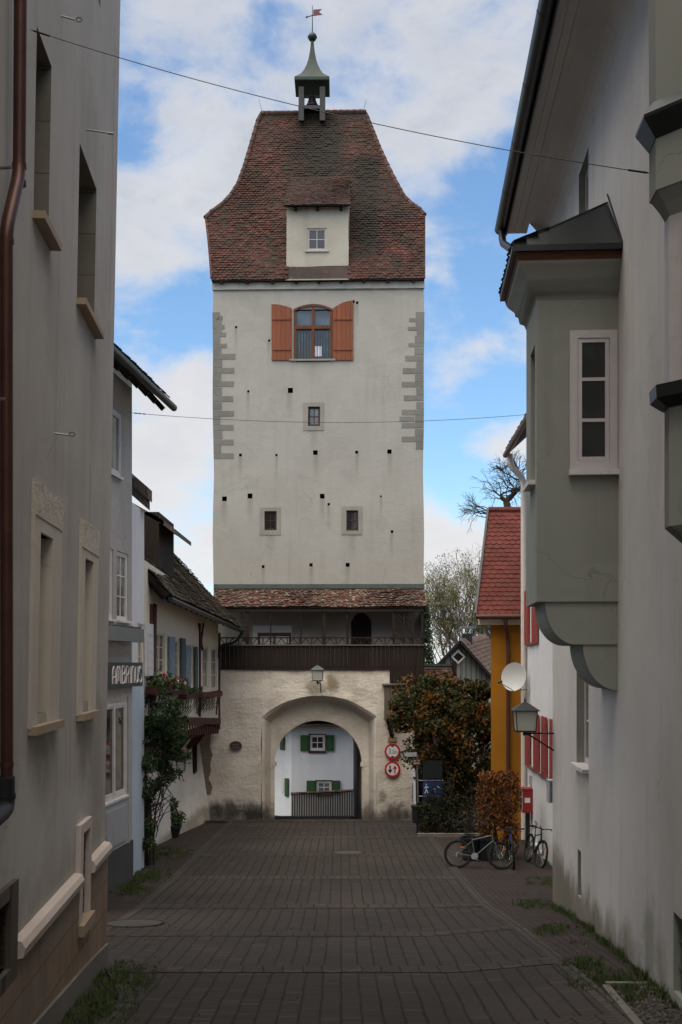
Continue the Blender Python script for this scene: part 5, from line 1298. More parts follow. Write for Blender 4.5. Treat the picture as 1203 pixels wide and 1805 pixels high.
for k in range(segs):
    u0 = Lr*k/segs; u1 = Lr*(k+1)/segs; rr_ = r_
    ring = [(cu+rr_*cos(pi+pi*j/n), zs+.10+rr_*sin(pi+pi*j/n)) for j in range(n+1)]
    for j in range(n): gt.q([RB_.p(u0, ring[j][1], ring[j][0]), RB_.p(u0, ring[j+1][1], ring[j+1][0]), RB_.p(u1, ring[j+1][1], ring[j+1][0]), RB_.p(u1, ring[j][1], ring[j][0])])
    ring = [(cu+(rr_+.008)*cos(pi+pi*j/n), zs+.10+(rr_+.008)*sin(pi+pi*j/n)) for j in range(n+1)]
    for j in range(n): gt.q([RB_.p(u1-.03, ring[j][1], ring[j][0]), RB_.p(u1-.03, ring[j+1][1], ring[j+1][0]), RB_.p(u1, ring[j+1][1], ring[j+1][0]), RB_.p(u1, ring[j][1], ring[j][0])])
gt.q([RB_.p(Lr, zs+.10+r_*sin(pi+pi*j/n), cu+r_*cos(pi+pi*j/n)) for j in range(n+1)])
gto = obj('gutter', gt, M['gutter'], right); smooth_angle(gto, 35)
dpn = MB(); dpn.tube(pipe_path([P(886, 404, 22.8), P(886, 428, 22.8), P(905, 441, 21.5), P(932, 446, 19.5), P(975, 446, 17.5)], .3), .075, 10); smooth_angle(obj('downpipe', dpn, M['gutter'], gto), 50)
rf = MB(); rf.hexa([RB_.p(0, zs+.1, .95), RB_.p(Lr, zs+.1, .95), RB_.p(Lr, zs+5, -4.5), RB_.p(0, zs+5, -4.5), RB_.p(0, zs+.25, .95), RB_.p(Lr, zs+.25, .95), RB_.p(Lr, zs+5.2, -4.5), RB_.p(0, zs+5.2, -4.5)])
rf.hexa([RB_.p(0, zs+.1, -9.9), RB_.p(Lr, zs+.1, -9.9), RB_.p(Lr, zs+5, -4.5), RB_.p(0, zs+5, -4.5), RB_.p(0, zs+.25, -9.9), RB_.p(Lr, zs+.25, -9.9), RB_.p(Lr, zs+5.2, -4.5), RB_.p(0, zs+5.2, -4.5)])
obj('roof', rf, M['slate'], right)
mb = MB()
for u in (0, RB_.len): mb.q([RB_.p(u, 14.9, 0), RB_.p(u, 14.9, -9), RB_.p(u, zs+4.6, -4.5)])
obj('gable', mb, M['right_wall'], right)
# ---- bay window
by0, by1, bn = UY(15.3), UY(16.68), 1.09
NSF = Fr((RB_.p(by0, 0, bn).x, RB_.p(by0, 0, bn).y), (RB_.p(by0, 0, 0).x, RB_.p(by0, 0, 0).y))
FSF = Fr((RB_.p(0, 0, bn).x, RB_.p(0, 0, bn).y), (RB_.p(30, 0, bn).x, RB_.p(30, 0, bn).y), flip=True)
bay = bpy.data.objects.new('bay', None); COL.objects.link(bay); bay.parent = right
zb0_, zb1_ = 6.94, 11.10
wr = rect(NSF, 1005, 1090.5, 582, 829); wr = (wr[0], min(wr[1], NSF.len-.01), wr[2], wr[3])
bw2 = MB(); wall(bw2, NSF, 0, NSF.len, zb0_, zb1_, [(*wr, .06)], step=.6)
sw2 = rect(FSF, 947, 936, 612, 850); sw2 = (max(min(sw2[0], sw2[1]), by0+.22), min(max(sw2[0], sw2[1]), by1-.18), sw2[2], sw2[3])
wall(bw2, FSF, by0, by1, zb0_, zb1_, [(*sw2, .2)], step=.6)
bw2.q([RB_.p(by1, zb0_, bn), RB_.p(by1, zb0_, 0), RB_.p(by1, zb1_, 0), RB_.p(by1, zb1_, bn)])
bw2.q([RB_.p(by0, zb0_, bn), RB_.p(by1, zb0_, bn), RB_.p(by1, zb0_, 0), RB_.p(by0, zb0_, 0)])
obj('bay_wall', bw2, M['green_wall'], bay)
window(bay, NSF, *wr, .05, 1, 3, .105, .045, 'lilac_paint', 'glass_pale' if 0 else 'glass', sill=(.02, .09, .07), slab='white_old')
window(bay, FSF, *sw2, .18, 1, 3, .07, .04, 'lilac_paint', 'glass', sill=(.05, .10, .06), slab='white_old')
cp = MB(); prof = [(11.02, 0), (11.10, .03), (11.14, .09), (11.24, .11), (11.27, .15), (11.33, .16), (11.42, .24), (11.47, .27), (11.49, .27)]
def ring(e, z): return [RB_.p(by0-e, z, 0), RB_.p(by0-e, z, bn+e), RB_.p(by1+e, z, bn+e), RB_.p(by1+e, z, 0)]
for (za, ea), (zb_2, eb) in zip(prof, prof[1:]):
    A, B = ring(ea, za), ring(eb, zb_2)
    for k in range(3): cp.q([A[k], A[k+1], B[k+1], B[k]][::-1] if False else [A[k+1], A[k], B[k], B[k+1]])
cpo = obj('bay_cornice', cp, M['green_wall'], bay); smooth_angle(cpo, 50)
wb = MB(); A, B = ring(.27, 11.47), ring(.30, 11.58); 
for k in range(3): wb.q([A[k+1], A[k], B[k], B[k+1]])
wb.q(A); obj('eaves_board', wb, M['rafter'], bay)
ro = MB(); A, B = ring(.36, 11.57), ring(.36, 11.65); apx = RB_.p((by0+by1)/2+.05, 12.62, .02); 
for k in range(3): ro.q([A[k+1], A[k], B[k], B[k+1]]); ro.q([B[k+1], B[k], apx])
ro.q(A)
roo = obj('bay_roof', ro, M['slate'], bay)
hp = MB()
for k in (1, 2): hp.tube([B[k], apx], .018, 6)
hp.tube([B[0]+V((0,0,.01)), apx+V((0, 0, .12))], .012, 5)
for k in range(9): t = k/8; c = B[1].lerp(B[2], t); 
obj('standing_seams', hp, M['slate'], roo)
bt = MB(); sdx = (apx-(B[1]+B[2])/2); sdx = (sdx-RB_.U*sdx.dot(RB_.U)); ll = sdx.length; sdx.normalize(); tiles(bt, B[1], RB_.U, sdx, sdx.cross(RB_.U) if sdx.cross(RB_.U).z > 0 else RB_.U.cross(sdx), 6, .2, .2, lambda s: (s*.9-.03, (B[2]-B[1]).length-s*.9+.03), lenf=1.2, thick=.03, seed=8)
obj('bay_tiles', bt, M['tiles_dark'], roo)
def corbel(mb, n0, n1, z0, z1, ua, ub):
    """quarter-round console: full depth n1 at its top z1, n0 at its bottom z0"""
    k_ = 10; prof = [(n0+(n1-n0)*cos(pi/2*i/k_), z1-(z1-z0)*sin(pi/2*i/k_)) for i in range(k_+1)]
    near_ = [RB_.p(ua, z, n) for n, z in prof]; far2 = [RB_.p(ub, z, n) for n, z in prof]
    for i in range(k_): mb.q([near_[i], near_[i+1], far2[i+1], far2[i]])
    mb.q([RB_.p(ua, z1, -.02)]+near_+[RB_.p(ua, z0, -.02)]); mb.q([RB_.p(ub, z1, -.02)]+far2+[RB_.p(ub, z0, -.02)])
    mb.q([RB_.p(ua, z0, -.02), RB_.p(ua, z0, n0), RB_.p(ub, z0, n0), RB_.p(ub, z0, -.02)]); mb.q([RB_.p(ua, z1, -.02), RB_.p(ua, z1, n1), RB_.p(ub, z1, n1), RB_.p(ub, z1, -.02)])
c1 = MB(); corbel(c1, .56, .97, 6.36, 6.94, by0+.03, by1-.03); obj('corbel', c1, M['green_wall'], bay)
c1 = MB(); corbel(c1, .0, .46, 5.74, 6.36, by0+.05, by1-.05); obj('corbel', c1, M['green_wall'], bay)
for k, u in enumerate((by0+.16, by0+.75)):
    ch = MB(); pts = [(.0, -.0), (.05, .08), (.075, .2), (.07, .27), (.035, .37), (.0, .42)]
    poly = [RB_.p(u+x, 6.70+y, bn+.004) for x, y in pts]+[RB_.p(u-x, 6.70+y, bn+.004) for x, y in reversed(pts[1:-1])]
# ---- the nearer bay at the edge of the view
bay2 = bpy.data.objects.new('bay', None); COL.objects.link(bay2); bay2.parent = right; bay2['label'] = 'nearer green bay'
def ring2(e, z):
    return [RB_.p(UY(7.75)-e*1.1, z, -.01), RB_.p(UY(8.7)-e*.4, z, .9+e), RB_.p(UY(8.95)+e*.4, z, .9+e), RB_.p(UY(9.9)+e*1.1, z, -.01)]
def stack(name, lv, mat):
    k = MB(); rs = [ring2(e, z) for z, e in lv]
    for A, B in zip(rs, rs[1:]):
        for q_ in range(3): k.q([A[q_], A[q_+1], B[q_+1], B[q_]])
    k.q(rs[0]); k.q(rs[-1][::-1]); return obj(name, k, M[mat], bay2, fix=True)
z2 = lambda py: ZW(py, 8.72)
stack('bay_wall', [(z2(176), .0), (15.0, .03)], 'green_wall')
stack('ledge', [(z2(240), .005), (z2(207), .10), (z2(201), .10), (z2(176), .02)], 'slate')
stack('bay_wall', [(z2(331), .0), (z2(240), .0)], 'green_wall')
stack('cornice', [(z2(374), -.12), (z2(352), -.07), (z2(331), -.01)], 'green_wall')
M['lilac_old'] = paint('old_lilac_paint', (.5, .46, .46), .5, .25, chips=(.3, .26, .24))
stack('window_band', [(z2(676), -.11), (z2(374), -.11)], 'lilac_old')
stack('ledge', [(z2(714), -.09), (z2(699), -.005), (z2(676), .0)], 'slate')
stack('bay_wall', [(z2(1005), -.45), (z2(925), -.11), (z2(714), -.11)], 'green_wall')
A2, B2 = ring2(-.11, 0)[1], ring2(-.11, 0)[0]; CF = Fr((A2.x, A2.y), (B2.x, B2.y)); window(bay2, CF, .18, CF.len-.15, z2(655), z2(395), -.012, 2, 3, .07, .03, 'lilac_paint', 'glass')
A2, B2 = ring2(-.11, 0)[2], ring2(-.11, 0)[1]
# ---- white house with red shutters
WH = Fr((5.22, 22.6), (5.64, 34.3), flip=True)
white = thing('red_shutter_house', 'white house with red shutters between the green bay and the yellow house', 'house', (5.6, 30, g(30)))
def Wr(a, b, c, d, n=0):
    u0, _ = hit(WH, a, c, n); u1, _ = hit(WH, b, c, n); m_ = (a+b)/2
    return min(u0, u1), max(u0, u1), hit(WH, m_, d, n)[1], hit(WH, m_, c, n)[1]
ws_ = [Wr(938, 944, 1259, 1353), Wr(954, 958, 1262, 1364), Wr(968, 973, 1266, 1372), Wr(935.8, 941, 1040, 1133)]
zt_ = ws_[0][3]; zb_ = ws_[0][2]
ws_ = [(w_[0], w_[1], zb_, zt_) if i < 3 else w_ for i, w_ in enumerate(ws_)]
cw2 = [Wr(943, 948, 1448, 1490), Wr(951.5, 956, 1456, 1502)]
mb = MB(); wall(mb, WH, 0, WH.len, .2, 12.8, [(*w_, .12) for w_ in ws_]+[(*w_, .1) for w_ in cw2], step=1.2, rmi=0)
obj('wall', mb, M['cool_white'], white); closed_house(white, WH, 8, .2, 12.8, 'cool_white')
for w_ in ws_: window(white, WH, *w_, .09, 2, 3, .06, .03, 'white_paint', sill=(.1, .08, .06), slab='grey_metal')
for (a, b, c, d) in ((930, 937.5, 0, 0), (944.5, 953, 0, 0), (958.5, 967, 0, 0), (973.5, 980, 0, 0)):
    q_ = Wr(a, b, 1262, 1360); s = MB(); fbox(s, WH, q_[0], q_[1], zb_-.05, zt_+.04, .03, .07); w0 = q_[1]-q_[0]
    for k in range(14): z = zb_+.1+(zt_-zb_-.2)*k/14; fbox(s, WH, q_[0]+w0*.15, q_[1]-w0*.15, z, z+.05, .065, .08)
    obj('shutter', s, M['shutter_red'], white)
for (a, b) in ((928.5, 935.2), (941.5, 951)):
    q_ = Wr(a, b, 1042, 1134); s = MB(); fbox(s, WH, q_[0], q_[1], ws_[3][2]-.05, ws_[3][3]+.04, .03, .07); obj('shutter', s, M['shutter_red'], white)
ez2 = 12.5; rf = MB(); Lw = WH.len+.35
rf.hexa([WH.p(-.5, ez2, .55), WH.p(Lw, ez2, .55), WH.p(Lw, ez2+4.2, -4), WH.p(-.5, ez2+4.2, -4), WH.p(-.5, ez2+.15, .55), WH.p(Lw, ez2+.15, .55), WH.p(Lw, ez2+4.35, -4), WH.p(-.5, ez2+4.35, -4)])
rfo = obj('roof', rf, M['timber_h'], white)
sdv = (WH.p(0, ez2+4.35, -4)-WH.p(0, ez2+.15, .55)).normalized(); nn_ = sdv.cross(WH.U); nn_ = nn_ if nn_.z > 0 else -nn_
tb = MB(); tiles(tb, WH.p(0, ez2+.15, .58), WH.U, sdv, nn_, 30, .2, .2, lambda s: (0, Lw+.03), lenf=1.3, thick=.03, seed=15, rough=.8); obj('roof_tiles', tb, M['tiles_shed'], rfo)
gt = MB(); gt.tube([WH.p(-.5, ez2-.02, .62), WH.p(Lw+.05, ez2-.02, .62)], .085, 8); gto = obj('gutter', gt, M['pipe_brown'], white); smooth_angle(gto, 50)
pw = MB(); pw.tube(pipe_path([P(899, 800, 34.5), P(900, 822, 34.5), P(924, 842, 34.75), P(924.5, 1480, 34.75)], .28, 7), .095, 12)
for py in (1107, 1290, 1345, 1396): c = P(924.5, py, 34.75); pw.tube([c, c+V((0, 0, .03))], .105, 12)
po = obj('downpipe', pw, M['pipe_white'], gto); smooth_angle(po, 50)
pc = MB(); pc.tube([P(933, 1040, 34.2), P(933, 1290, 34.2)], .02, 6); obj('cable_duct', pc, M['cream'], white)
s = MB(); q_ = Wr(936, 939, 1367, 1384); fbox(s, WH, *q_, 0, .05); obj('letter_plate', s, M['grey_paint'], white)
# ---- yellow house
yh = thing('yellow_house', 'ochre yellow house with a bright red tiled roof behind the white house', 'house', (6, 38, g(38)))
Yy = 36.0; YF = Fr((XW(866, Yy), Yy), (XW(866, Yy)+4, Yy)); zey = ZW(1086, 35.55)
mb = MB(); wall(mb, YF, 0, 4, .2, zey-.05, [], step=1)
LX = XW(866, Yy); mb.q([(LX+.9, Yy+6, .2), (LX, Yy, .2), (LX, Yy, zey), (LX+.9, Yy+6, zey)]); mb.q([(LX, Yy, zey), (LX+.9, Yy+6, zey), (LX+.5, Yy+2.9, zey+3.2)]); mb.q([(LX+.9, Yy+6, .2), (LX+4, Yy+6, .2), (LX+4, Yy+6, zey), (LX+.9, Yy+6, zey)])
obj('wall', mb, M['yellow_wall'], yh)
s = MB(); s.box((XW(846, 35.6), 35.62, ZW(1101, 35.6)), (9, Yy-.0, ZW(1088, 35.6))); s.box((XW(846, 35.6)-.02, 35.58, ZW(1094, 35.6)), (9, 35.63, ZW(1088, 35.6)+.02)); obj('eaves_box', s, M['cream_paint'], yh)
r0 = P(840, 1085, 35.5); r1 = P(862, 901, 38.7); r2 = V((9.2, 35.5, r0.z)); r3 = V((9.2, 38.7, r1.z)); s = MB(); t = V((0, 0, -.1))
s.hexa([r0+t, r2+t, r3+t, r1+t, r0, r2, r3, r1]); s.hexa([r1+t, r3+t, V((9.2, 42, r0.z)), V((5.7, 42, r0.z)), r1, r3, V((9.2, 42, r0.z+.1)), V((5.7, 42, r0.z+.1))]); ro = obj('roof', s, M['timber_h'], yh)
sd3 = V((0, r1.y-r0.y, r1.z-r0.z)); L3 = sd3.length; sd3.normalize(); sl3 = (r1.x-r0.x)/L3
tb = MB(); tiles(tb, V((0, r0.y, r0.z)), (1, 0, 0), sd3, V((1, 0, 0)).cross(sd3), int(L3/.2), .2, .215, lambda s: (r0.x+sl3*s, 9.1), rough=.15, thick=.022, seed=21); obj('roof_tiles', tb, M['tiles_red'], ro)
vg = MB(); vg.bar(r0+V((-.02, 0, .03)), r1+V((-.02, 0, .05)), .07, .12); obj('verge_flashing', vg, M['gutter'], ro)
rc = MB(); k = 0; x = r1.x
while x < 9: rc.tube([(x, r1.y, r1.z+.03), (x+.38, r1.y, r1.z+.045)], [.12, .10], 8); x += .34
obj('ridge_caps', rc, M['tiles_red'], ro)
gt = MB(); gt.tube([(r0.x-.03, 35.42, r0.z-.04), (9, 35.42, r0.z-.04)], .075, 8); gto = obj('gutter', gt, M['pipe_brown'], yh); smooth_angle(gto, 50)
pb = MB(); pb.tube(pipe_path([P(892, 1090, 35.42), P(892, 1106, 35.5), P(896.5, 1124, 35.85), P(896.5, 1480, 35.85)], .2), .065, 10); smooth_angle(obj('downpipe', pb, M['pipe_brown'], gto), 50)
# ---- grey gabled shed with the diamond window
shed = thing('gabled_shed', 'grey boarded gable with a diamond window and tiled roof between tower and yellow house', 'shed', (6.2, 58, g(58)))
def S3(px, py, Y=58): return P(px, py, Y)
mb = MB(); mb.prism([S3(783, 1165), S3(783, 1230), S3(872, 1230), S3(872, 1192), S3(812, 1136)], (0, .3, 0)); obj('gable_wall', mb, M['gable_wood'], shed)
bt = MB()
for px in range(786, 870, 9):
    zt = 1139+abs(px-812)*(.95); bt.box(S3(px, 1230, 57.97)+V((-.02, 0, 0)), S3(px, zt, 57.99)+V((.02, .03, 0)))
obj('battens', bt, M['grey_wood'], shed)
bg_ = MB(); bg_.bar(S3(811, 1131, 57.7), S3(771, 1174, 57.7), .12, .6, up=(0, 1, 0)); bg_.bar(S3(811, 1131, 57.7), S3(868, 1196, 57.7), .12, .6, up=(0, 1, 0)); obj('barge_boards', bg_, M['timber'], shed)
a = S3(811, 1129, 57.5); b = P(862, 1150, 72); c = S3(869, 1196, 57.5); d = P(905, 1172, 72); s = MB(); s.hexa([a-V((0,0,.1)), c-V((0,0,.1)), d-V((0,0,.1)), b-V((0,0,.1)), a, c, d, b]); 
e = S3(770, 1175, 57.5); f_ = P(830, 1172, 72); s.hexa([e-V((0,0,.1)), a-V((0,0,.1)), b-V((0,0,.1)), f_-V((0,0,.1)), e, a, b, f_])
ro = obj('roof', s, M['tiles_dark'], shed)
sd3 = (a-c); L3 = sd3.length; sd3.normalize(); uu = (d-c).normalized(); nn_ = uu.cross(sd3); nn_ = nn_ if nn_.z > 0 else -nn_
tb = MB(); tiles(tb, c+nn_*.02, uu, sd3, nn_, int(L3/.24), .24, .3, lambda s: (0, 14), rough=.8, thick=.03, seed=31); obj('roof_tiles', tb, M['tiles_shed'], ro)
dw = MB(); c = S3(808, 1158, 57.9); 
for k in range(4):
    a_ = [(0, 13), (13, 0), (0, -13), (-13, 0)]; p0, p1 = a_[k], a_[(k+1) % 4]; s_ = 58/F
    dw.prism([c+V((p0[0]*s_, 0, p0[1]*s_)), c+V((p1[0]*s_, 0, p1[1]*s_)), c+V((p1[0]*s_*.66, 0, p1[1]*s_*.66)), c+V((p0[0]*s_*.66, 0, p0[1]*s_*.66))], (0, -.08, 0))
dwo = obj('window', dw, M['white_paint'], shed, fix=True); g2 = MB(); s_ = 58/F*8.6; g2.q([c+V((0, -.03, -s_)), c+V((s_, -.03, 0)), c+V((0, -.03, s_)), c+V((-s_, -.03, 0))]); obj('pane', g2, M['glass'], dwo)
cb = MB(); cb.box(P(815, 1136, 60)+V((0, 0, -.6)), P(833, 1117, 60)+V((0, .5, 0))); co = obj('chimney', cb, M['gutter'], shed)
cb = MB(); cb.box(P(813, 1108, 60)+V((0, -.05, 0)), P(836, 1105, 60)+V((0, .6, .03)))
for px in (815, 832.5): cb.box(P(px, 1117, 60), P(px+1.4, 1108, 60)+V((0, .04, 0)))
obj('cowl', cb, M['silver'], co)
# ---- low wall with tile coping between tower and shed
tw_ = thing('tiled_garden_wall', 'low wall with red tiled coping just right of the tower gallery', 'wall', (4, 45.5, g(45)))
x0, x1 = XW(747, 45), XW(799, 45); zt = ZW(1172, 45); mb = MB(); mb.box((x0, 45.2, -.5), (x1, 45.6, zt-.1)); obj('wall', mb, M['rubble'], tw_)
tb = MB(); sd3 = V((0, .75, .66)).normalized(); tiles(tb, V((0, 44.75, zt-.62)), (1, 0, 0), sd3, V((1, 0, 0)).cross(sd3), 5, .15, .18, lambda s: (x0, x1), rough=1, seed=41); obj('coping_tiles', tb, M['tiles_gal'], tw_)
mb = MB(); mb.box((x0, 44.75, zt-.68), (x1, 45.3, zt-.63)); mb.box((x0, 45.2, zt-.06), (x1, 45.4, zt+.04)); obj('coping_flashing', mb, M['patina_pale'], tw_)
mb = MB(); mb.box((x1-.02, 44.7, -.5), (x1+.12, 45.6, zt+.1)); obj('end_board', mb, M['timber'], tw_)
# ---- white house beyond the gate
bh = thing('green_shutter_house', 'white house with green shutters seen through the gate arch', 'house', (-1.5, 59, g(59)))
B1 = Fr((XW(514, 58), 58), (XW(514, 58)+8, 57.9)); B2 = Fr((XW(514, 58)-3.2, 60.4), (XW(514, 58), 58))
w_a = rect(B1, 546.5, 573.5, 1295.5, 1323.5); w_b = rect(B1, 558, 585, 1377, 1400); w_c = rect(B2, 489, 495, 1295, 1322); w_d = rect(B2, 497, 503, 1373, 1402)
zr_ = hit(B1, 560, 1281)[1]
mb = MB(); wall(mb, B1, 0, 8, -3, zr_+.5, [(*w_a, .14), (*w_b, .14)], step=1); wall(mb, B2, 0, B2.len, -3, zr_+.5, [(*w_c, .14), (*w_d, .14)], step=1); obj('wall', mb, M['cool_white'], bh)
s = MB(); s.box((B1.O.x-3.4, 57.4, zr_), (B1.O.x+8.3, 66, zr_+.35)); s.hexa([(B1.O.x-3.6, 57.3, zr_+.3), (B1.O.x+8.4, 57.3, zr_+.3), (B1.O.x+8.4, 66, zr_+.3), (B1.O.x-3.6, 66, zr_+.3), (B1.O.x-3.6, 61, zr_+2.6), (B1.O.x+8.4, 61, zr_+2.6), (B1.O.x+8.4, 62, zr_+2.6), (B1.O.x-3.6, 62, zr_+2.6)]); obj('roof', s, M['tiles_shed'], bh)
for w_, fr in ((w_a, B1), (w_b, B1), (w_c, B2), (w_d, B2)): window(bh, fr, *w_, .08, 2, 2, .08, .04, 'white_paint', 'glass' if w_ is w_a else 'glass_pale')
for w_ in (w_a, w_b):
    s = MB(); e = .05; fbox(s, B1, w_[0]-e, w_[0], w_[2]-e, w_[3]+e, 0, .03); fbox(s, B1, w_[1], w_[1]+e, w_[2]-e, w_[3]+e, 0, .03); fbox(s, B1, w_[0], w_[1], w_[3], w_[3]+e, 0, .03); fbox(s, B1, w_[0]-e, w_[1]+e, w_[2]-e-.08, w_[2], 0, .05); obj('surround', s, M['timber_red'], bh)
for (a, b, c, d, fr) in ((530, 544.5, 1296, 1324, B1), (575.5, 589.5, 1296, 1324, B1), (541, 556.5, 1376, 1399, B1), (586.5, 600.5, 1376, 1399, B1), (495.5, 503, 1294, 1322, B2), (503.5, 510, 1372, 1404, B2)):
    q_ = rect(fr, a, b, c, d); s = MB(); fbox(s, fr, *q_, .04, .08); w0 = q_[1]-q_[0]; fbox(s, fr, q_[0]+w0*.15, q_[1]-w0*.15, q_[2]+.08, q_[3]-.08, .075, .095); obj('shutter', s, M['shutter_green'], bh)
fn = thing('board_fence', 'weathered board fence with tiled coping beyond the gate arch', 'fence', P(575, 1440, 56.5))
mb = MB(); n = 30
for k in range(n):
    a = 514+(640-514)*k/n; b = 514+(640-514)*(k+1)/n-.6; t0 = 1400-(a-514)*.05; mb.hexa([P(a, 1441, 56.5+.02*(k % 2)), P(b, 1441, 56.5+.02*(k % 2)), P(b, 1441, 56.55), P(a, 1441, 56.55), P(a, t0, 56.5+.02*(k % 2)), P(b, t0, 56.5+.02*(k % 2)), P(b, t0, 56.55), P(a, t0, 56.55)])
obj('boards', mb, M['grey_wood'], fn)
mb = MB()
for k in range(26): a = 513+(641-513)*k/26; mb.tube([P(a, 1399.5-(a-514)*.05, 56.5), P(a+5.2, 1399-(a-514)*.05, 56.5)], [.08, .07], 6)
obj('coping_tiles', mb, M['tiles_gal'], fn)

# ---- cables
cable('overhead_cable', 'long steel cable slanting across the sky from the left house to the right bay', hit and NL.p(*hit(NL, 50, 52), .02), RB_.p(UY(8.98), ZW(297, 8.95), .88), .12)
cable('overhead_cable', 'thin level cable crossing in front of the tower shaft', GH.p(L2-.02, ZW(728, 26.8), .0), WH.p(5.5, 12.35, .0), .25, .006)

# ================================================================== PLANTS
def leafmat(name, cols, rough=.65, patch=None):
    m = Mat(name, rough, spec=.2); r = m.N('ShaderNodeValToRGB'); e = r.color_ramp; m.L(m.isl(), r.inputs[0])
    while len(e.elements) < len(cols): e.elements.new(.5)
    for i, c in enumerate(cols): e.elements[i].position = i/(len(cols)-1); e.elements[i].color = (*c, 1)
    col = r.outputs[0]
    if patch: col = m.mix(m.rng(m.noise(patch[1], 4, .6), .50, .60), col, m.mix(m.isl(), patch[0], mulc(patch[0], .5)))
    m.base(col); m.b.inputs['Subsurface Weight'].default_value = 0; return m.m
def leaf(mb, c, s, rr, star=False):
    d = V((rr.gauss(0, 1), rr.gauss(0, 1), rr.gauss(0, .8)+.4)).normalized(); e = d.orthogonal().normalized()
    a = rr.uniform(0, 2*pi); f = d.cross(e); e, f = e*cos(a)+f*sin(a), f*cos(a)-e*sin(a)
    if star: pts = [c-e*s, c-f*s*.35-e*.25*s, c-f*s*.9+e*.15*s, c+e*s*.3-f*.3*s, c+e*s, c+e*s*.3+f*.3*s, c+f*s*.9+e*.15*s, c+f*s*.35-e*.25*s]
    else: pts = [c-e*s, c-f*s*.5, c+e*s, c+f*s*.5]
    mb.q([p+d*s*.18*((i % 2)-.5) for i, p in enumerate(pts)])
def clump(mb, c, r, n, s, rr, star=False, shell=.55):
    for _ in range(n):
        v = V((rr.gauss(0, 1), rr.gauss(0, 1), rr.gauss(0, 1))).normalized()*(shell+(1-shell)*rr.random())**.7
        leaf(mb, V(c)+V((v.x*r[0], v.y*r[1], v.z*r[2])), s*rr.uniform(.6, 1.3), rr, star)
def limb(mb, a, b, r0, r1, rr, wig=.08, n=5):
    a = V(a); b = V(b); L = (b-a).length; pts = []; rs = []
    for k in range(n+1):
        t = k/n; p = a.lerp(b, t); 
        if 0 < k < n: p += V((rr.gauss(0, 1), rr.gauss(0, 1), rr.gauss(0, 1)))*L*wig
        pts.append(p); rs.append(r0+(r1-r0)*t)
    mb.tube(pts, rs, 6 if r0 > .02 else 4, caps=False); return pts
M['bark'] = wood('bark', (.05, .038, .03), rough=.95); M['bark_pale'] = wood('pale_bark', (.10, .085, .07), rough=.95)
# ---- maple beside the gate
rr = random.Random(5); MY = 38.6
mt = thing('maple_tree', 'dense maple turning orange in front of the right side of the gatehouse', 'tree', (XW(785, MY), MY, g(MY)))
tk = MB(); base = V((XW(790, MY), MY, g(MY)-.1)); top = base+V((0, 0, 2.0)); limb(tk, base, top, .14, .09, rr, .03)
lobes = []
for px, py, r, dy in ((735, 1232, 46, 0), (782, 1222, 38, .3), (828, 1232, 38, .5), (752, 1272, 44, -.5), (720, 1268, 34, .1), (800, 1275, 50, -.4), (842, 1270, 42, .2), (750, 1325, 42, 0), (800, 1335, 55, 0), (845, 1330, 45, .3), (790, 1385, 50, .3), (835, 1395, 42, .5), (765, 1365, 34, .5), (705, 1245, 22, .3), (852, 1222, 22, .8), (760, 1205, 20, .2), (815, 1300, 40, -.2), (778, 1300, 40, -.3), (822, 1365, 44, .2), (790, 1355, 44, .1), (858, 1285, 30, .8), (855, 1370, 36, .9), (765, 1240, 34, -.2), (808, 1420, 36, .6)):
    c = P(px, py, MY+dy); r_ = r*MY/F; lobes.append((c, r_)); limb(tk, top, c, .06, .015, rr)
obj('trunk', tk, M['bark'], mt)
M['maple'] = leafmat('maple_leaves', [(.018, .028, .010), (.032, .040, .013), (.014, .022, .009), (.055, .045, .014), (.035, .042, .013)], patch=((.20, .088, .02), 2.1))
cr = MB()
for c, r_ in lobes:
    k = 1150 if ZW(1290, MY) < c.z else 800
    for j in range(7):
        sc_ = c+V((rr.gauss(0, 1), rr.gauss(0, 1), rr.gauss(0, 1))).normalized()*r_*.62
        clump(cr, sc_, (r_*.62*rr.uniform(.7, 1.2), r_*.6, r_*.42), k//7, .068, rr, True, .25)
    clump(cr, c, (r_*.8, r_*.8, r_*.7), 160, .062, rr, True, .2)
obj('crown', cr, M['maple'], mt)
# ---- dark shrub under the maple
sh = thing('dark_shrub', 'very dark low shrub mass under the orange maple', 'shrub', (XW(790, 37.2), 37.2, g(37)))
cr = MB(); sk = MB()
for px, py, r, dy in ((765, 1440, 26, 0), (800, 1425, 34, .2), (835, 1430, 30, .3), (780, 1400, 30, .6), (820, 1465, 20, -.2), (755, 1455, 18, 0), (790, 1462, 24, -.2), (845, 1400, 30, .8), (745, 1425, 14, .3)):
    c = P(px, py, 37.2+dy); r_ = r*37.2/F; clump(cr, c, (r_, r_, r_*.9), 620, .05, rr, False, .3); limb(sk, V((c.x*.5+XW(790, 37.2)*.5, 37.4, g(37))), c, .03, .01, rr)
obj('stems', sk, M['bark'], sh); obj('foliage', cr, leafmat('dark_shrub_leaves', [(.012, .018, .009), (.02, .026, .011), (.03, .02, .01)]), sh)
kb = MB(); 
for k in range(16): a = V((XW(735, 36.9)+(XW(850, 36.9)-XW(735, 36.9))*k/16, 36.6, 0)); kb.box((a.x, 36.55, g(36.6)-.1), (a.x+.128, 36.72, g(36.6)+.12))
tag(obj('kerb', kb, M['base_stone']), 'low stone kerb edging the dark shrub bed', 'kerb')
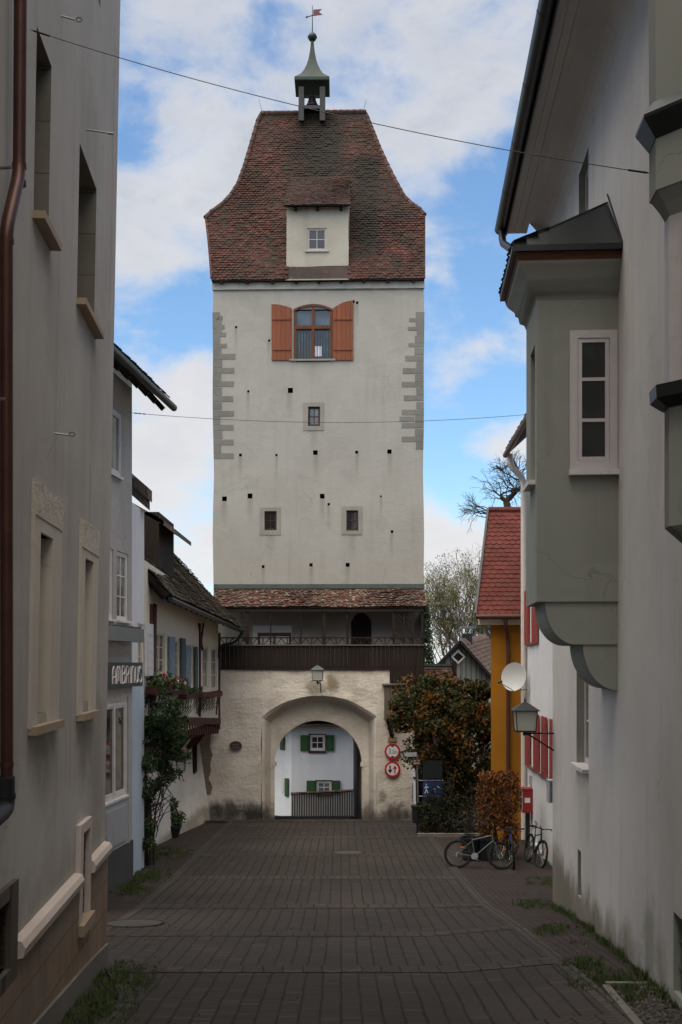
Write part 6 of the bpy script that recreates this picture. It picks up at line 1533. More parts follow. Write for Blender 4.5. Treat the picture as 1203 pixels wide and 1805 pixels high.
# ---- beech hedge
hY = 31.0; hg = thing('beech_hedge', 'clipped beech hedge with orange-brown leaves between the yellow house and the leaning bicycles', 'hedge', (XW(878, hY), hY, g(hY)))
hg['label'] = 'clipped hedge of orange-brown leaves behind the leaning bicycles'
cr = MB(); sk = MB(); hx0, hx1 = XW(849, hY), XW(911, hY); hz1 = ZW(1368, hY); hz0 = ZW(1492, hY)
for _ in range(5200):
    x = rr.uniform(hx0, hx1); y = rr.uniform(hY-.45, hY+.7); z = hz0+(hz1-hz0)*rr.random()**.8
    f = rr.random()
    if f < .45: y = hY-.45+rr.gauss(0, .05)
    elif f < .6: z = hz1+rr.gauss(0, .05)
    elif f < .72: x = hx0+rr.gauss(0, .05)
    if z < hz0+.5 and rr.random() < .45: continue
    if mnoise.noise(V((x*2.3, y*2, z*2.3))) < -.28: continue
    leaf(cr, V((x+.05*mnoise.noise(V((z*3, 0, 0))), y, z)), rr.uniform(.03, .06), rr)
for k in range(9): x = hx0+.1+(hx1-hx0-.2)*k/8; limb(sk, (x, hY+.1, g(hY)-.05), (x+rr.uniform(-.15, .15), hY+.1, hz1-.2), .025, .01, rr)
obj('stems', sk, M['bark'], hg); obj('foliage', cr, leafmat('beech_leaves', [(.11, .035, .014), (.16, .055, .018), (.085, .03, .014), (.22, .09, .025), (.06, .03, .014)]), hg)
# planter tubs at the foot of the hedge
for px, lab in ((829, 'dark planter tub left of the orange hedge with a thin pale shrub'), (857, 'dark planter tub right under the orange hedge behind the silver bicycle')):
    Yp = 30.6; c = V((XW(px, Yp), Yp, g(Yp))); t = thing('planter', lab, 'planter', c, 'planter tubs by the hedge'); tb_ = MB()
    h = .62; tb_.lathe([(.20, 0), (.25, h-.06), (.28, h-.06), (.28, h), (.24, h), (.23, h-.08)], c, 16); obj('tub', tb_, M['gutter'], t); sm = MB(); lf = MB()
    for k in range(9):
        e = c+V((rr.gauss(0, .14), rr.gauss(0, .1), h+rr.uniform(.3, .75))); limb(sm, c+V((0, 0, h-.1)), e, .009, .004, rr); clump(lf, e, (.1, .1, .1), 16, .03, rr)
    obj('stems', sm, M['bark'], t); obj('leaves', lf, leafmat('planter_leaves', [(.10, .085, .05), (.03, .04, .018), (.14, .06, .03)]), t)
# ---- climbing shrub on the left
cY = 29.5; cs = thing('climbing_shrub', 'tall loose dark green climber against the pale blue and timbered houses', 'shrub', (-4.75, cY, g(cY)))
sk = MB(); cr = MB()
for px, py, r, n in ((262, 1265, 26, 400), (290, 1275, 30, 620), (312, 1285, 24, 420), (268, 1305, 30, 520), (298, 1318, 28, 520), (318, 1325, 18, 200), (258, 1345, 22, 260), (285, 1355, 24, 240), (305, 1362, 18, 130), (252, 1390, 18, 180), (270, 1405, 20, 150), (250, 1430, 18, 190), (262, 1460, 24, 260), (255, 1490, 20, 200), (280, 1240, 16, 90), (252, 1240, 12, 60), (320, 1262, 14, 80), (275, 1380, 20, 110), (300, 1245, 12, 40), (246, 1300, 14, 120)):
    Yc = cY+rr.uniform(-.6, .6); c = P(px, py, Yc); r_ = r*Yc/F
    for j in range(4):
        clump(cr, c+V((rr.gauss(0, .5), rr.gauss(0, .5), rr.gauss(0, .5)))*r_, (r_*.65, r_*.75, r_*.6), int(n*2.0/4), .05, rr, False, .2)
    limb(sk, V((XW(262, cY), cY, g(cY))).lerp(c, .3) if py < 1400 else V((XW(258, cY), cY, g(cY))), c, .014, .004, rr, .1)
for px in (252, 262, 272, 292): limb(sk, V((XW(262+(px-262)*.3, cY), cY, g(cY))), P(px, 1280, cY), .03, .012, rr, .03)
for k in range(26):    # trailing sprays
    a = P(rr.uniform(250, 322), rr.uniform(1240, 1360), cY); b = a+V((rr.uniform(-.2, .45), rr.uniform(-.2, .2), rr.uniform(-.35, .2))); pts = limb(sk, a, b, .006, .003, rr)
    for p in pts: clump(cr, p, (.05, .05, .05), 3, .035, rr)
obj('stems', sk, M['bark'], cs); obj('foliage', cr, leafmat('climber_leaves', [(.026, .048, .018), (.042, .075, .025), (.018, .034, .013), (.065, .095, .035)]), cs)
# potted shrub by the door
pY = 36.6; c = V((XW(303, pY), pY, g(pY))); pt = thing('potted_shrub', 'bushy green shrub in a dark pot beside the white buttressed wall', 'plant', c)
b_ = MB(); b_.lathe([(.22, 0), (.30, .32), (.33, .33), (.33, .4), (.28, .4), (.27, .34)], c, 16); obj('pot', b_, M['gutter'], pt)
cr = MB(); 
for px, py, r in ((300, 1440, 18), (288, 1432, 14), (314, 1442, 14), (303, 1418, 14)): q_ = P(px, py, pY); r_ = r*pY/F; clump(cr, q_, (r_, r_, r_), 330, .045, rr, False, .3)
obj('foliage', cr, leafmat('pot_leaves', [(.02, .045, .014), (.035, .07, .02), (.05, .09, .03)]), pt)
# ---- grass and weeds between the setts
gm = MB(); rg = random.Random(11)
def tuft(x, y, h=.07):
    z = g(y, x)+.015
    for _ in range(5):
        a = rg.uniform(0, 2*pi); l = h*rg.uniform(.5, 1.3); p = V((x+rg.gauss(0, .02), y+rg.gauss(0, .02), z)); d = V((cos(a), sin(a), 0)); s_ = d.cross(V((0, 0, 1)))*.006
        gm.q([p-s_, p+s_, p+d*l*.5+V((0, 0, l))])
def patch(px0, px1, py0, py1, n, h=.06):
    for _ in range(n):
        px = (px0+px1)/2+(px1-px0)/2*max(-1, min(1, rg.gauss(0, .5))); py = (py0+py1)/2+(py1-py0)/2*max(-1, min(1, rg.gauss(0, .5)))
        Y = 12
        for _k in range(14): Y = (EYE-g(Y))*F/(py-1170)
        if mnoise.noise(V((px*.05, py*.12, 0))) > -.15: tuft(XW(px, Y), Y, h)
for a in ((185, 300, 1532, 1558, 900), (195, 270, 1555, 1580, 450), (238, 340, 1492, 1518, 650), (165, 275, 1700, 1760, 900), (120, 240, 1745, 1810, 700), (60, 160, 1770, 1812, 260), (930, 990, 1548, 1562, 320), (905, 975, 1588, 1612, 200), (940, 1000, 1650, 1668, 220), (990, 1060, 1712, 1732, 380), (1000, 1120, 1735, 1770, 420), (1060, 1160, 1745, 1800, 260), (975, 990, 1590, 1620, 260), (350, 400, 1445, 1452, 120), (960, 985, 1500, 1530, 120), (1000, 1100, 1640, 1700, 90, .05)): patch(*a)
for k in range(420):   # foot of the right-hand wall
    Y = rg.uniform(11.7, 22); tuft(rx(Y)-.03-abs(rg.gauss(0, .04)), Y, .05+.08*(mnoise.noise(V((Y*2, 0, 0))) > .1))
tag(obj('grass', gm, leafmat('grass_blades', [(.03, .05, .015), (.05, .075, .022), (.07, .085, .03)])), 'weeds and short grass growing between the cobbles along both walls', kind='stuff')
lf = MB()
for _ in range(260):
    Y = rg.uniform(11, 30); x = rg.uniform(-3, 3.4) if rg.random() < .5 else (rx(Y)-abs(rg.gauss(.1, .4)) if rg.random() < .6 else yx(Y)+abs(rg.gauss(.2, .4)))
    if x < yx(min(Y, 15.5))+.1 or x > rx(min(Y, 22))-.05: continue
    leaf(lf, V((x, Y, g(Y, x)+.035)), rg.uniform(.01, .028), rg)
tag(obj('fallen_leaves', lf, leafmat('fallen_leaves', [(.12, .05, .02), (.08, .04, .02), (.2, .15, .08)])), 'scattered small dry leaves on the paving', kind='stuff')
# gravel strip bottom right
gv = MB()
for _ in range(900):
    Y = rg.uniform(10.6, 12.9); x = rx(Y)-rg.uniform(.04, .48); r_ = rg.uniform(.008, .026); z = g(Y, x)+r_*.4
    gv.lathe([(r_*.5, -r_*.5), (r_, 0), (r_*.5, r_*.5)], (x, Y, z), 5)
tag(obj('gravel', gv, rooftile('gravel_stones', [(.10, .09, .08), (.05, .045, .04), (.16, .15, .14), (.07, .055, .045)], lichamt=0)), 'loose gravel in the strip under the cellar window', kind='stuff')
ks = MB()
for k in range(5):
    Ya, Yb = 10.5+k*.5, 10.5+(k+1)*.5-.015; xa, xb = rx(Ya)-.52, rx(Yb)-.52
    ks.hexa([(xa-.09, Ya, g(Ya, xa)-.1), (xa, Ya, g(Ya, xa)-.1), (xb, Yb, g(Yb, xb)-.1), (xb-.09, Yb, g(Yb, xb)-.1), (xa-.09, Ya, g(Ya, xa)+.05), (xa, Ya, g(Ya, xa)+.05), (xb, Yb, g(Yb, xb)+.05), (xb-.09, Yb, g(Yb, xb)+.05)])
ks.hexa([(rx(13)-.55, 13.0, g(13, 3)), (rx(13)-.02, 13.0, g(13, 3)), (rx(13)-.02, 13.08, g(13, 3)), (rx(13)-.55, 13.08, g(13, 3)), (rx(13)-.55, 13.0, g(13, 3)+.07), (rx(13)-.02, 13.0, g(13, 3)+.07), (rx(13)-.02, 13.08, g(13, 3)+.07), (rx(13)-.55, 13.08, g(13, 3)+.07)])
tag(obj('gravel_edging', ks, M['base_stone']), 'narrow stone edging round the gravel strip at the right wall', 'kerb')
# ---- bare and thin trees behind the roofs
def branchy(mb, a, d, L, r, rr, depth, up=.25, spread=.55, tips=None, minr=.006):
    b = a+d*L; m_ = a.lerp(b, .5)+V((rr.gauss(0, 1), rr.gauss(0, 1), rr.gauss(0, 1)))*L*.09
    mb.tube([a, m_, b], [r, r*.82, r*.66], 5 if r > .03 else 3, caps=False)
    if tips is not None and depth <= 1: tips.append(b)
    if depth <= 0: return
    for k in range(rr.choice((2, 3, 3))):
        nd = (d+V((rr.gauss(0, 1), rr.gauss(0, 1), rr.gauss(0, 1)))*spread+V((0, 0, up))).normalized()
        branchy(mb, (m_ if k == 2 else b), nd, L*rr.uniform(.6, .85), max(minr, r*.6), rr, depth-1, up, spread, tips, minr)
rr = random.Random(21); bY = 70
bt_ = thing('bare_tree', 'pollarded bare tree with knobbly fists and fine twigs above the red roof', 'tree', (XW(895, bY), bY, g(bY)))
b1_ = MB(); limb(b1_, (XW(900, bY), bY, g(bY)), P(896, 896, bY), .35, .26, rr, .01)
knob = P(893, 884, bY); limb(b1_, P(896, 898, bY), knob, .26, .2, rr, .02); obj('trunk', b1_, M['bark'], bt_)
br_ = MB()
for (px, py) in ((882, 876), (908, 862), (926, 850)): q_ = P(px, py, bY); limb(br_, knob, q_, .16, .11, rr, .05)
for (px, py, n, L) in ((882, 874, 7, .85), (908, 862, 9, .95), (926, 850, 7, .9), (893, 880, 5, .8), (886, 828, 5, .4), (915, 830, 5, .6)):
    for k in range(n):
        d = V((rr.gauss(0, .9), rr.gauss(0, .5), abs(rr.gauss(.5, .5)))).normalized(); branchy(br_, P(px, py, bY), d, L, .035, rr, 3, .05, .6, minr=.008)
limb(br_, P(924, 850, bY), P(882, 828, bY), .06, .03, rr, .04)
for k in range(9):
    q_ = P(862+rr.uniform(-2, 4), 905+rr.uniform(-8, 8), bY); d = V((-1, rr.gauss(0, .3), rr.uniform(-.2, 1.1))).normalized(); branchy(br_, q_, d, .8, .035, rr, 3, .05, .55, minr=.008)
obj('branches', br_, M['bark'], bt_)
cY2 = 69.4; c = P(881, 826, cY2); cw_ = thing('crow', 'small black crow perched on the bare tree above the red roof', 'bird', c)
bb_ = MB(); bb_.tube([c+V((.24, 0, -.13)), c+V((.08, 0, -.04)), c+V((-.03, 0, .03)), c+V((-.12, 0, .10)), c+V((-.16, 0, .16)), c+V((-.20, 0, .17)), c+V((-.28, 0, .15))], [.02, .06, .085, .07, .055, .05, .008], 10)
bb_.tube([c+V((.02, 0, -.03)), c+V((.02, 0, -.12))], .012, 5); smooth_angle(obj('body', bb_, M['black'], cw_), 60)
# thin half-leafed trees
def thin_tree(name, label, px, pyb, pyt, Y, wpx, seed, leafn, mat, bark='bark_pale', group=None):
    pyt = pyt-(1170-pyt)*.0
    rr = random.Random(seed); t = thing(name, label, 'tree', (XW(px, Y), Y, g(Y)), group); tb_ = MB(); lv = MB(); tips = []
    root = V((XW(px, Y), Y, g(Y))); H = ZW(pyt, Y)-root.z; wv = wpx*Y/F/2
    for k in range(6):
        a = root+V((0, 0, H*.22)); tgt = V((root.x+wv*(k-2.5)/2.5*.6, Y+rr.gauss(0, .8), root.z+H*rr.uniform(.56, .68))); limb(tb_, a, tgt, .13, .07, rr, .03)
        for j in range(4):
            d = V(((k-2.5)*.12+rr.gauss(0, .3), rr.gauss(0, .3), 1)).normalized(); branchy(tb_, tgt, d, H*.145, .045, rr, 4, .2, .38, tips, .010)
    limb(tb_, root, root+V((0, 0, H*.24)), .28, .2, rr, .01)
    obj('trunk', tb_, M[bark], t)
    for p in tips:
        if p.z > root.z+H*.86 and rr.random() < .75: continue
        clump(lv, p, (.35, .35, .35), leafn, .075, rr, False, .1)
    obj('crown', lv, mat, t); return t
wl_ = leafmat('willow_leaves', [(.15, .155, .06), (.12, .13, .055), (.20, .18, .08), (.10, .11, .05)])
thin_tree('thin_tree', 'tall thin half-bare tree with pale green leaves behind the grey gabled shed', 826, 1200, 985, 84, 105, 3, 6, wl_, group='thin trees behind the roofs')
thin_tree('thin_tree', 'shorter pale green tree left of the tall half-bare one, beside the tower', 796, 1200, 1040, 80, 66, 8, 12, wl_, group='thin trees behind the roofs')
thin_tree('thin_tree', 'low pale tree right behind the chimney of the grey shed', 850, 1200, 1085, 88, 90, 14, 12, wl_, group='thin trees behind the roofs')
cf = thing('conifer', 'dark green conifer peeping out right of the tower gallery', 'tree', (XW(752, 66), 66, g(66))); rr = random.Random(9); s = MB(); limb(s, (XW(748, 66), 66, g(66)), P(748, 1075, 66), .2, .03, rr, .005); obj('trunk', s, M['bark'], cf)
lv = MB()
for k in range(26):
    t = k/25; z = ZW(1072, 66)+(g(66)+1-ZW(1072, 66))*t; R = .25+1.35*t
    for j in range(9): a = rr.uniform(0, 2*pi); p = V((XW(748, 66)+cos(a)*R*.6, 66+sin(a)*R*.6, z-.1+rr.gauss(0, .15))); clump(lv, p, (R*.4+.1, R*.4+.1, .26), 46, .075, rr, False, .1)
obj('crown', lv, leafmat('conifer_needles', [(.012, .026, .014), (.02, .038, .018), (.03, .05, .02)]), cf)

# ================================================================== STREET THINGS
# ---- bicycles
rub = paint('tyre_rubber', (.012, .012, .012), .8, .1, spec=.2)
def make_bike(label, fcol, metal, loc, heading, lean, steer=.0, R=.35, base_=1.08, group='bicycles at the hedge', seat_low=False):
    """built along +x (front) standing on z=0, then turned and leaned"""
    root = thing('bicycle', label, 'bicycle', loc, group); root.rotation_mode = 'XYZ'
    L = loc_of(root)
    def ob(name, mb, mat, parent=None, **k):
        mb.v = [v+L for v in mb.v]; return obj(name, mb, mat, parent or root, **k)
    def wheel(cx, steer=0):
        t = MB(); n = 36; c = V((cx, 0, R))
        rotm = Matrix.Rotation(steer, 3, V((-.31, 0, .95)))
        piv = V((base_-.02, 0, R))
        def tr(p): return piv+rotm@(V(p)-piv) if steer else V(p)
        t.tube([tr(c+V((cos(2*pi*k/n)*(R-.028), 0, sin(2*pi*k/n)*(R-.028)))) for k in range(n+1)], .028, 8, caps=False)
        for k in range(n):   # tread knobs
            a = 2*pi*(k+.5)/n; d = V((cos(a), 0, sin(a)))
            for s in (-.014, .014): t.bar(tr(c+d*(R-.006)+V((0, s-.008, 0))), tr(c+d*(R-.006)+V((0, s+.008, 0))), .02, .014)
        w_ = ob('wheel', t, rub)
        r = MB(); r.tube([tr(c+V((cos(2*pi*k/n)*(R-.062), 0, sin(2*pi*k/n)*(R-.062)))) for k in range(n+1)], .011, 6, caps=False); ob('rim', r, M['gutter'], w_)
        r = MB()
        for k in range(20): a = 2*pi*k/20; d = V((cos(a), 0, sin(a))); r.tube([tr(c+V((0, .02*(1 if k % 2 else -1), 0))), tr(c+d*(R-.065))], .0025, 3, caps=False)
        ob('spokes', r, M['grey_metal'], w_)
        r = MB(); r.tube([tr(c+V((0, -.05, 0))), tr(c+V((0, .05, 0)))], .022, 8); r.lathe([(.07, .028), (.07, .032)], tr(c), 16, axis='y'); ob('hub', r, M['silver'], w_)
        rf_ = MB(); a = 1.1; d = V((cos(a), 0, sin(a))); rf_.prism([tr(c+d*(R*.55)+V((-.04, -.012, -.015))), tr(c+d*(R*.55)+V((.04, -.012, -.015))), tr(c+d*(R*.55)+V((.04, -.012, .015))), tr(c+d*(R*.55)+V((-.04, -.012, .015)))], (0, .024, 0)); ob('reflector', rf_, M['orange'] if 'orange' in M else M.setdefault('orange', paint('orange_reflector', (.5, .12, .03), .3, .05)), w_)
    wheel(0); wheel(base_, steer)
    bbk = V((.43, 0, R-.05)); st = V((.33, 0, R+.42)); hd = V((base_-.24, 0, R+.50)); hb = V((base_-.20, 0, R+.37))
    f = MB()
    f.tube([bbk, st], .017, 8); f.tube([st-V((-.01, 0, .05)), hd], .018, 8); f.tube([bbk, hb], .022, 8)
    for s in (-1, 1): f.tube([V((0, s*.06, R)), bbk+V((-.04, s*.035, 0))], .010, 6); f.tube([V((0, s*.06, R)), st+V((.01, s*.02, -.08))], .009, 6)
    f.tube([hd+V((-.012, 0, .04)), hb+V((.012, 0, -.04))], .024, 8); ob('frame', f, fcol)
    k_ = MB(); rot = Matrix.Rotation(steer, 3, V((-.31, 0, .95))); piv = V((base_-.02, 0, R))
    def tr(p): return piv+rot@(V(p)-piv) if steer else V(p)
    cr_ = hb+V((.03, 0, -.07))
    k_.tube([tr(cr_+V((0, -.06, 0))), tr(cr_+V((0, .06, 0)))], .022, 6)
    for s in (-1, 1): k_.tube([tr(cr_+V((0, s*.06, 0))), tr(cr_+V((.03, s*.06, -.12))), tr(V((base_, s*.06, R)))], [.019, .018, .014], 7)
    ob('fork', k_, metal)
    h = MB(); s0 = hd+V((-.03, 0, .09)); s1 = s0+V((.07, 0, .04)); h.tube([tr(hd), tr(s0), tr(s1)], .017, 7)
    h.tube([tr(s1+V((-.03, -.36, .03))), tr(s1+V((0, -.12, .02))), tr(s1), tr(s1+V((0, .12, .02))), tr(s1+V((-.03, .36, .03)))], .0135, 7)
    for s in (-1, 1): h.tube([tr(s1+V((0, s*.22, .01))), tr(s1+V((.07, s*.30, -.03)))], .008, 5)
    hbo = ob('handlebar', h, M['black'])
    for s in (-1, 1): q = MB(); q.tube([tr(s1+V((-.02, s*.25, .026))), tr(s1+V((-.032, s*.37, .031)))], .019, 8); ob('grip', q, rub, hbo)
    sd_ = MB(); top = st+V((-.04, 0, .16 if not seat_low else .07)); sd_.tube([st, top], .014, 7)
    sd_.hexa([top+V((-.14, -.075, .01)), top+V((.13, -.018, .015)), top+V((.13, .018, .015)), top+V((-.14, .075, .01)), top+V((-.15, -.07, .05)), top+V((.14, -.015, .04)), top+V((.14, .015, .04)), top+V((-.15, .07, .05))]); ob('saddle', sd_, M['black'])
    c_ = MB(); c_.lathe([(.09, -.045), (.09, -.04)], bbk, 20, axis='y'); c_.tube([bbk+V((0, -.05, 0)), bbk+V((.10, -.06, -.13))], .011, 6); c_.tube([bbk+V((0, .05, 0)), bbk+V((-.10, .06, .13))], .011, 6)
    for s in (-.055, .055): pass
    co_ = ob('crankset', c_, M['grey_metal'])
    for s, q in ((-1, bbk+V((.10, -.06, -.13))), (1, bbk+V((-.10, .06, .13)))): p_ = MB(); p_.box(q+V((-.045, s*.02-.04, -.01)), q+V((.045, s*.02+.04, .01))); ob('pedal', p_, M['black'], co_)
    ch_ = MB(); ch_.tube([V((0, -.045, R+.05)), bbk+V((0, -.045, .09))], .006, 4); ch_.tube([V((0, -.045, R-.06)), bbk+V((0, -.045, -.09))], .006, 4); ob('chain', ch_, M['black'])
    root.rotation_euler = (lean, 0, heading)
    # children were placed with the parent's location only, so the turn acts about its base
    return root
silver_f = paint('silver_frame', (.085, .085, .082), .45, .15, metal=.4); blue_f = paint('blue_frame', (.03, .07, .22), .35, .1, metal=.3); dark_f = paint('dark_frame', (.02, .02, .022), .35, .1, metal=.3)
bY_ = 28.75; bz_ = g(bY_)
make_bike('silver mountain bicycle leaning to its side with the rear wheel towards the street', silver_f, silver_f, (XW(807, 28.95), 28.95, g(28.95)), radians(-14), radians(-20), .45, R=.365, base_=1.08, seat_low=True)
make_bike('bicycle with a blue frame seen from the front between hedge and red machine', blue_f, M['black'], (XW(903, 29.9), 29.9, g(29.9)), radians(-97), radians(4), .1, R=.36)
make_bike('black bicycle seen from the front with its raised handlebar nearest the white wall', dark_f, M['black'], (XW(930, 30.2), 30.2, g(30.2)), radians(-84), radians(-9), .12, R=.38, base_=1.12)
# ---- red vending machine
vY = 33.0; u_, _ = hit(WH, 940, 1415); vm = thing('vending_machine', 'small red sweets machine mounted on the white wall above the bicycles', 'vending machine', WH.p(u_, ZW(1434, vY), 0))
z0, z1 = ZW(1434, vY), ZW(1393, vY); mb = MB(); fbox(mb, WH, u_-.0, u_+.55, z0, z1, 0, .30); fbox(mb, WH, u_-.02, u_+.57, z1, z1+.03, 0, .33); obj('housing', mb, paint('machine_red', (.24, .018, .02), .4, .15), vm)
mb = MB(); fbox(mb, WH, u_+.03, u_+.52, z0+.05, z1-.05, .30, .31); obj('display', mb, M['white_paint'], vm)
for i in range(2):
    for j in range(3): mb = MB(); fbox(mb, WH, u_+.06+.23*i, u_+.25+.23*i, z0+.08+.19*j, z0+.24+.19*j, .31, .325); obj('slot', mb, M['gutter'], vm)
mb = MB(); a = WH.p(u_, 0, .12); b = WH.p(u_, 0, .22)
mb.q([WH.p(u_-.004, z0+.30, .24), WH.p(u_-.004, z0+.30, .08), WH.p(u_-.004, z0+.44, .08), WH.p(u_-.004, z0+.44, .24)]); obj('sticker', mb, M['white_paint'], vm)
mb = MB(); fbox(mb, WH, u_+.2, u_+.32, g(vY), z0, .06, .18); obj('post', mb, M['gutter'], vm)
# ---- grey box on the near corner
c = P(975, 1397, 23.2); eb = thing('meter_box', 'pale grey meter box on the white wall beside the right corner', 'box', c); mb = MB(); mb.box(c+V((-.07, 0, -.22)), c+V((.25, .3, .22))); mb.box(c+V((-.08, -.015, .22)), c+V((.26, .3, .245))); obj('housing', mb, M['grey_paint'], eb); mb = MB(); mb.box(c+V((-.05, -.012, -.19)), c+V((.2, .0, .19))); obj('door', mb, M['grey_metal'], eb)
# ---- satellite dish
dY = 33.9; dc = P(906, 1193, dY); sd_ = thing('satellite_dish', 'white satellite dish on the downpipe corner of the white house', 'satellite dish', dc)
ax = V((-.62, -.74, .12)).normalized(); ee = ax.orthogonal().normalized(); ff = ax.cross(ee); Rr = .43
mb = MB(); rings = []
for k in range(6):
    r_ = Rr*k/5; rings.append([dc+(ee*cos(2*pi*j/28)+ff*sin(2*pi*j/28))*r_+ax*(.10*(k/5)**2-.10) for j in range(28)])
for k in range(5):
    for j in range(28):
        mb.q([rings[k][j], rings[k][(j+1) % 28], rings[k+1][(j+1) % 28], rings[k+1][j]]) if k else mb.q([rings[0][0], rings[1][(j+1) % 28], rings[1][j]])
        if k == 4: mb.q([rings[5][j], rings[5][(j+1) % 28], rings[5][(j+1) % 28]-ax*.02, rings[5][j]-ax*.02])
back_ = MB(); o = obj('reflector', mb, paint('dish_white', (.5, .5, .5), .45, .1), sd_); smooth_angle(o, 50)
tip = P(881, 1203, dY-.45); mb = MB(); mb.tube([dc-V((0, 0, Rr*.98)), tip], .013, 6); obj('arm', mb, M['grey_metal'], sd_)
mb = MB(); d_ = (dc-tip).normalized(); mb.tube([tip-d_*.04, tip+d_*.03, tip+d_*.06, tip+d_*.09], [.03, .03, .045, .045], 10); obj('receiver', mb, M['black'], sd_)
mb = MB(); e_ = P(931, 1216, 34.3); mb.tube([dc-ax*.12, dc-ax*.16, V((dc.x+.2, dc.y+.2, e_.z)), e_], .02, 8); obj('mount', mb, M['grey_metal'], sd_)
# ---- street lantern on the right
lY = 22.2; lt = P(926, 1238, lY); ce = RB_.p(RB_.len, 0, 0); wx = ce.x
zb = ZW(1293, lY)
lan = wall_lantern('wall_lantern', 'square dark lantern on a long iron bracket in front of the white downpipe', lt, .42, .56,
    [[V((lt.x, lY, lt.z-.56)), V((lt.x, lY, zb))], [V((lt.x-.03, lY, zb)), V((wx+.02, lY, zb+.0))], [V((lt.x+.05, lY, zb-.01)), V((lt.x+.1, lY, zb-.04)), V((wx+.02, lY, ZW(1325, lY)))], [V((wx+.01, lY, zb+.08)), V((wx+.01, lY, ZW(1332, lY)))]], mats=('slate', 'black'))
mb = MB(); mb.hexa([P(968, 1305, lY-.2), P(980, 1299, lY-.2), P(980, 1299, lY+.1), P(968, 1305, lY+.1), P(968, 1303, lY-.2), P(980, 1296, lY-.2), P(980, 1296, lY+.1), P(968, 1303, lY+.1)])
# ---- small dark lantern on the timbered house
lt = P(319, 1335, 34.5); wall_lantern('wall_lantern', 'small dark lantern hanging under the timbered jetty behind the climber', lt, .26, .40, [[lt, lt+V((0, 0, .25)), lt+V((-.45, 0, .3))]], mats=('black', 'black'))
# ---- plaque
u, z = hit(GF, 416, 1315, .05); pq = thing('plaque', 'oval dark plaque with pale text on the gatehouse wall left of the arch', 'plaque', GF.p(u, z, 0))
def disc(fr, u, z, ru, rz, n0, n1, n=28):
    mb = MB(); mb.prism([fr.p(u+ru*cos(2*pi*k/n), z+rz*sin(2*pi*k/n), n1) for k in range(n)], -fr.Nn*(n1-n0)); return mb
obj('plate', disc(GF, u, z, .235, .185, .03, .075), paint('plaque_dark', (.035, .022, .02), .5, .2), pq)
mb = MB(); n = 28; mb.tube([GF.p(u+.22*cos(2*pi*k/n), z+.17*sin(2*pi*k/n), .077) for k in range(n+1)], .004, 4); obj('rim', mb, M['stone_frame'], pq)
mb = MB()
for r_ in range(3):
    zz = z-.01-.045*r_; x = u-.15
    while x < u+.15: l = rr.uniform(.012, .03); fbox(mb, GF, x, min(x+l, u+.16), zz-.006, zz+.006, .07, .078); x += l+.01
for k in range(9): x = u-.12+.027*k; fbox(mb, GF, x, x+.016, z+.04, z+.075, .07, .078)
obj('lettering', mb, M['stone_frame'], pq)
# ---- traffic signs
def text(name, body, fr, u, z, size, n, mat, parent, sx=1):
    cu = bpy.data.curves.new(name, 'FONT'); cu.body = body; cu.size = size; cu.align_x = 'CENTER'; cu.align_y = 'CENTER'; cu.extrude = .002
    to = bpy.data.objects.new(name, cu); COL.objects.link(to); dg = bpy.context.evaluated_depsgraph_get(); me = bpy.data.meshes.new_from_object(to.evaluated_get(dg)); bpy.data.objects.remove(to)
    mb = MB(); mb.v = [fr.p(u+(-1 if fr.flip else 1)*v.co.x*sx, z+v.co.y, n+v.co.z) for v in me.vertices]; mb.f = [tuple(p.vertices) for p in me.polygons]; mb.mi = [0]*len(mb.f); bpy.data.meshes.remove(me)
    return obj(name, mb, mat, parent)
red_p = paint('sign_red', (.42, .012, .02), .45, .12); wht = paint('sign_white', (.6, .6, .62), .45, .12); blk = paint('sign_black', (.01, .01, .012), .5, .05)
for px, py, lab, kind in ((692.3, 1325, 'round red-bordered height limit sign reading 3,2m on the gate wall', 'h'), (692.3, 1356.5, 'round red-bordered sign with black and red arrows below the height limit sign', 'a')):
    u, z = hit(GF, px, py, .1); t = thing('traffic_sign', lab, 'sign', GF.p(u, z, 0), 'round traffic signs on the gate wall'); r_ = .295
    obj('plate', disc(GF, u, z, r_, r_, .03, .10, 40), red_p, t); obj('face', disc(GF, u, z, r_*.76, r_*.76, .10, .104, 40), wht, t)
    mb = MB()
    if kind == 'h':
        for s in (1, -1): mb.prism([GF.p(u-.08, z+s*.222, .106), GF.p(u+.08, z+s*.222, .106), GF.p(u+.045, z+s*.19, .106), GF.p(u, z+s*.155, .106), GF.p(u-.045, z+s*.19, .106)], -GF.Nn*.003)
        obj('triangles', mb, blk, t, fix=True); text('number', '3', GF, u-.105, z+.0, .27, .106, blk, t, .8); text('number', ',2m', GF, u+.07, z-.025, .19, .106, blk, t, .85)
    else:
        mb.prism([GF.p(u-.115, z+.15, .106), GF.p(u-.065, z+.15, .106), GF.p(u-.065, z-.03, .106), GF.p(u-.02, z+.02, .106), GF.p(u-.02, z-.05, .106), GF.p(u-.09, z-.15, .106), GF.p(u-.16, z-.05, .106), GF.p(u-.16, z+.02, .106), GF.p(u-.115, z-.03, .106)], -GF.Nn*.003); obj('arrow', mb, blk, t, fix=True); mb = MB()
        mb.prism([GF.p(u+.115, z-.15, .106), GF.p(u+.065, z-.15, .106), GF.p(u+.065, z+.03, .106), GF.p(u+.02, z-.02, .106), GF.p(u+.02, z+.05, .106), GF.p(u+.09, z+.15, .106), GF.p(u+.16, z+.05, .106), GF.p(u+.16, z-.02, .106), GF.p(u+.115, z+.03, .106)], -GF.Nn*.003); obj('arrow', mb, red_p, t, fix=True)
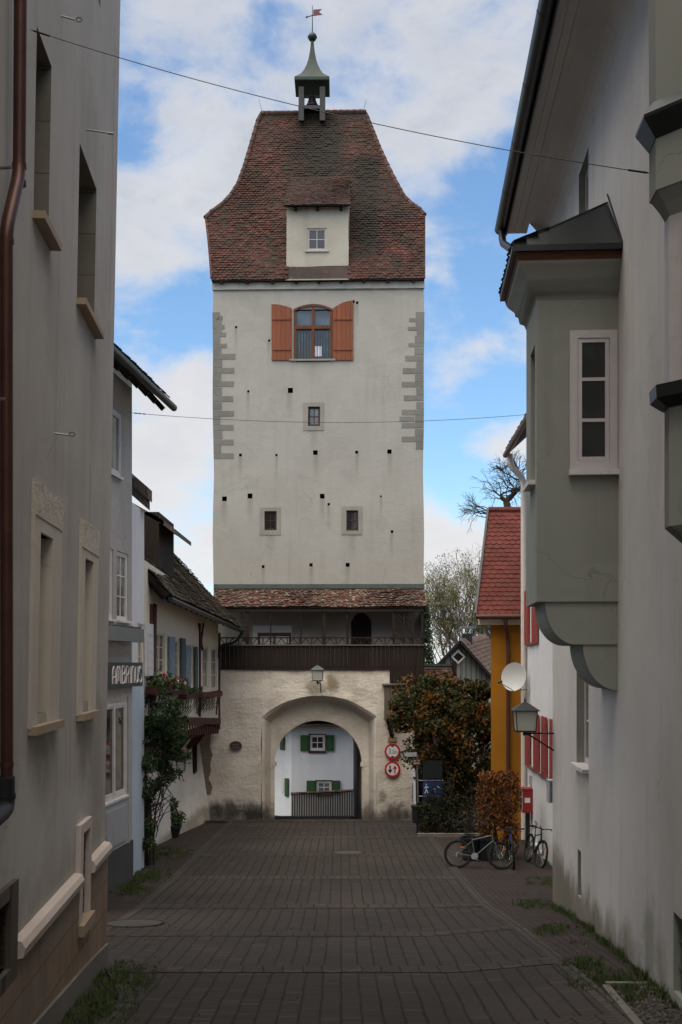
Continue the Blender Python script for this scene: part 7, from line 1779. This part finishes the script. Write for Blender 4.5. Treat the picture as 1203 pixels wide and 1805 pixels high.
# ---- wooden bay on the gatehouse's right corner
u0, u1, z0, z1 = rect(GF, 678, 712, 1208, 1268, .5); wb_ = thing('wooden_niche', 'weathered wooden bracketed box on the gate wall above the height limit sign', 'box', GF.p(u0, z0, 0))
mb = MB(); fbox(mb, GF, u0, u0+.28, z0, z1, .0, .55); fbox(mb, GF, u0+.28, u1, z0+.75, z0+.85, .45, .55); fbox(mb, GF, u0+.28, u1, z0, z0+.1, .0, .5); obj('boarding', mb, M['grey_wood'], wb_)
mb = MB(); fbox(mb, GF, u0-.08, u1+.1, z1, z1+.06, 0, .62); obj('lid', mb, M['grey_metal'], wb_)
mb = MB(); A = hit(GF, 684, 1268, .45); B = hit(GF, 692, 1299, .05); mb.bar(GF.p(A[0]+.02, A[1], .4), GF.p(B[0], B[1], .06), .13, .13); obj('strut', mb, M['timber'], wb_)
mb = MB(); a = rect(GF, 684, 700, 1300, 1307, .05); fbox(mb, GF, *a, .03, .1); obj('foot_board', mb, paint('yellowish_board', (.25, .19, .09), .7, .4), wb_)
# ---- sign post with signs, bin
sY = 37.9; SF = Fr((0, sY), (1, sY)); sp_ = thing('sign_post', 'thin grey pole carrying street signs beside the maple', 'sign post', (XW(737, sY), sY, g(sY)))
mb = MB(); mb.tube([(XW(735.5, sY), sY, ZW(1330, sY)), (XW(738.5, sY), sY, g(sY))], .035, 8)
for py in (1376, 1404): mb.tube([P(736, py, sY), P(782, py, sY)], .018, 6)
obj('pole', mb, M['grey_metal'], sp_)
mb = MB(); mb.prism([P(712, 1331, sY-.05), P(717, 1327, sY-.05), P(735, 1326, sY-.05), P(735, 1334, sY-.05), P(717, 1334.5, sY-.05)], (0, .03, 0)); obj('arrow_sign', mb, M['grey_paint'], sp_, fix=True)
mb = MB(); mb.box(P(728, 1349, sY-.05), P(741.5, 1338, sY-.02)); o = obj('name_plate', mb, paint('brown_plate', (.10, .06, .05), .6, .2), sp_); mb = MB()
for zz in (1341.5, 1345.5): mb.box(P(730, zz+.8, sY-.056), P(739.5, zz-.8, sY-.05))
obj('lettering', mb, M['cream_paint'], o)
mb = MB(); mb.box(P(746, 1373, sY-.05), P(780, 1341, sY-.02)); obj('grey_sign', mb, M['gutter'], sp_)
mb = MB(); mb.box(P(746, 1402, sY-.05), P(781, 1379, sY-.02)); o = obj('blue_sign', mb, paint('sign_blue', (.01, .04, .15), .45, .15), sp_)
mb = MB()
def sl_(a, b, w=1.6): 
    A, B = P(*a, sY-.056), P(*b, sY-.056); mb.bar(A, B, w*sY/F, .008, up=(0, 1, 0))
mb.lathe([(.02, -.004), (.02, .004)], P(752, 1383, sY-.056), 8, axis='y')
for a, b in (((752, 1385), (752, 1391.5)), ((752, 1391), (749.5, 1399)), ((752, 1391), (755, 1398.5)), ((752, 1386), (748.5, 1390)), ((752, 1386), (756, 1389)), ((766, 1390), (768, 1397)), ((771, 1386), (778, 1391)), ((769, 1391), (764, 1393))): sl_(a, b)
mb.lathe([(.015, -.004), (.015, .004)], P(766, 1387.5, sY-.056), 8, axis='y')
obj('pictogram', mb, wht, o)
mb = MB(); mb.box(P(745, 1440, sY-.05), P(784, 1407, sY-.02)); obj('dark_panel', mb, M['gutter'], sp_)
bc = V((XW(736, 37.6), 37.6, g(37.6))); bn_ = thing('litter_bin', 'dark litter bin at the foot of the sign pole', 'bin', bc); mb = MB(); mb.lathe([(.02, 0), (.03, .35), (.16, .38), (.19, .9), (.20, .92), (.17, .92), (.16, .6)], bc, 14); obj('bin_body', mb, M['gutter'], bn_)
mb = MB(); mb.lathe([(.205, .88), (.21, .95), (.19, .97)], bc, 14); obj('bin_rim', mb, M['black'], bn_)
M['lid'] = plaster('worn_cover', (.075, .068, .06), grain=40, bump=.4, streak=0)
# ---- manhole covers
for px, py, r_, lab in ((614, 1506, .42, 'dark round manhole cover in the middle of the street'), (236, 1632, .48, 'round manhole cover ringed with pale setts at the left edge')):
    Y = 20
    for _ in range(30): Y = (EYE-g(Y))*F/(py-1170)
    x = XW(px, Y); t = thing('manhole_cover', lab, 'manhole cover', (x, Y, g(Y)), 'manhole covers in the paving'); s_ = (g(Y+.5)-g(Y-.5))
    mb = MB(); n = 32; up = .05
    mb.prism([V((x+r_*cos(2*pi*k/n), Y+r_*sin(2*pi*k/n), g(Y)+s_*r_*sin(2*pi*k/n)+up)) for k in range(n)], (0, 0, -.05)); obj('lid', mb, M['lid'], t, fix=True)
    mb = MB(); mb.tube([V((x+(r_+.04)*cos(2*pi*k/n), Y+(r_+.04)*sin(2*pi*k/n), g(Y)+s_*(r_+.04)*sin(2*pi*k/n)+.035)) for k in range(n+1)], .022, 6, caps=False); obj('rim', mb, M['band'], t)
